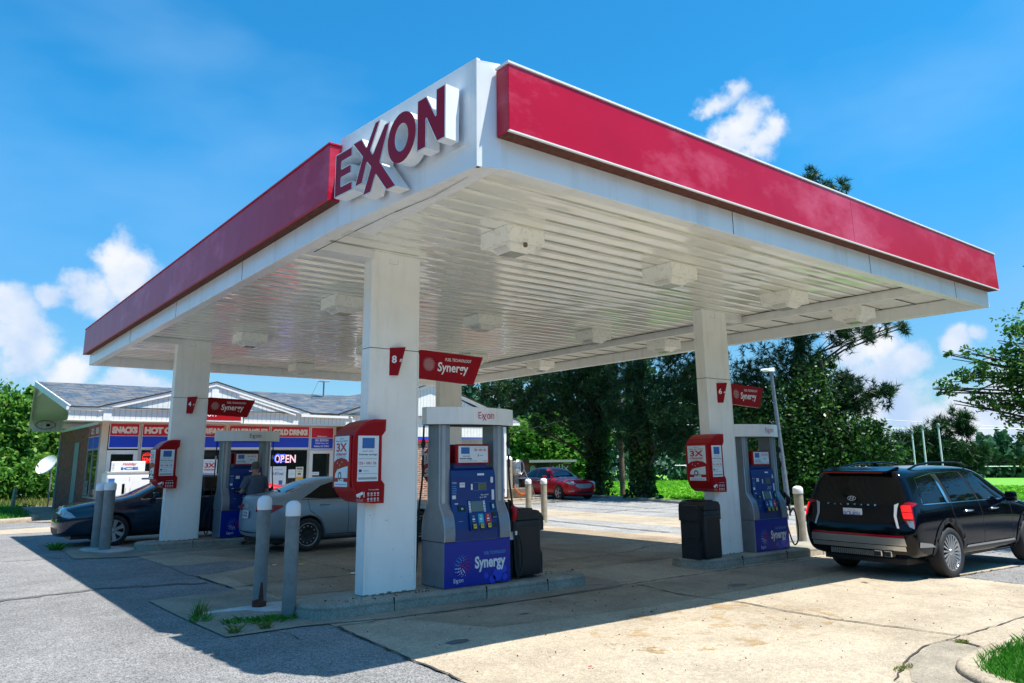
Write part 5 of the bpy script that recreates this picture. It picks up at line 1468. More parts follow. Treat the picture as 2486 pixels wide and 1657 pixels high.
def cable(name, label, a, b, sag, r=.012, mt='black'):
    pts = []
    for i in range(21):
        t = i / 20; p = Vector(a).lerp(Vector(b), t); p.z -= sag * 4 * t * (1 - t); pts.append(tuple(p))
    o = MB().tube(pts, r, 4, 0).build(name, [M[mt]]); tag(o, label, 'cable'); return o
cable('overhead_cable', 'thin overhead wire running from the shop to the short pole', (20.9, 29.0, 2.75), (27.9, 26.6, g0 + 4.8), .3)
cable('overhead_cable', 'pale overhead wire running right from the short pole behind the trees', (27.9, 26.6, g0 + 4.9), (62, 6, 2.6), .5, .014, 'cap')
cable('overhead_cable', 'far overhead wire across the field above the black car', (60, 50, 5.0), (190, -10, 7.5), 1.5, .04, 'cap')
cable('overhead_cable', 'far overhead wire across the field just above the crop', (60, 50, 1.0), (190, -10, 1.6), 1.0, .04, 'cap')
# vent pipes
g0 = gz(32)
for i, (px, py, ht, lb) in enumerate(((32.0, 14.35, 2.75, 'leftmost of three thin white vent pipes rising above the black car roof'), (32.3, 14.05, 2.95, 'middle of three thin white vent pipes, the tallest, above the black car roof'), (32.6, 13.55, 2.98, 'rightmost of three thin white vent pipes rising above the black car roof'))):
    root = thing('vent_pipe', lb, 'pipe', (px, py, g0), 0, 'fuel tank vent pipes'); root.rotation_euler = (R(0), R(2), 0)
    MB().tube([(0, 0, -.1), (0, 0, ht)], .035, 10, 0).build('pipe', [M['cap']], root)
    MB().tube([(0, 0, ht), (0, 0, ht + .05), (0, 0, ht + .12), (0, 0, ht + .17)], [.06, .075, .075, .05], 10, 0).build('cap', [M['steel']], root)

# ------------------------------------------------------------------ vehicles
def loft_body(stations, arches, half_w, inner=.55):
    """stations: list of rings, each a list of (x, y, z) from the bottom centre to the roof centre (half body)"""
    bm = bmesh.new()
    rows = []
    for st in stations:
        Rr = [bm.verts.new((p[0], -p[1], p[2])) for p in st]
        Lr = [Rr[0] if st[0][1] == 0 else None] 
        L_ = []
        for i, p in enumerate(st):
            L_.append(Rr[i] if p[1] == 0 else bm.verts.new((p[0], p[1], p[2])))
        rows.append((Rr, L_))
    m = len(stations[0])
    for i in range(len(rows) - 1):
        for s in (0, 1):
            a, b = rows[i][s], rows[i + 1][s]
            for k in range(m - 1):
                q = (a[k], b[k], b[k + 1], a[k + 1]) if s == 0 else (a[k + 1], b[k + 1], b[k], a[k])
                bm.faces.new(q)
    for row, rev in ((rows[0], True), (rows[-1], False)):
        Rr, L_ = row
        for k in range(m - 1):
            vs = [Rr[k], Rr[k + 1], L_[k + 1], L_[k]]
            u = []
            for v in vs:
                if v not in u: u.append(v)
            if len(u) >= 3: bm.faces.new(u if not rev else u[::-1])
    bmesh.ops.recalc_face_normals(bm, faces=bm.faces)
    me = bpy.data.meshes.new('body'); bm.to_mesh(me); bm.free()
    o = bpy.data.objects.new('body', me); COL.objects.link(o)
    md = o.modifiers.new('s', 'SUBSURF'); md.levels = 3; md.render_levels = 3
    for (ax, az, ar) in arches:
        for s in (-1, 1):
            c = MB(); c.tube([(ax, s * inner, az), (ax, s * (half_w + .3), az)], ar, 48, 0)
            co = recalc(c.build('cut', [M['black']]))
            co.data.materials.clear(); co.data.materials.append(None); co.data.materials.append(M['black'])
            co.data.polygons.foreach_set('material_index', [1] * len(co.data.polygons))
            b = o.modifiers.new('b', 'BOOLEAN'); b.operation = 'DIFFERENCE'; b.object = co; b.solver = 'EXACT'; b.material_mode = 'INDEX'
    bpy.context.view_layer.update()
    dg = bpy.context.evaluated_depsgraph_get()
    me2 = bpy.data.meshes.new_from_object(o.evaluated_get(dg))
    for q in [x for x in bpy.data.objects if x.name.startswith('cut')]: bpy.data.objects.remove(q)
    bpy.data.objects.remove(o); bpy.data.meshes.remove(me)
    me2.name = 'body'
    return me2

class Skin:
    """lays patches on a body surface by casting rays at it"""
    def __init__(s, me):
        bm = bmesh.new(); bm.from_mesh(me); s.t = BVHTree.FromBMesh(bm); bm.free()
    def patch(s, mb, poly, o, u, v, d, off=.004, step=.06, mi=0, thick=True):
        """poly: 2D outline in the frame (o,u,v); rays go along d"""
        u = Vector(u); v = Vector(v); o = Vector(o); d = Vector(d).normalized()
        bm = bmesh.new()
        vs = [bm.verts.new((p[0], p[1], 0)) for p in poly]
        bm.faces.new(vs)
        xs = [p[0] for p in poly]; ys = [p[1] for p in poly]
        for ax, arr in ((0, xs), (1, ys)):
            c = math.floor(min(arr) / step) * step + step
            while c < max(arr):
                g = bm.verts[:] + bm.edges[:] + bm.faces[:]
                no = (1, 0, 0) if ax == 0 else (0, 1, 0); co = (c, 0, 0) if ax == 0 else (0, c, 0)
                bmesh.ops.bisect_plane(bm, geom=g, plane_co=co, plane_no=no); c += step
        bm.verts.index_update()
        vv = []; ok = []
        for q in bm.verts:
            st = o + u * q.co.x + v * q.co.y
            h = s.t.ray_cast(st, d, 8.0)
            if h[0] is None: vv.append(None)
            else: vv.append(tuple(h[0] - d * off))
        ff = [tuple(q.index for q in f.verts) for f in bm.faces]
        bm.free()
        ff = [f for f in ff if all(vv[i] is not None for i in f)]
        idx = {}; out = []
        for f in ff:
            for i in f:
                if i not in idx: idx[i] = len(out); out.append(vv[i])
        nf = []
        for f in ff:
            t = tuple(idx[i] for i in f)
            a, b, c = (Vector(out[t[0]]), Vector(out[t[1]]), Vector(out[t[2]]))
            nf.append(t)
        # orientation
        if nf:
            f = nf[0]; n = (Vector(out[f[1]]) - Vector(out[f[0]])).cross(Vector(out[f[2]]) - Vector(out[f[0]]))
            if n.dot(d) > 0: nf = [t[::-1] for t in nf]
            mb.add(out, nf, mi, True)
    def side(s, mb, poly, sgn, **k):
        """poly in (x, z) on the flank; sgn -1 right, +1 left"""
        s.patch(mb, poly, (0, sgn * 3, 0), (1, 0, 0), (0, 0, 1), (0, -sgn, 0), **k)
    def rear(s, mb, poly, **k): s.patch(mb, poly, (-4, 0, 0), (0, 1, 0), (0, 0, 1), (1, 0, 0), **k)
    def front(s, mb, poly, **k): s.patch(mb, poly, (7, 0, 0), (0, 1, 0), (0, 0, 1), (-1, 0, 0), **k)
    def line(s, mb, pts, sgn, w=.008, **k):
        for a, b in zip(pts[:-1], pts[1:]):
            a = Vector(a); b = Vector(b); d = (b - a); l = d.length; d /= l; n = Vector((-d.y, d.x)) * w / 2
            s.side(mb, [tuple(a - n), tuple(b - n), tuple(b + n), tuple(a + n)], sgn, off=.0015, step=.05, **k)

def wheel(parent, x, y, r, w, s, spokes=10, style='alloy', rimr=None, name='wheel'):
    rr = rimr or r * .70
    m = MB(); Mx = Matrix.Translation((x, y, r)) @ Matrix.Rotation(-s * math.pi / 2, 4, 'X')
    m.lathe([(rr * .98, -w / 2), (r * .93, -w / 2), (r * .985, -w * .40), (r, -w * .28), (r, w * .28), (r * .985, w * .40), (r * .93, w / 2), (rr * 1.05, w * .47), (rr * .98, w * .40)], 40, 0, Mx)
    t = m.build(name, [M['rubber']], parent)
    m = MB()
    m.lathe([(rr * 1.02, w * .40), (rr, w * .44), (rr * .95, w * .40), (rr * .93, 0), (rr * .9, -w * .3)], 40, 0, Mx)
    m.lathe([(rr * .93, w * .05), (0, w * .02)], 24, 1, Mx)
    if style == 'steel':
        m.lathe([(rr * .93, w * .25), (rr * .6, w * .32), (rr * .5, w * .22), (rr * .25, w * .28), (0, w * .30)], 28, 2, Mx)
        for k in range(12):
            a = 6.2832 * k / 12; m.tube([tuple(Mx @ Vector((rr * .72 * math.cos(a), rr * .72 * math.sin(a), w * .27))), tuple(Mx @ Vector((rr * .72 * math.cos(a), rr * .72 * math.sin(a), w * .33)))], .014, 6, 3)
    else:
        for k in range(spokes):
            a0 = 6.2832 * k / spokes
            for q in ((0,) if style != 'twin' else (-.10, .10)):
                a = a0 + q; b = a0 + q * .4 + (.18 if style == 'alloy' else 0)
                pts = [(math.cos(a) * rr * .12, math.sin(a) * rr * .12), (math.cos(b) * rr * .96, math.sin(b) * rr * .96)]
                d = Vector((pts[1][0] - pts[0][0], pts[1][1] - pts[0][1])).normalized(); n = Vector((-d.y, d.x))
                w0, w1 = rr * (.03 if spokes > 7 else .10), rr * (.055 if spokes > 7 else .15)
                P_ = [(pts[0][0] - n.x * w0, pts[0][1] - n.y * w0, w * .36), (pts[1][0] - n.x * w1, pts[1][1] - n.y * w1, w * .43), (pts[1][0] + n.x * w1, pts[1][1] + n.y * w1, w * .43), (pts[0][0] + n.x * w0, pts[0][1] + n.y * w0, w * .36)]
                P_ += [(p[0], p[1], p[2] - .03) for p in P_]
                m.add(P_, [(0, 1, 2, 3), (7, 6, 5, 4), (0, 4, 5, 1), (1, 5, 6, 2), (2, 6, 7, 3), (3, 7, 4, 0)], 0, False, Mx)
        m.lathe([(rr * .20, w * .34), (rr * .18, w * .42), (rr * .12, w * .45), (0, w * .45)], 16, 0, Mx)
    m.build('rim', [M['silverrim'], M['black'], M['black'], M['satin']], t)
    m = MB(); m.lathe([(rr * .75, -w * .25), (rr * .75, -w * .2), (0, -w * .2)], 20, 0, Mx); m.build('brake_disc', [M['steel']], t)
    return t
M['silverrim'] = mat('alloy_rim', (.50, .51, .53), .28, metal=.8)
def paint(name, c, rough=.25, metal=.3):
    return mat(name, c, rough, metal=metal, coat=1.0)
M['navyblack'] = mat('blue_black_paint', (.001, .0015, .005), .10, spec=.35)
M['darkblue'] = mat('dark_blue_paint', (.006, .020, .042), .10, spec=.6)
M['silverpaint'] = mat('silver_paint', (.27, .35, .41), .28, metal=.3, spec=.5)
M['redpaint'] = mat('ruby_paint', (.50, .003, .012), .22, metal=.0)
M['blackpaint'] = paint('black_paint', (.006, .006, .008), .25)
M['cladding'] = mat('dark_cladding', (.008, .010, .018), .4)
M['tail'] = mat('tail_lamp_red', (.30, .002, .006), .15)
M['taillit'] = mat('tail_lamp_lit', (1.0, .01, .01), .2, emit=.9)
M['headlamp'] = mat('head_lamp', (.26, .30, .31), .12, metal=.3, coat=1, var=.25, vscale=14)
M['amber'] = mat('amber_lens', (.75, .16, .04), .2, coat=1)
M['carglass'] = mat('car_glass', (.003, .004, .005), .03, spec=.35)
M['carglassblue'] = mat('tinted_windscreen', (.004, .01, .016), .03, spec=.8)
M['platebase'] = mat('number_plate', (.78, .80, .86), .4)
M['cabin'] = mat('cabin_dark', (.02, .02, .022), .8)

def ring_pts(xs, ys, zs): return [(x, y, z) for x, y, z in zip(xs, ys, zs)]
def suv_stations():
    S = []
    z = [.28, .28, .42, .72, .98, 1.12, 1.52, 1.66, 1.70]
    S.append(ring_pts([-.95, -1.02, -1.10, -1.12, -1.04, -1.01, -.90, -.88, -.84], [0, .78, .86, .91, .90, .87, .72, .60, 0], [.34, .34, .46, .74, .98, 1.12, 1.56, 1.68, 1.72]))
    S.append(ring_pts([-.90, -.95, -1.00, -1.02, -.97, -.95, -.83, -.80, -.76], [0, .86, .95, .985, .975, .935, .77, .64, 0], [.30, .30, .44, .74, .98, 1.12, 1.57, 1.695, 1.735]))
    S.append(ring_pts([-.6] * 6 + [-.45, -.45, -.45], [0, .86, .95, .985, .975, .935, .78, .66, 0], [.26, .26, .42, .74, .98, 1.13, 1.59, 1.715, 1.755]))
    for x, zr, w6 in ((0.0, 1.74, .785), (.7, 1.755, .79), (1.3, 1.75, .79)):
        S.append(ring_pts([x] * 9, [0, .86, .95, .985, .98, .945, w6, .67, 0], [.24, .24, .40, .72, .98, 1.12, zr - .17, zr - .035, zr]))
    S.append(ring_pts([1.8] * 6 + [1.72, 1.70, 1.68], [0, .86, .95, .985, .98, .945, .78, .66, 0], [.24, .24, .40, .72, .97, 1.11, 1.57, 1.70, 1.74]))
    S.append(ring_pts([2.35] * 6 + [2.12, 2.0, 1.92], [0, .86, .95, .985, .975, .94, .76, .62, 0], [.24, .24, .40, .72, .97, 1.11, 1.44, 1.61, 1.67]))
    S.append(ring_pts([2.78, 2.78, 2.78, 2.78, 2.78, 2.78, 2.80, 2.78, 2.74], [0, .86, .95, .985, .97, .92, .80, .55, 0], [.24, .24, .40, .72, .96, 1.08, 1.13, 1.18, 1.20]))
    S.append(ring_pts([3.15] * 9, [0, .84, .94, .98, .96, .90, .74, .45, 0], [.24, .24, .40, .72, .95, 1.05, 1.09, 1.12, 1.13]))
    S.append(ring_pts([3.55, 3.55, 3.57, 3.57, 3.55, 3.52, 3.5, 3.5, 3.5], [0, .78, .88, .92, .90, .84, .68, .42, 0], [.26, .26, .42, .72, .93, 1.0, 1.04, 1.06, 1.07]))
    S.append(ring_pts([3.72, 3.78, 3.84, 3.85, 3.80, 3.74, 3.72, 3.74, 3.76], [0, .55, .64, .68, .68, .64, .52, .34, 0], [.30, .30, .46, .72, .90, .97, 1.0, 1.01, 1.02]))
    return S
def sedan_stations(L=dict()):
    d = dict(rear=-1.02, deck=1.04, roof=1.43, hood=.93, front=3.62, w=.885, wsb=2.28, wst=1.42, rgt=.30, rgb=-.52, nose=.70); d.update(L)
    w = d['w']; r = d['rear']; S = []
    S.append(ring_pts([r + .08, r + .03, r, r, r + .05, r + .10, r + .12, r + .12, r + .11], [0, .60 * w, .70 * w, .74 * w, .74 * w, .70 * w, .6 * w, .35 * w, 0], [.30, .30, .42, .66, .86, d['deck'] - .06, d['deck'] - .02, d['deck'], d['deck'] + .005]))
    S.append(ring_pts([r + .20] * 9, [0, .84 * w, .93 * w, .965 * w, .955 * w, .90 * w, .78 * w, .45 * w, 0], [.26, .26, .40, .66, .86, d['deck'] - .06, d['deck'], d['deck'] + .015, d['deck'] + .02]))
    S.append(ring_pts([d['rgb']] * 9, [0, .88 * w, .96 * w, .995 * w, .985 * w, .93 * w, .80 * w, .5 * w, 0], [.22, .22, .38, .64, .86, d['deck'] - .05, d['deck'] + .02, d['deck'] + .04, d['deck'] + .05]))
    mx = (d['rgb'] + d['rgt']) / 2
    S.append(ring_pts([mx] * 6 + [mx - .02, mx - .02, mx - .02], [0, .88 * w, .97 * w, w, .99 * w, .94 * w, .76 * w, .55 * w, 0], [.20, .20, .36, .62, .84, d['deck'] - .06, d['roof'] - .22, d['roof'] - .16, d['roof'] - .14]))
    S.append(ring_pts([d['rgt']] * 9, [0, .88 * w, .97 * w, w, .99 * w, .945 * w, .72 * w, .58 * w, 0], [.19, .19, .36, .62, .83, d['deck'] - .08, d['roof'] - .13, d['roof'] - .03, d['roof']]))
    c = (d['rgt'] + d['wst']) / 2
    S.append(ring_pts([c] * 9, [0, .88 * w, .97 * w, w, .99 * w, .945 * w, .73 * w, .60 * w, 0], [.19, .19, .36, .62, .82, d['deck'] - .10, d['roof'] - .12, d['roof'] - .01, d['roof'] + .02]))
    S.append(ring_pts([d['wst'] + .1] * 6 + [d['wst'] + .06, d['wst'] + .02, d['wst']], [0, .88 * w, .97 * w, w, .985 * w, .94 * w, .72 * w, .58 * w, 0], [.19, .19, .36, .62, .81, d['deck'] - .12, d['roof'] - .15, d['roof'] - .05, d['roof'] - .01]))
    m2 = (d['wst'] + d['wsb']) / 2
    S.append(ring_pts([m2 + .15] * 6 + [m2 + .06, m2, m2 - .03], [0, .88 * w, .97 * w, w, .98 * w, .935 * w, .74 * w, .58 * w, 0], [.19, .19, .36, .62, .80, d['deck'] - .14, d['roof'] - .30, d['roof'] - .24, d['roof'] - .20]))
    S.append(ring_pts([d['wsb'] + .1] * 6 + [d['wsb'] + .04, d['wsb'] - .02, d['wsb'] - .06], [0, .88 * w, .96 * w, .99 * w, .97 * w, .91 * w, .80 * w, .5 * w, 0], [.19, .19, .36, .60, .79, d['hood'] - .04, d['hood'] + .01, d['hood'] + .05, d['hood'] + .06]))
    S.append(ring_pts([2.85] * 9, [0, .86 * w, .95 * w, .985 * w, .96 * w, .88 * w, .72 * w, .42 * w, 0], [.20, .20, .36, .60, .76, d['hood'] - .10, d['hood'] - .05, d['hood'] - .02, d['hood'] - .01]))
    f = d['front']
    S.append(ring_pts([f - .30, f - .30, f - .28, f - .28, f - .30, f - .32, f - .34, f - .34, f - .34], [0, .78 * w, .88 * w, .91 * w, .88 * w, .80 * w, .64 * w, .38 * w, 0], [.21, .21, .36, .56, d['nose'] - .02, d['nose'] + .08, d['nose'] + .13, d['nose'] + .15, d['nose'] + .16]))
    S.append(ring_pts([f - .10, f - .06, f - .01, f, f - .04, f - .08, f - .10, f - .09, f - .08], [0, .62 * w, .72 * w, .76 * w, .75 * w, .70 * w, .56 * w, .34 * w, 0], [.22, .22, .34, .54, d['nose'] - .05, d['nose'] + .02, d['nose'] + .05, d['nose'] + .06, d['nose'] + .07]))
    return S

# --- black SUV at the right
def make_suv(label, loc, rz, scale):
    root = thing('parked_suv', label, 'car', loc, rz, None, scale)
    WB = 2.97; r = .385
    me = loft_body(suv_stations(), [(0, r, .455), (WB, r, .455)], .985, .62)
    me.materials.clear(); me.materials.append(M['navyblack']); me.materials.append(M['black'])
    for p in me.polygons: p.use_smooth = True
    b = bpy.data.objects.new('body', me); COL.objects.link(b); b.parent = root
    sk = Skin(me)
    for s in (-1, 1):
        for nm, poly in (('window', [(-.62, 1.16), (-.62, 1.30), (-.50, 1.545), (.02, 1.60), (.06, 1.17)]), ('window', [(.30, 1.17), (.22, 1.60), (.98, 1.62), (1.16, 1.165)]), ('window', [(1.24, 1.165), (1.06, 1.62), (1.40, 1.60), (1.68, 1.53), (2.02, 1.37), (2.32, 1.16)])):
            m = MB(); sk.side(m, poly, s, off=.005, step=.07); m.build(nm, [M['carglass']], root)
        m = MB()
        sk.line(m, [(-.63, 1.15), (2.34, 1.148)], s, .012); sk.line(m, [(-.65, 1.17), (-.53, 1.55), (.08, 1.62), (1.3, 1.64), (1.72, 1.55), (2.06, 1.38), (2.36, 1.15)], s, .010)
        sk.side(m, [(.09, 1.15), (.03, 1.60), (.10, 1.61), (.17, 1.15)], s, off=.010, step=.07)
        m.build('chrome_trim', [M['chrome']], root)
        m = MB(); sk.side(m, [(.17, 1.16), (.12, 1.60), (.20, 1.61), (.28, 1.16)], s, off=.003); m.build('pillar_trim', [M['black']], root); m = MB(); sk.side(m, [(1.17, 1.16), (1.0, 1.615), (1.05, 1.62), (1.23, 1.16)], s, off=.003); m.build('pillar_trim', [M['black']], root)
        m = MB(); sk.line(m, [(.42, .50), (.36, .72), (.20, 1.0), (.24, 1.15)], s); sk.line(m, [(1.20, .42), (1.19, 1.15)], s); sk.line(m, [(2.30, .42), (2.34, 1.15)], s); sk.line(m, [(.5, .40), (2.30, .40)], s); sk.line(m, [(-.55, 1.15), (-.70, 1.15)], s, .006); m.build('door_seam', [M['gap']], root)
        for hx in (.62, 1.55):
            m = MB(); y = s * .985
            m.tube([(hx, s * .968, 1.0), (hx + .03, s * 1.005, 1.005), (hx + .19, s * 1.005, 1.005), (hx + .22, s * .968, 1.0)], .016, 8, 0); m.build('door_handle', [M['chrome']], root)
        # arch and sill cladding
        m = MB()
        for ax in (0, WB):
            n = 22
            pts_i = [(ax + .455 * math.cos(a), r + .455 * math.sin(a)) for a in [math.pi * (-.10 + 1.2 * k / n) for k in range(n + 1)]]
            pts_o = [(ax + .535 * math.cos(a), r + .535 * math.sin(a)) for a in [math.pi * (-.10 + 1.2 * k / n) for k in range(n + 1)]]
            for k in range(n): sk.side(m, [pts_i[k], pts_i[k + 1], pts_o[k + 1], pts_o[k]], s, off=.012, step=.2)
        sk.side(m, [(.50, .30), (2.42, .30), (2.42, .42), (.50, .42)], s, off=.010, step=.2)
        m.build('wheel_arch_cladding', [M['cladding']], root)
        m = MB(); sk.side(m, [(.52, .425), (2.36, .425), (2.30, .46), (.56, .46)], s, off=.018, step=.2); m.build('sill_trim', [M['satin']], root)
        m = MB(); sk.side(m, [(-.95, .60), (-.62, .56), (-.48, .50), (-.95, .52)], s, off=.012); m.build('bumper_corner_trim', [M['satin']], root)
        # mirror
        m = MB(); m.box(2.06, s * 1.0, 1.10, 2.18, s * 1.17, 1.27, 0, .035, 3); m.box(2.052, s * 1.03, 1.12, 2.062, s * 1.15, 1.25, 1, .0); m.tube([(2.24, s * .90, 1.14), (2.22, s * 1.05, 1.15)], .03, 6, 0); m.box(2.08, s * 1.02, 1.095, 2.20, s * 1.15, 1.11, 2)
        m.build('wing_mirror', [M['navyblack'], M['carglass'], M['chrome']], root)
        # tail lamps wrap the corner: rays come in diagonally
        dvec = Vector((1, -s * 1.0, 0)).normalized(); uvec = Vector((s * 1.0, 1.0, 0)).normalized() * (1 if s > 0 else -1)
        if s < 0: uvec = Vector((1, -1, 0)).normalized(); dvec = Vector((1, 1, 0)).normalized()
        else: uvec = Vector((-1, -1, 0)).normalized(); dvec = Vector((1, -1, 0)).normalized()
        org = Vector((-.95, s * .86, 0)) - dvec * 2
        m = MB(); sg = 1
        sk.patch(m, [(-.05, 1.19), (-.115, 1.13), (-.115, .94), (-.06, .83), (.0, .80), (.02, .84), (.03, 1.12), (.14, 1.17), (.02, 1.20)], org, uvec, (0, 0, 1), dvec, off=.012, step=.05)
        tl = m.build('tail_lamp', [M['tail']], root)
        m = MB(); sk.patch(m, [(-.11, 1.14), (-.115, 1.05), (.005, 1.05), (.005, 1.15)], org, uvec, (0, 0, 1), dvec, off=.02, step=.05); sk.patch(m, [(-.115, 1.035), (-.105, .95), (.005, .95), (.005, 1.035)], org, uvec, (0, 0, 1), dvec, off=.02, step=.05); m.build('lit_segment', [M['taillit']], tl)
        m = MB(); sk.patch(m, [(-.08, .92), (-.06, .83), (.005, .80), (.005, .92)], org, uvec, (0, 0, 1), dvec, off=.02, step=.05); m.build('reverse_lens', [M['headlamp']], tl)
        m = MB(); sk.rear(m, [(s * .72, 1.18), (s * .65, 1.15), (s * .645, .98), (s * .70, .80), (s * .735, .80), (s * .69, .98), (s * .70, 1.1)][::(1 if s > 0 else -1)], off=.014, step=.06); m.build('lamp_surround', [M['cap'] if s < 0 else M['satin']], root)
        wheel(root, 0, s * .86, r, .25, s, 20, 'alloy', r * .72); wheel(root, WB, s * .86, r, .25, s, 20, 'alloy', r * .72)
        m = MB(); m.tube([(-.35, s * .60, 1.685), (-.1, s * .61, 1.75), (.3, s * .62, 1.785), (1.2, s * .62, 1.785), (1.55, s * .60, 1.75), (1.65, s * .58, 1.70)], .018, 8, 0); m.build('roof_rail', [M['navyblack']], root)
        m = MB(); sk.front(m, [(s * .62, .78), (s * .82, .80), (s * .84, .93), (s * .62, .90)][::(1 if s > 0 else -1)], off=.01); m.build('head_lamp', [M['headlamp']], root)
    m = MB(); sk.rear(m, [(-.74, 1.14), (.74, 1.14), (.68, 1.52), (.56, 1.61), (-.56, 1.61), (-.68, 1.52)], off=.004, step=.12); m.build('rear_window', [M['carglass']], root)
    m = MB(); m.prism([(-1.0, 1.635), (-.98, 1.67), (-.62, 1.735), (-.58, 1.70)], 'y', -.58, .58, 0); sp = m.build('spoiler', [M['navyblack']], root)
    m = MB(); m.box(-1.012, -.52, 1.635, -.995, .52, 1.652, 0); m.build('brake_light', [M['tail']], sp)
    m = MB(); m.prism([(-.42, 1.70), (-.34, 1.80), (-.22, 1.76), (-.16, 1.71)], 'y', -.025, .025, 0); m.build('antenna', [M['navyblack']], root)
    m = MB(); sk.front(m, [(-.62, 1.18), (.62, 1.18), (.54, 1.56), (-.54, 1.56)], off=.004, step=.15); m.build('windscreen', [M['carglass']], root)
    m = MB()
    sk.rear(m, [(-.82, .54), (.82, .54), (.80, .655), (-.80, .655)], off=.02, step=.1); sk.rear(m, [(-.80, .46), (.80, .46), (.80, .53), (-.80, .53)], off=.018, step=.1)
    m.build('bumper_trim', [M['satin']], root)
    m = MB(); sk.rear(m, [(-.80, .66), (.80, .66), (.79, .69), (-.79, .69)], off=.018, step=.1); m.build('rear_reflector', [M['tail']], root)
    m = MB()
    for k in range(26):
        y = -.42 + k * .034; m.box(-1.118, y, .36, -1.10, y + .016, .44, 0)
    m.build('lower_grille', [M['satin']], root)
    for s in (-1,):
        for q in (.30, .46):
            m = MB(); m.box(-1.13, -q - .13, .36, -1.0, -q, .45, 0, .012); m.box(-1.134, -q - .115, .375, -1.128, -q - .015, .437, 1); m.build('exhaust_tip', [M['chrome'], M['black']], root)
    # plate, emblem, lettering
    bx = -1.03
    m = MB(); m.box(bx - .012, -.12, .90, bx, .21, 1.075, 0, .004)
    pd = Pad(m, (bx - .012, .21, .905), (0, -1, 0), (0, 0, 1), .002); pd.text('RCB-8056', .02, .045, .30, .12, 1, .02); pd.text('First in Flight', .09, .128, .23, .145, 2, .0); pd.text('NORTH CAROLINA', .05, .012, .27, .03, 1, .0)
    m.build('number_plate', [M['platebase'], M['inkblue'], M['inkred']], root)
    m = MB(); pd = Pad(m, (-.985, .05, 1.235), (0, -1, 0), (.22, 0, 1), .03)
    pd.ring(0, -.01, .075, .038, .010, 0, 0, 26); pd.stroke((-.035, -.035), (-.018, .018), .012, 0, .001); pd.stroke((.018, -.036), (.036, .016), .012, 0, .001); pd.stroke((-.03, -.012), (.03, -.006), .010, 0, .002)
    m.build('emblem', [M['chrome']], root)
    m = MB()
    for i, ch in enumerate('PALISADE'):
        x = -.46 + i * .118
        pd = Pad(m, (-1.0, .03, 1.12), (0, -1, 0), (.12, 0, 1), .03); pd.text(ch, x, 0, x + .035, .026, 0, .02)
    m.build('badge_lettering', [M['chrome']], root)
    m = MB(); m.box(-.9, -.7, .24, 3.5, .7, .34, 0); m.build('underbody', [M['black']], root)
    return root
make_suv('shiny blue-black sports utility car seen from behind at the right edge', (12.41, 6.05, gz(12.4)), R(-3.0), .925)

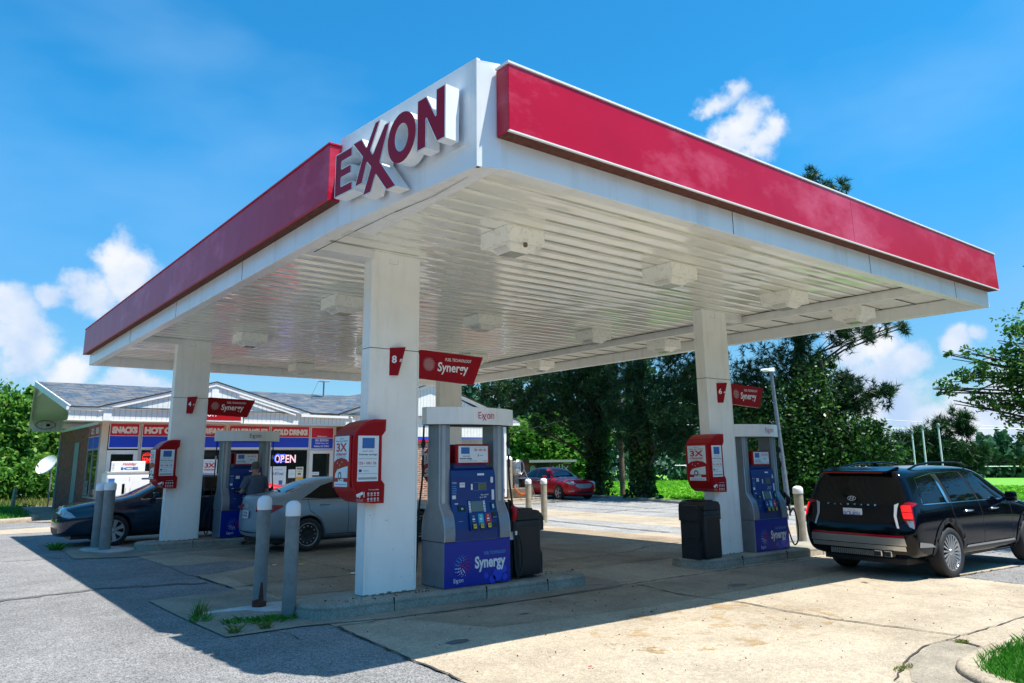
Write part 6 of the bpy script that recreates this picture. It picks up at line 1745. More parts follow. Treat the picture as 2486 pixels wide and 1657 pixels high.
# --- sedans
def make_sedan(name, label, loc, rz, scale, paint_, dims, wheels=('alloy', 5), plate=None, tail='wide', extra=None, gm='carglass', hl='big'):
    root = thing(name, label, 'car', loc, rz, None, scale)
    d = dict(rear=-1.02, deck=1.04, roof=1.43, hood=.93, front=3.62, w=.885, wsb=2.28, wst=1.42, rgt=.30, rgb=-.52, nose=.70, wb=2.70, r=.325); d.update(dims)
    me = loft_body(sedan_stations({k: v for k, v in d.items() if k not in ('wb', 'r')}), [(0, d['r'], d['r'] + .055), (d['wb'], d['r'], d['r'] + .055)], d['w'], .56)
    me.materials.clear(); me.materials.append(M[paint_]); me.materials.append(M['black'])
    for p in me.polygons: p.use_smooth = True
    b = bpy.data.objects.new('body', me); COL.objects.link(b); b.parent = root
    sk = Skin(me); dk = d['deck'] - .07; rf = d['roof'] - .09; w = d['w']
    g0, g1 = d['rgb'] + .12, d['wsb'] + .02
    for s in (-1, 1):
        m = MB(); sk.side(m, [(g0 + .20, dk + .03), (d['rgt'] - .02, rf - .08), (d['rgt'] + .25, rf - .01), (.82, rf + .0), (.86, dk), (.3, dk)], s, off=.005); m.build('window', [M[gm]], root)
        m = MB(); sk.side(m, [(.93, dk), (.89, rf), (d['wst'] - .05, rf - .02), (d['wst'] + .35, rf - .16), (g1 - .15, dk + .02), (g1 - .15, dk - .03)], s, off=.005); m.build('window', [M[gm]], root)
        m = MB(); sk.line(m, [(g0 + .15, dk - .005), (g1 - .1, dk - .035)], s, .012); m.build('window_trim', [M['chrome'] if paint_ != 'silverpaint' else M['gap']], root)
        m = MB(); sk.line(m, [(.36, .40), (.28, .62), (.02, .80), (-.02, dk)], s, .010); sk.line(m, [(.895, .32), (.89, dk)], s, .010); sk.line(m, [(1.95, .32), (1.98, dk - .05)], s, .010); sk.line(m, [(.4, .30), (2.1, .29)], s, .012); sk.line(m, [(2.0, dk - .06), (2.3, dk - .12)], s, .008); m.build('door_seam', [M['gap']], root)
        for hx in (.25, 1.12):
            m = MB(); m.tube([(hx, s * w * .972, dk - .12), (hx + .03, s * w * 1.02, dk - .115), (hx + .17, s * w * 1.02, dk - .115), (hx + .2, s * w * .972, dk - .12)], .015, 8, 0); m.build('door_handle', [M['chrome'] if hl != 'big' else M[paint_]], root)
        m = MB(); mx = g1 - .42; m.box(mx, s * (w * .98), dk - .02, mx + .12, s * (w * .98 + .18), dk + .11, 0, .03, 3); m.box(mx - .006, s * (w * .98 + .02), dk, mx + .002, s * (w * .98 + .16), dk + .09, 1); m.build('wing_mirror', [M[paint_], M['carglass']], root)
        for ax in (0, d['wb']): wheel(root, ax, s * (w - .11), d['r'], .20, s, wheels[1], wheels[0])
        # lamps
        k = 1 if s > 0 else -1
        if s < 0: uv = Vector((1, -1, 0)).normalized(); dv = Vector((1, 1, 0)).normalized()
        else: uv = Vector((-1, -1, 0)).normalized(); dv = Vector((1, -1, 0)).normalized()
        org = Vector((d['rear'] + .12, s * w * .82, 0)) - dv * 2
        m = MB()
        kk = 1 if s < 0 else -1
        if tail == 'wide': P_ = [(-.28, .80), (-.05, .79), (.10, .76), (.34, .90), (.30, .93), (.0, .95), (-.28, .91)]
        else: P_ = [(-.18, .74), (.12, .74), (.20, .92), (.0, .95), (-.18, .93)]
        sk.patch(m, [(p[0] * kk, p[1]) for p in P_][::kk], org, uv, (0, 0, 1), dv, off=.010, step=.05); m.build('tail_lamp', [M['tail']], root)
        if s < 0: uv = Vector((1, 1, 0)).normalized(); dv = Vector((-1, 1, 0)).normalized()
        else: uv = Vector((-1, 1, 0)).normalized(); dv = Vector((-1, -1, 0)).normalized()
        org = Vector((d['front'] - .15, s * w * .80, 0)) - dv * 2
        n_ = d['nose']
        # u increases towards the nose for the right side (s<0)
        kk = 1 if s < 0 else -1
        if hl == 'big': P_ = [(-.46, n_ + .10), (-.28, n_ - .06), (.08, n_ - .12), (.18, n_ - .10), (.08, n_ - .01), (-.14, n_ + .07)]
        else: P_ = [(-.34, n_ + .05), (-.10, n_ - .06), (.16, n_ - .09), (.26, n_ - .03), (.05, n_ + .03)]
        m = MB(); sk.patch(m, [(p[0] * kk if False else p[0] * (1 if s < 0 else 1), p[1]) for p in P_], org, uv, (0, 0, 1), dv, off=.010, step=.05)
        h_ = m.build('head_lamp', [M['headlamp']], root)
        if hl == 'big':
            m = MB(); sk.patch(m, [(-.38, n_ + .05), (-.27, n_ - .05), (-.16, n_ - .07), (-.26, n_ + .05)], org, uv, (0, 0, 1), dv, off=.016, step=.05); m.build('indicator_lens', [M['amber']], h_)
    # screens
    m = MB(); sk.patch(m, [(-.60 * w, -.05), (.60 * w, -.05), (.50 * w, .42), (-.50 * w, .42)] if False else [(-.70 * w, d['deck'] + .07), (.70 * w, d['deck'] + .07), (.58 * w, rf + .02), (-.58 * w, rf + .02)], (-4, 0, 0), (0, 1, 0), (0, 0, 1), (1, 0, 0), off=.005, step=.12); m.build('rear_window', [M['carglassblue']], root)
    m = MB(); sk.front(m, [(-.74 * w, d['hood'] + .08), (.74 * w, d['hood'] + .08), (.60 * w, rf + .02), (-.60 * w, rf + .02)], off=.005, step=.12); m.build('windscreen', [M['carglassblue']], root)
    m = MB(); f = d['front']
    sk.front(m, [(-.42 * w, .28), (.42 * w, .28), (.48 * w, .40), (-.48 * w, .40)], off=.006, step=.1); m.build('lower_grille', [M['black']], root)
    m = MB(); sk.front(m, [(-.40 * w, n_ - .14), (.40 * w, n_ - .14), (.46 * w, n_ - .02), (-.46 * w, n_ - .02)] if hl == 'big' else [(-.34 * w, n_ - .26), (.34 * w, n_ - .26), (.52 * w, n_ - .14), (.42 * w, n_ - .06), (-.42 * w, n_ - .06), (-.52 * w, n_ - .14)], off=.008, step=.08); m.build('grille', [M['black'] if hl == 'big' else M['steel']], root)
    m = MB(); sk.front(m, [(-.46 * w, n_ - .03), (.46 * w, n_ - .03), (.46 * w, n_ - .01), (-.46 * w, n_ - .01)], off=.016, step=.1); m.build('grille_trim', [M['chrome']], root)
    if hl != 'big':
        for s in (-1, 1):
            m = MB(); sk.front(m, [(s * .60 * w, .38), (s * .80 * w, .36), (s * .84 * w, .42), (s * .60 * w, .44)][::s], off=.012, step=.08); m.build('fog_lamp', [M['headlamp']], root)
    m = MB(); sk.rear(m, [(-.50 * w, .50), (.50 * w, .50), (.62 * w, .60), (-.62 * w, .60)] if False else [(-.72 * w, .30), (.72 * w, .30), (.74 * w, .40), (-.74 * w, .40)], off=.008, step=.1); m.build('rear_valance', [M['black']], root)
    if plate:
        m = MB(); x = d['rear'] - .005; m.box(x - .012, -.155, .66, x, .155, .81, 0, .004); pd = Pad(m, (x - .012, .155, .66), (0, -1, 0), (0, 0, 1), .002)
        pd.text(plate[0], .03, .085, .28, .135, 1, .03); pd.text(plate[1], .03, .025, .28, .075, 1, .03); m.build('number_plate', [M['platebase'], M['inkdark']], root)
        m = MB(); pd = Pad(m, (d['rear'] + .03, 0, .90), (0, -1, 0), (0, 0, 1), .03); pd.ring(0, 0, .06, .04, .01, 0); pd.ring(0, .005, .03, .035, .008, 0); pd.text('CE', -.5, -.05, -.42, -.01, 0, .02); m.build('emblem', [M['chrome']], root)
        m = MB(); sk.rear(m, [(-.40, .84), (.40, .84), (.40, .865), (-.40, .865)], off=.012, step=.1); m.build('boot_trim', [M[paint_]], root)
    m = MB(); m.box(d['rear'] + .2, -.6, .17, d['front'] - .3, .6, .28, 0); m.build('underbody', [M['black']], root)
    return root
make_sedan('parked_sedan', 'silver sedan seen from behind, between the near bollards and the man at the pump', (6.30, 15.20, 0), R(0), .94, 'silverpaint',
           dict(rear=-1.0, deck=1.10, roof=1.46, wsb=2.25, wst=1.35, rgt=.35, rgb=-.42), ('steel', 5), ('VKB', '8943'), 'wide')
make_sedan('parked_sedan', 'dark blue sedan facing left behind the left pair of bollards', (6.27, 18.97, 0), R(180), .97, 'darkblue', dict(hood=.99, nose=.74, wb=2.74, roof=1.50, deck=1.07, front=3.80, wsb=2.3), ('twin', 7), None, 'tall')
make_sedan('parked_sedan', 'red sedan parked far off under the dark pines', (25.45, 29.9, gz(24)), R(-99), 1.02, 'redpaint', dict(roof=1.46, wsb=2.2, wb=2.85, front=3.78, nose=.78), ('twin', 5), None, 'tall', hl='slim')
make_sedan('parked_sedan', 'far red sedan by the shop windows, glimpsed behind the left column', (8.6, 24.0, 0), R(178), .95, 'redpaint', dict(), ('alloy', 7), None, 'tall')

# ------------------------------------------------------------------ the man at the pump
M['skin'] = mat('skin', (.42, .22, .15), .55, var=.08, vscale=20)
M['shirt'] = mat('grey_blue_shirt', (.075, .10, .15), .85, var=.10, vscale=12, bump=.2, bscale=18)
M['shorts'] = mat('dark_shorts', (.05, .055, .065), .85, var=.1)
M['hair'] = mat('grey_hair', (.10, .09, .085), .8, var=.3, vscale=60, bump=.5, bscale=90)
M['shoe'] = mat('shoe', (.05, .05, .05), .6)
def skinned(nodes, edges, root, sub=2):
    me = bpy.data.meshes.new('body')
    me.from_pydata([n[0] for n in nodes], edges, [])
    o = bpy.data.objects.new('body', me); COL.objects.link(o)
    md = o.modifiers.new('skin', 'SKIN')
    sv = me.skin_vertices[0].data
    for i, n in enumerate(nodes):
        sv[i].radius = n[1] if isinstance(n[1], tuple) else (n[1], n[1]); sv[i].use_root = (i == root)
    md.use_smooth_shade = True
    s = o.modifiers.new('sub', 'SUBSURF'); s.levels = sub; s.render_levels = sub
    bpy.context.view_layer.update()
    m2 = bpy.data.meshes.new_from_object(o.evaluated_get(bpy.context.evaluated_depsgraph_get()))
    bpy.data.objects.remove(o); bpy.data.meshes.remove(me)
    return m2
def man():
    root = thing('person', 'man with short grey hair in a grey-blue T-shirt, seen from behind at the left pump', 'person', (5.93, 16.38, 0), R(8), None, .95)
    N = []; Eg = []
    def n(p, r): N.append((p, r)); return len(N) - 1
    def e(*c):
        for a, b in zip(c[:-1], c[1:]): Eg.append((a, b))
    pel = n((0, 0, .93), (.165, .12)); wai = n((0, .0, 1.08), (.165, .13)); che = n((0, .01, 1.28), (.185, .13)); sho = n((0, .0, 1.43), (.12, .09)); nk = n((0, .015, 1.53), .058); hd0 = n((0, .03, 1.60), (.075, .085)); hd1 = n((0, .03, 1.68), (.078, .095)); hd2 = n((0, .025, 1.74), (.055, .07))
    e(pel, wai, che, sho, nk, hd0, hd1, hd2)
    for s in (-1, 1):
        hip = n((s * .10, 0, .85), .10); kn = n((s * .12, .03, .48), .062); cf = n((s * .125, .0, .34), .06); an = n((s * .13, 0, .10), .04); ft = n((s * .14, .10, .05), .042); to = n((s * .15, .18, .035), .03)
        e(pel, hip, kn, cf, an, ft, to)
        if s == -1: el, wr, hn = (-.27, .05, 1.14), (-.20, .28, 1.12), (-.18, .35, 1.13)
        else: el, wr, hn = (.29, .04, 1.12), (.26, .24, 1.00), (.25, .32, .99)
        sh = n((s * .19, 0, 1.40), .075); ua = n((s * .245, .02, 1.27), .062); eb = n(el, .045); fm = n(tuple((a + b) / 2 for a, b in zip(el, wr)), .042); w_ = n(wr, .027); pm = n(hn, (.036, .018))
        e(sho, sh, ua, eb, fm, w_, pm)
        h = Vector(hn); d = (Vector(hn) - Vector(wr)).normalized(); sd = Vector((1, 0, 0))
        for k, (off, ln) in enumerate(((-.030, .062), (-.010, .072), (.010, .068), (.029, .052))):
            a = n(tuple(h + sd * off + d * .035), .0095); b = n(tuple(h + sd * off * 1.1 + d * (.035 + ln * .55) + Vector((0, 0, -.008))), .0085); c = n(tuple(h + sd * off * 1.1 + d * (.03 + ln * .8) + Vector((0, 0, -.03))), .0075)
            e(pm, a, b, c)
        t1 = n(tuple(h - sd * s * .042 + d * .0), .011); t2 = n(tuple(h - sd * s * .055 + d * .035), .009)
        e(pm, t1, t2)
    me = skinned(N, Eg, 0)
    for q in (M['skin'], M['shirt'], M['shorts'], M['shoe']): me.materials.append(q)
    for p in me.polygons:
        c = p.center; p.use_smooth = True
        if c.z < .09: p.material_index = 3
        elif .52 < c.z < .98 and abs(c.x) < .22: p.material_index = 2
        elif .98 <= c.z < 1.49 and (abs(c.x) < .205 or c.z > 1.20) : p.material_index = 1
        else: p.material_index = 0
    b = bpy.data.objects.new('body', me); COL.objects.link(b); b.parent = root
    # shirt hanging over the waist with short sleeves
    m = MB(); n_ = 28; rows = [(.90, .195, .15), (.98, .192, .15), (1.10, .188, .15), (1.22, .20, .152), (1.34, .205, .145), (1.42, .17, .12), (1.475, .105, .085), (1.50, .068, .068)]
    v = []; f = []; rdd = random.Random(9)
    for j, (z, rx, ry) in enumerate(rows):
        for k in range(n_):
            a = 6.2832 * k / n_; w = 1 + .025 * math.sin(5 * a + z * 9)
            v.append((rx * w * math.cos(a), .005 + ry * w * math.sin(a), z))
    for j in range(len(rows) - 1):
        for k in range(n_): f.append((j * n_ + k, j * n_ + (k + 1) % n_, (j + 1) * n_ + (k + 1) % n_, (j + 1) * n_ + k))
    m.add(v, f, 0, True)
    for s in (-1, 1): m.tube([(s * .12, .0, 1.43), (s * .195, .0, 1.40), (s * .25, .022, 1.28), (s * .268, .03, 1.20)], [.07, .09, .082, .080], 14, 0, False)
    m.build('shirt', [M['shirt']], root)
    m = MB()
    m.lathe([(.088, -.035), (.098, .0), (.10, .04), (.088, .09), (.055, .122), (0, .132)], 20, 0, Matrix.Translation((0, .018, 1.66)) @ Matrix.Diagonal((.93, 1.12, 1, 1)))
    m.build('hair', [M['hair']], root)
    m = MB()
    for s in (-1, 1): m.lathe([(0, -.006), (.02, -.004), (.026, .006), (.02, .012), (0, .01)], 10, 0, Matrix.Translation((s * .088, .03, 1.645)) @ Matrix.Rotation(s * R(75), 4, 'Y') @ Matrix.Diagonal((1.3, .8, 1, 1)))
    m.lathe([(0, .03), (.014, .012), (.016, 0), (0, 0)], 8, 0, Matrix.Translation((0, .112, 1.635)) @ Matrix.Rotation(R(-80), 4, 'X'))
    m.build('ears_and_nose', [M['skin']], root)
man()

# ------------------------------------------------------------------ vegetation
TREES = {
'T1': [(23.4,30.6,5.0,1.01), (22.7,31.1,5.1,0.49), (24.5,29.7,5.4,1.23), (23.9,30.2,4.4,0.78), (25.6,28.7,5.0,1.23), (26.3,28.2,3.7,1.12), (25.1,29.2,3.9,0.67), (27.4,27.0,5.2,1.57), (27.4,27.1,3.4,1.23), (26.6,27.9,2.6,0.67), (26.5,28.0,5.9,1.35), (27.9,26.5,7.6,2.48), (26.5,27.9,8.1,2.04), (24.9,29.3,3.2,0.49)],
'T2': [(26.5,23.6,4.7,1.44), (26.0,24.1,3.0,1.03), (27.2,22.8,3.5,1.44), (27.3,22.7,2.5,0.93), (25.8,24.4,3.7,1.03), (27.9,22.0,5.0,1.45), (26.0,24.2,5.5,1.03), (27.6,22.4,6.2,1.66), (27.7,22.2,8.7,2.31), (26.9,23.1,10.0,2.32), (28.3,21.4,3.4,1.24)],
'T3': [(30.5,17.2,5.3,0.92), (30.8,16.6,3.9,0.91), (31.2,15.9,3.9,0.91), (31.6,15.1,4.2,0.61), (30.9,16.3,4.7,0.61), (30.6,17.1,3.3,1.01), (29.0,19.7,5.1,1.22), (29.7,18.6,5.4,1.43), (28.7,20.1,3.7,1.22), (31.0,16.3,6.7,0.61), (31.4,15.5,6.7,0.61), (31.8,14.6,6.9,0.57), (32.0,14.1,6.9,0.29), (30.3,17.6,6.7,0.82), (29.4,18.9,9.4,2.70), (30.3,17.5,11.0,2.10), (30.8,16.7,14.1,0.56), (31.1,16.1,13.7,0.47), (30.6,17.0,13.4,0.86), (31.4,15.5,13.2,0.28), (31.0,16.3,12.7,1.06)],
'T4': [(28.3,18.9,3.3,1.18), (28.8,18.0,3.8,1.38), (29.4,17.1,4.3,1.19), (29.2,17.3,2.9,1.58), (28.4,18.7,1.7,1.58), (29.3,17.3,1.5,1.58), (29.9,16.3,2.0,1.18), (30.3,15.4,2.1,0.98), (30.6,14.7,1.7,0.79), (28.1,19.1,0.2,0.89), (28.9,18.0,0.2,0.99), (29.6,16.8,0.6,0.99), (30.0,15.9,0.9,0.79), (30.1,15.9,2.8,0.79), (29.7,16.6,5.2,0.59), (30.5,15.0,2.7,0.49), (27.8,19.6,1.1,0.79)],
'T5': [(40.8,16.6,3.1,0.56), (41.0,16.0,3.4,0.46), (41.1,15.8,2.9,0.46), (40.3,17.7,2.5,0.76), (40.5,17.2,1.9,0.89), (40.8,16.4,1.5,1.02), (41.1,15.6,1.4,0.64), (40.1,18.1,1.4,0.89), (40.6,17.0,0.7,0.89), (39.8,18.8,0.9,1.02), (41.2,15.4,1.0,0.41), (41.0,16.1,0.5,0.64), (40.0,18.3,2.3,0.51), (41.3,15.2,1.8,0.25)],
'T6': [(18.1,5.7,4.2,0.31), (18.1,5.9,3.8,0.35), (18.1,5.7,3.5,0.50), (17.9,6.4,3.4,0.42), (18.0,6.1,3.2,0.50), (17.8,6.7,3.3,0.33), (17.7,7.0,3.1,0.29), (17.6,7.2,3.0,0.15), (17.9,6.4,2.8,0.42), (18.1,5.9,2.7,0.50), (18.0,6.0,2.3,0.28), (17.7,6.9,2.8,0.18), (18.1,5.9,2.0,0.24), (18.1,5.8,3.1,0.44), (18.2,5.3,3.3,0.88), (18.3,5.1,2.4,0.88), (18.3,5.1,4.2,0.89), (18.2,5.3,1.7,0.66), (17.7,6.9,3.8,0.13), (17.8,6.5,3.8,0.24), (18.0,6.0,1.5,0.24), (17.9,6.4,1.5,0.15), (18.0,6.1,2.6,0.24), (18.4,4.6,3.7,1.22),(21,2.5,5,2),(23,3.5,6,2.2),(20,0.5,5,2),(22,0,7,2.2),(19.5,2.2,4.6,1.2)],
'T7': [(35.7,43.2,3.4,1.46), (36.7,42.3,4.5,1.04), (34.8,43.9,3.0,1.14), (35.4,43.4,1.7,1.46), (37.2,41.8,2.5,1.62), (38.2,40.9,1.5,1.46), (37.7,41.4,3.7,1.30), (36.3,42.7,2.8,1.30), (39.1,40.1,3.4,1.30), (34.0,44.5,1.9,1.30)],
'L1': [(5.6,49.7,5.3,0.81), (5.2,49.7,5.5,0.52), (5.9,49.7,5.6,0.41), (5.6,49.7,4.3,1.16), (6.2,49.6,3.3,0.87), (5.3,49.7,3.1,1.16), (6.4,49.6,2.4,0.87), (6.1,49.6,1.4,1.01)],
'L2': [(3.8,45.8,4.6,0.85), (4.3,45.8,4.4,0.75), (3.6,45.9,3.7,1.07), (4.3,45.8,3.2,1.07), (4.0,45.8,2.1,1.07), (4.7,45.8,1.7,1.07), (2.7,45.9,4.2,1.60), (3.0,45.9,2.1,1.60)],
'L3': [(5.2,41.7,1.1,0.68), (4.9,41.7,0.7,0.68), (4.5,41.8,1.3,0.61), (4.0,41.8,0.9,0.73), (3.7,41.8,0.5,0.54), (5.4,41.7,0.4,0.39), (5.1,41.7,0.3,0.34), (3.3,41.9,1.1,0.73)],
}

def leaf_cloud(name, C_, size, mt, parent=None, rng=None, flat=0.0, aspect=.55, kind='leaf'):
    """C_: (N,3) leaf centres; one pointed leaf-shaped quad each"""
    N = len(C_)
    d = rng.normal(size=(N, 3)); d[:, 2] *= (1 - flat); d /= np.linalg.norm(d, axis=1, keepdims=True) + 1e-9
    q = rng.normal(size=(N, 3)); s = np.cross(d, q); s /= np.linalg.norm(s, axis=1, keepdims=True) + 1e-9
    L_ = (size * rng.uniform(.6, 1.35, N))[:, None]; W_ = L_ * aspect
    v = np.empty((N, 4, 3)); v[:, 0] = C_ - d * L_ / 2; v[:, 1] = C_ + s * W_ / 2; v[:, 2] = C_ + d * L_ / 2; v[:, 3] = C_ - s * W_ / 2
    me = bpy.data.meshes.new(name)
    me.vertices.add(N * 4); me.vertices.foreach_set('co', v.reshape(-1).astype(np.float32))
    me.loops.add(N * 4); me.loops.foreach_set('vertex_index', np.arange(N * 4, dtype=np.int32))
    me.polygons.add(N); me.polygons.foreach_set('loop_start', np.arange(0, N * 4, 4, dtype=np.int32)); me.polygons.foreach_set('loop_total', np.full(N, 4, dtype=np.int32))
    me.materials.append(mt); me.update(calc_edges=True)
    o = bpy.data.objects.new(name, me); COL.objects.link(o)
    if parent is not None: o.parent = parent
    return o
def needle_cloud(name, T_, D_, length, width, per, mt, parent, rng):
    """tufts of needles: T_ tuft centres, D_ tuft directions"""
    n = len(T_); C_ = np.repeat(T_, per, 0); B = np.repeat(D_, per, 0)
    r = rng.normal(size=(n * per, 3)); r /= np.linalg.norm(r, axis=1, keepdims=True)
    d = B * .75 + r; d /= np.linalg.norm(d, axis=1, keepdims=True)
    s = np.cross(d, rng.normal(size=d.shape)); s /= np.linalg.norm(s, axis=1, keepdims=True) + 1e-9
    L_ = length * rng.uniform(.6, 1.2, n * per)[:, None]
    v = np.empty((n * per, 3, 3)); v[:, 0] = C_ + s * width / 2; v[:, 1] = C_ - s * width / 2; v[:, 2] = C_ + d * L_
    N = n * per; me = bpy.data.meshes.new(name)
    me.vertices.add(N * 3); me.vertices.foreach_set('co', v.reshape(-1).astype(np.float32))
    me.loops.add(N * 3); me.loops.foreach_set('vertex_index', np.arange(N * 3, dtype=np.int32))
    me.polygons.add(N); me.polygons.foreach_set('loop_start', np.arange(0, N * 3, 3, dtype=np.int32)); me.polygons.foreach_set('loop_total', np.full(N, 3, dtype=np.int32))
    me.materials.append(mt); me.update(calc_edges=True)
    o = bpy.data.objects.new(name, me); COL.objects.link(o); o.parent = parent; return o
def blob_points(blobs, n_cl, n_lf, rng, spread=.16, shell=.55, zs=.85):
    """clumps spread through the blobs, leaves gathered in the clumps"""
    vol = np.array([b[3] ** 2 for b in blobs]); p = vol / vol.sum()
    idx = rng.choice(len(blobs), n_cl, p=p); B = np.array(blobs)[idx]
    d = rng.normal(size=(n_cl, 3)); d /= np.linalg.norm(d, axis=1, keepdims=True)
    r = (shell + (1 - shell) * rng.random(n_cl)) * rng.uniform(.75, 1.25, n_cl)
    cl = B[:, :3] + d * (r * B[:, 3])[:, None] * np.array([1, 1, zs])
    L_ = np.repeat(cl, n_lf, 0); R_ = np.repeat(B[:, 3], n_lf)
    return cl, d, L_ + rng.normal(size=L_.shape) * (R_ * spread)[:, None]
def limbs(mb, base, top, blobs, rng, r0, off=(0, 0, 0)):
    """trunk from base to top, a limb from the trunk to every blob"""
    b = Vector(base); t = Vector(top); pts = []; rs = []
    n = 9
    for i in range(n + 1):
        q = b.lerp(t, i / n) + Vector((rng.uniform(-.1, .1), rng.uniform(-.1, .1), 0)) * (1 if 0 < i else 0); pts.append(q); rs.append(r0 * (1 - .8 * i / n) + .02)
    mb.tube(pts, rs, 9, 0)
    for (x, y, z, r) in blobs:
        e = Vector((x, y, z)); k = min(max((z - b.z) / max(t.z - b.z, .1) - .14, .05), .97)
        s = b.lerp(t, k); rr = r0 * (1 - .8 * k) * .26 + .012
        mid = s.lerp(e, .5) + Vector((rng.uniform(-.3, .3), rng.uniform(-.3, .3), rng.uniform(-.1, .45)))
        mb.tube([s, s.lerp(mid, .6), mid, e], [rr, rr * .75, rr * .55, rr * .2], 6, 0)
        for _ in range(4):
            q = mid.lerp(e, rng.random()); g = Vector((x, y, z)) + Vector((rng.uniform(-1, 1), rng.uniform(-1, 1), rng.uniform(-.8, .8))) * r
            mb.tube([q, q.lerp(g, .5) + Vector((0, 0, .05 * r)), g], [rr * .35, rr * .22, rr * .08 + .004], 4, 0)
def tree(name, label, blobs, base, top, r0, seed, kind, n_cl, n_lf, size, mt, group=None, spread=.16, shell=.5, ivy=0, cat='tree', zs=.85):
    rng = np.random.default_rng(seed)
    root = thing(name, label, cat, (0, 0, 0), 0, group)
    root.location = base
    bl = [(x - base[0], y - base[1], z - base[2], r) for x, y, z, r in blobs]
    tp = tuple(t - b for t, b in zip(top, base))
    mb = MB(); limbs(mb, (0, 0, -.2), tp, bl, rng, r0); mb.build('trunk', [M['bark']], root)
    if kind == 'pine':
        cl, d, pts = blob_points(bl, n_cl, n_lf, rng, spread, shell)
        dd = rng.normal(size=pts.shape) * .6 + np.repeat(d, n_lf, 0) * .6 + np.array([0, 0, .45]); dd /= np.linalg.norm(dd, axis=1, keepdims=True)
        needle_cloud('crown', pts, dd, size, size * .10, 13, mt, root, rng)
    else:
        cl, d, pts = blob_points(bl, n_cl, n_lf, rng, spread, shell, zs)
        leaf_cloud('crown', pts, size, mt, root, rng, .25)
    if ivy:
        n = 2600; h = rng.random(n) ** .8 * ivy; a = rng.uniform(0, 6.283, n); rr = (r0 * 1.05 + .16 * rng.random(n)) * (1 + .9 * np.exp(-h * 2.2))
        P_ = np.stack([rr * np.cos(a) + tp[0] * h / tp[2], rr * np.sin(a) + tp[1] * h / tp[2], h], 1)
        leaf_cloud('ivy', P_, .20, M['leafdark'], root, rng, .2, .8)
    return root
g27 = gz(27.6)
tree('pine_tree', 'dark pine with ivy-clad trunk nearest the red sedan, branches reaching left over it', TREES['T1'], (27.7, 28.1, g27), (27.9, 28.2, 12.5), .42, 1, 'pine', 360, 12, .34, M['pine'], 'pines along the kerb', .16, .35, 4.5)
tree('pine_tree', 'dark pine with forked ivy-clad trunk just left of the right column', TREES['T2'], (26.9, 24.4, gz(26.9)), (27.4, 24.6, 13), .36, 2, 'pine', 360, 12, .34, M['pine'], 'pines along the kerb', .16, .35, 4.0)
tree('pine_tree', 'tall pine whose needle tufts show above the red canopy edge and right of the column', TREES['T3'], (30.2, 19.2, gz(30)), (30.9, 16.9, 13.6), .34, 3, 'pine', 560, 10, .32, M['pine'], 'pines along the kerb', .20, .3)
tree('broadleaf_tree', 'dark broadleaf tree smothered in vines behind the lamp post', TREES['T4'], (29.6, 16.6, gz(29.6)), (29.4, 16.4, 5.6), .22, 4, 'leaf', 1500, 16, .17, M['leafdark'], None, .15, .45)
tree('young_pine', 'small open pine behind the three vent pipes, over the black car roof', TREES['T5'], (41.5, 17.5, gz(41.5)), (40.7, 16.9, 2.6), .14, 5, 'pine', 190, 9, .42, M['pine'], None, .22, .3)
tree('overhanging_tree', 'leafy tree reaching in from the right edge of the picture', TREES['T6'], (20.3, 4.0, gz(20)), (19.2, 4.2, 7.5), .24, 6, 'leaf', 2100, 16, .10, M['leaf'], None, .20, .25, 0, 'tree', .45)
tree('background_tree', 'bright green leafy tree behind the dark trailer', TREES['T7'], (39.5, 42, gz(39)), (39.3, 41.6, 7.5), .3, 7, 'leaf', 1500, 14, .34, M['leafbright'], 'leafy trees', .15, .5)
tree('background_tree', 'tall green leafy tree at the far left, its top just left of the shop gable', TREES['L1'], (6.0, 50.5, 0), (6.1, 49.8, 5.2), .3, 8, 'leaf', 1500, 14, .30, M['leafbright'], 'leafy trees', .15, .55)
tree('background_tree', 'broad green leafy tree cut by the left edge of the picture', TREES['L2'], (3.4, 46.3, 0), (3.4, 46, 4.4), .3, 9, 'leaf', 1500, 14, .28, M['leafbright'], 'leafy trees', .15, .55)
tree('bush', 'low sunlit bushes at the far left beside the lawn post', TREES['L3'], (3.2, 42.2, 0), (3.2, 42.2, 2.0), .08, 10, 'leaf', 900, 14, .20, M['leafbright'], None, .2, .4, 0, 'bush')
# far wood
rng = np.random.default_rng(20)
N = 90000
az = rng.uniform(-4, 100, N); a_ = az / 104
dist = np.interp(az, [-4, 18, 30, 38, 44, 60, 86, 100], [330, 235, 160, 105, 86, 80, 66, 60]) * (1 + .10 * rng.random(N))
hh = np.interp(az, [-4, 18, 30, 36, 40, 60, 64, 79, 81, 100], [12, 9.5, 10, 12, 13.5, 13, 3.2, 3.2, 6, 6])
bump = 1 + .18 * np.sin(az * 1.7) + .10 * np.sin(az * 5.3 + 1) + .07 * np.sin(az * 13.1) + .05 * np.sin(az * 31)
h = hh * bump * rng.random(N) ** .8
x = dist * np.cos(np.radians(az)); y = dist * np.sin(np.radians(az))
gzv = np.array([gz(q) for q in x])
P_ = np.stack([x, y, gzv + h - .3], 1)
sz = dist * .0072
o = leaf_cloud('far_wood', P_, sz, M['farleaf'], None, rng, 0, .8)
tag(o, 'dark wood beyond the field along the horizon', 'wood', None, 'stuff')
N = 36000
az = rng.uniform(104, 352, N); dist = 62 * (1 + .15 * rng.random(N)); h = 12 * (1 + .2 * np.sin(az * .9) + .1 * np.sin(az * 3.3)) * rng.random(N)
x = dist * np.cos(np.radians(az)); y = dist * np.sin(np.radians(az))
o = leaf_cloud('unseen_wood', np.stack([x, y, np.array([gz(q) for q in x]) + h], 1), 1.3, M['leafdark'], None, rng, 0, .85)  # tree band out of view, added to darken reflections in glass and paint
tag(o, 'unseen wood added behind the viewer for reflections', 'wood', None, 'stuff')
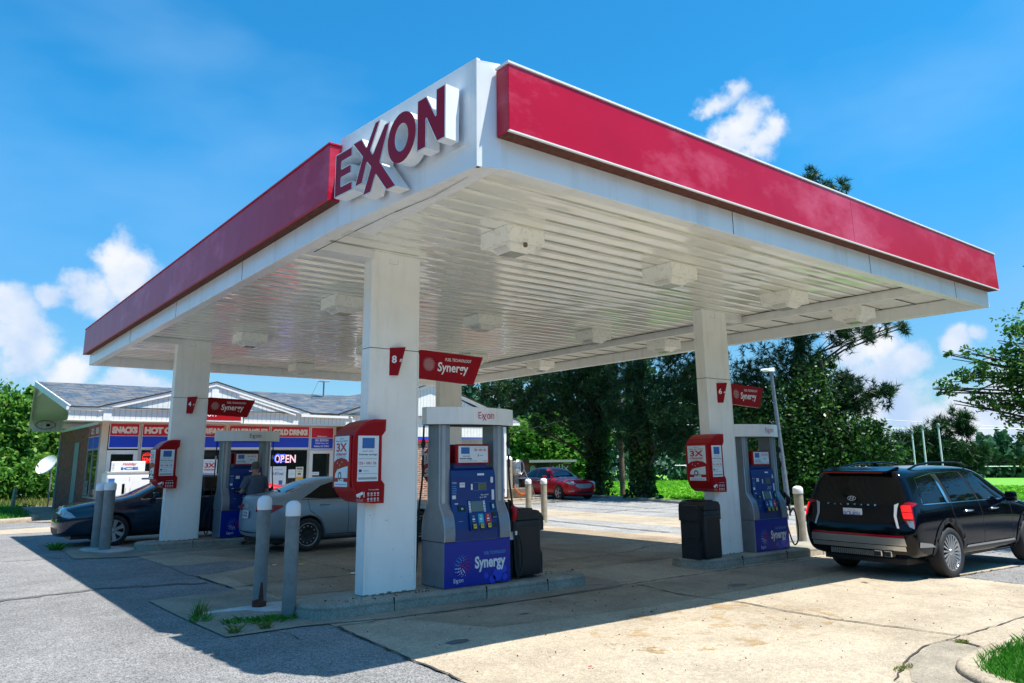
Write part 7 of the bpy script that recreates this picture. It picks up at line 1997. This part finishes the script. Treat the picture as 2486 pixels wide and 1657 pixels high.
# crop in the field
N = 90000
t = rng.random(N) ** 1.5
x = 29 + 48 * t; y = rng.uniform(-6, 62, N) 
y = np.where(x < 31, np.maximum(y, 9), y)
rows = np.round(x / .45) * .45 * .0 + x
h = rng.random(N) * .10 * np.clip((x - 28) / 4, .35, 1)
P_ = np.stack([x, y, np.array([gz(q) for q in x]) - .03 + h], 1)
o = leaf_cloud('field_crop', P_, .10 + .0035 * x, M['crop'], None, rng, .6, .9)
tag(o, 'bright green leafy crop covering the field', 'crop', None, 'stuff')
sheet('dry_strip', [(30.5, 9), (31.6, 8.8), (33.0, 24), (33.4, 45), (32.0, 45), (31.6, 24)], .07, M['rustm'])
def in_poly(px, py, poly):
    ins = np.zeros(len(px), bool); n = len(poly)
    for i in range(n):
        x1, y1 = poly[i]; x2, y2 = poly[(i + 1) % n]
        c = ((y1 > py) != (y2 > py)) & (px < (x2 - x1) * (py - y1) / (y2 - y1 + 1e-12) + x1); ins ^= c
    return ins
def blades(name, P_, hgt, wid, mt, rng, lean=.5, label=None, cat=None, parent=None, kind=None, group=None):
    N = len(P_); a = rng.uniform(0, 6.283, N); s = np.stack([np.cos(a), np.sin(a), np.zeros(N)], 1)
    b = rng.uniform(0, 6.283, N); ln = rng.uniform(0, lean, N)
    tip = np.stack([np.cos(b) * ln, np.sin(b) * ln, np.ones(N)], 1); H = (hgt * rng.uniform(.45, 1.25, N))[:, None]
    v = np.empty((N, 4, 3)); v[:, 0] = P_ - s * wid / 2; v[:, 1] = P_ + s * wid / 2
    mid = P_ + tip * H * .5 * np.array([.5, .5, 1]); v[:, 2] = P_ + tip * H; v[:, 3] = mid - s * wid * .3
    me = bpy.data.meshes.new(name)
    me.vertices.add(N * 4); me.vertices.foreach_set('co', v.reshape(-1).astype(np.float32))
    me.loops.add(N * 4); me.loops.foreach_set('vertex_index', np.arange(N * 4, dtype=np.int32))
    me.polygons.add(N); me.polygons.foreach_set('loop_start', np.arange(0, N * 4, 4, dtype=np.int32)); me.polygons.foreach_set('loop_total', np.full(N, 4, dtype=np.int32))
    me.materials.append(mt); me.update(calc_edges=True)
    o = bpy.data.objects.new(name, me); COL.objects.link(o)
    if parent: o.parent = parent
    if label: tag(o, label, cat, group, kind)
    return o
# near lawn
N = 46000
x = rng.uniform(5.9, 12, N); y = rng.uniform(.8, 3.3, N); k = in_poly(x, y, LAWN + [(13, 0), (6, 0)]); x = x[k]; y = y[k]
blades('lawn_grass', np.stack([x, y, np.array([gz(q) for q in x]) + .03], 1), .075, .007, M['grass'], rng, .9, 'thick short green grass behind the near right kerb', 'grass', None, 'stuff')
N = 16000
x = rng.uniform(-8, 4.4, N); y = rng.uniform(27.9, 40, N); k = in_poly(x, y, [(-30, 29.5), (-6, 28.4), (0.8, 27.9), (2.3, 27.8), (3.05, 28.1), (3.4, 28.8), (3.5, 30), (3.9, 38), (4.6, 39), (-30, 39)]); x = x[k]; y = y[k]
blades('lawn_grass', np.stack([x, y, np.full(len(x), .055)], 1), .10, .03, M['grass'], rng, .8, 'short lawn at the far left in front of the bushes', 'grass', None, 'stuff')
N = 9000
x = rng.uniform(-6, 6, N); y = rng.uniform(38.5, 44, N)
blades('meadow_grass', np.stack([x, y, np.full(N, -.03)], 1), .30, .05, M['drygrass'], rng, .6, 'yellowish rough grass in front of the left trees', 'grass', None, 'stuff')
# weeds in the cracks
def weed(label, cx, cy, r, n, h, w=.012, lean=1.2, mt='grass', ex=1.0, name='weed'):
    rg = np.random.default_rng(int(cx * 100 + cy * 7)); a = rg.uniform(0, 6.283, n); q = r * np.sqrt(rg.random(n))
    P_ = np.stack([cx + q * np.cos(a) * ex, cy + q * np.sin(a), np.full(n, gz(cx) + .012)], 1)
    blades(name, P_, h, w, M[mt], rg, lean, label, 'weed')
weed('tall upright grass tuft at the left edge of the near concrete pad', 2.74, 9.12, .06, 34, .16, .008, .45)
weed('low green weed at the broken left edge of the near pad', 2.70, 8.85, .11, 60, .06, .010, 1.8)
weed('spreading green weeds round the foot of the right near bollard', 3.32, 8.36, .17, 200, .05, .015, 2.8, 'grass', 1.7)
weed('green weeds trailing left of the near bollard', 3.02, 8.52, .13, 110, .045, .013, 2.8, 'grass', 1.6)
weed('small weed tuft nearest the camera on the front edge of the near pad', 3.10, 8.02, .06, 50, .07, .010, 1.8, 'drygrass')
weed('thin weed tuft at the front left corner of the near pad', 2.78, 8.03, .06, 40, .08, .009, 1.6, 'drygrass')
weed('weed at the left corner of the far pad', 2.62, 18.2, .13, 90, .13, .02, 1.5)
weed('weed at the foot of the left island kerb', 3.9, 16.85, .10, 70, .09, .02, 1.5)
weed('mossy weeds filling the gap in the gutter near the lawn', 7.87, 3.30, .05, 220, .022, .012, 1.6, 'drygrass', 1.0)
weed('weeds along the curved gutter seam', 6.5, 3.2, .04, 120, .02, .012, 1.6, 'drygrass', 4.0)
# fallen leaves and litter
def scrap(name, label, x, y, r, mt, z=.012, seed=1, cat='litter'):
    rdd = random.Random(seed); n = 7; v = []
    for k in range(n):
        a = 6.2832 * k / n; q = r * rdd.uniform(.5, 1.1); v.append((x + q * math.cos(a), y + q * .5 * math.sin(a), gz(x) + z + rdd.uniform(0, r * .3)))
    mb = MB(); mb.add(v, [tuple(range(n))], 0); mb.add([(p[0], p[1], p[2] - .002) for p in v], [tuple(range(n))[::-1]], 0); o = mb.build(name, [M[mt]]); tag(o, label, cat)
scrap('paper_scrap', 'crumpled white scrap on the lane left of the near bollards', 5.0, 12.7, .06, 'cap', .02, 3)
weed('dry stalks beside the tall tuft on the near pad', 2.80, 9.05, .09, 22, .15, .006, .9, 'drygrass')
scrap('yellow_scrap', 'thin yellow strip on the ground behind the near bollards', 5.42, 12.54, .07, 'yellow', .02, 4)
scrap('paper_scrap', 'flat white scrap left of the nearest column', 5.55, 10.98, .06, 'cap', .02, 5)
scrap('paper_scrap', 'white crumpled paper at the foot of the left fuel pump', 5.62, 16.60, .05, 'cap', .16, 6)
scrap('paper_scrap', 'small pale scrap on the kerb line in front of the far pines', 25.9, 25.4, .25, 'cap', .03, 7)
scrap('dead_leaf', 'brown curled leaf in the near right gutter', 7.12, 2.98, .05, 'rust', .03, 8, 'leaf')
scrap('pink_petal', 'tiny pink scrap on the near concrete', 4.55, 4.78, .025, 'inkred', .02, 9)
scrap('dark_leaf', 'dark dead leaf on the concrete at the shadow edge', 6.75, 6.07, .035, 'rust', .02, 10, 'leaf')
# small leaves and grit strewn on the slabs: nobody could count them
rng = np.random.default_rng(77)
N = 900
x = rng.uniform(3.7, 13.5, N); y = np.concatenate([rng.uniform(3.5, 8, N // 2), rng.uniform(9, 16, N - N // 2)])
P_ = np.stack([x, y, np.array([gz(q) for q in x]) + .011], 1)
o = leaf_cloud('ground_litter', P_, .02, M['rust'], None, rng, 1.0, .6); tag(o, 'tiny dead leaves and grit strewn over the concrete', 'leaf litter', None, 'stuff')
N = 110
x = rng.uniform(3.8, 7.5, N); y = rng.uniform(8.0, 8.30, N); P_ = np.stack([x, y, np.full(N, .158)], 1)
o = leaf_cloud('island_litter', P_, .03, M['rust'], None, rng, 1.0, .6); tag(o, 'tiny dead leaves lying on the edge of the nearest island', 'leaf litter', None, 'stuff')
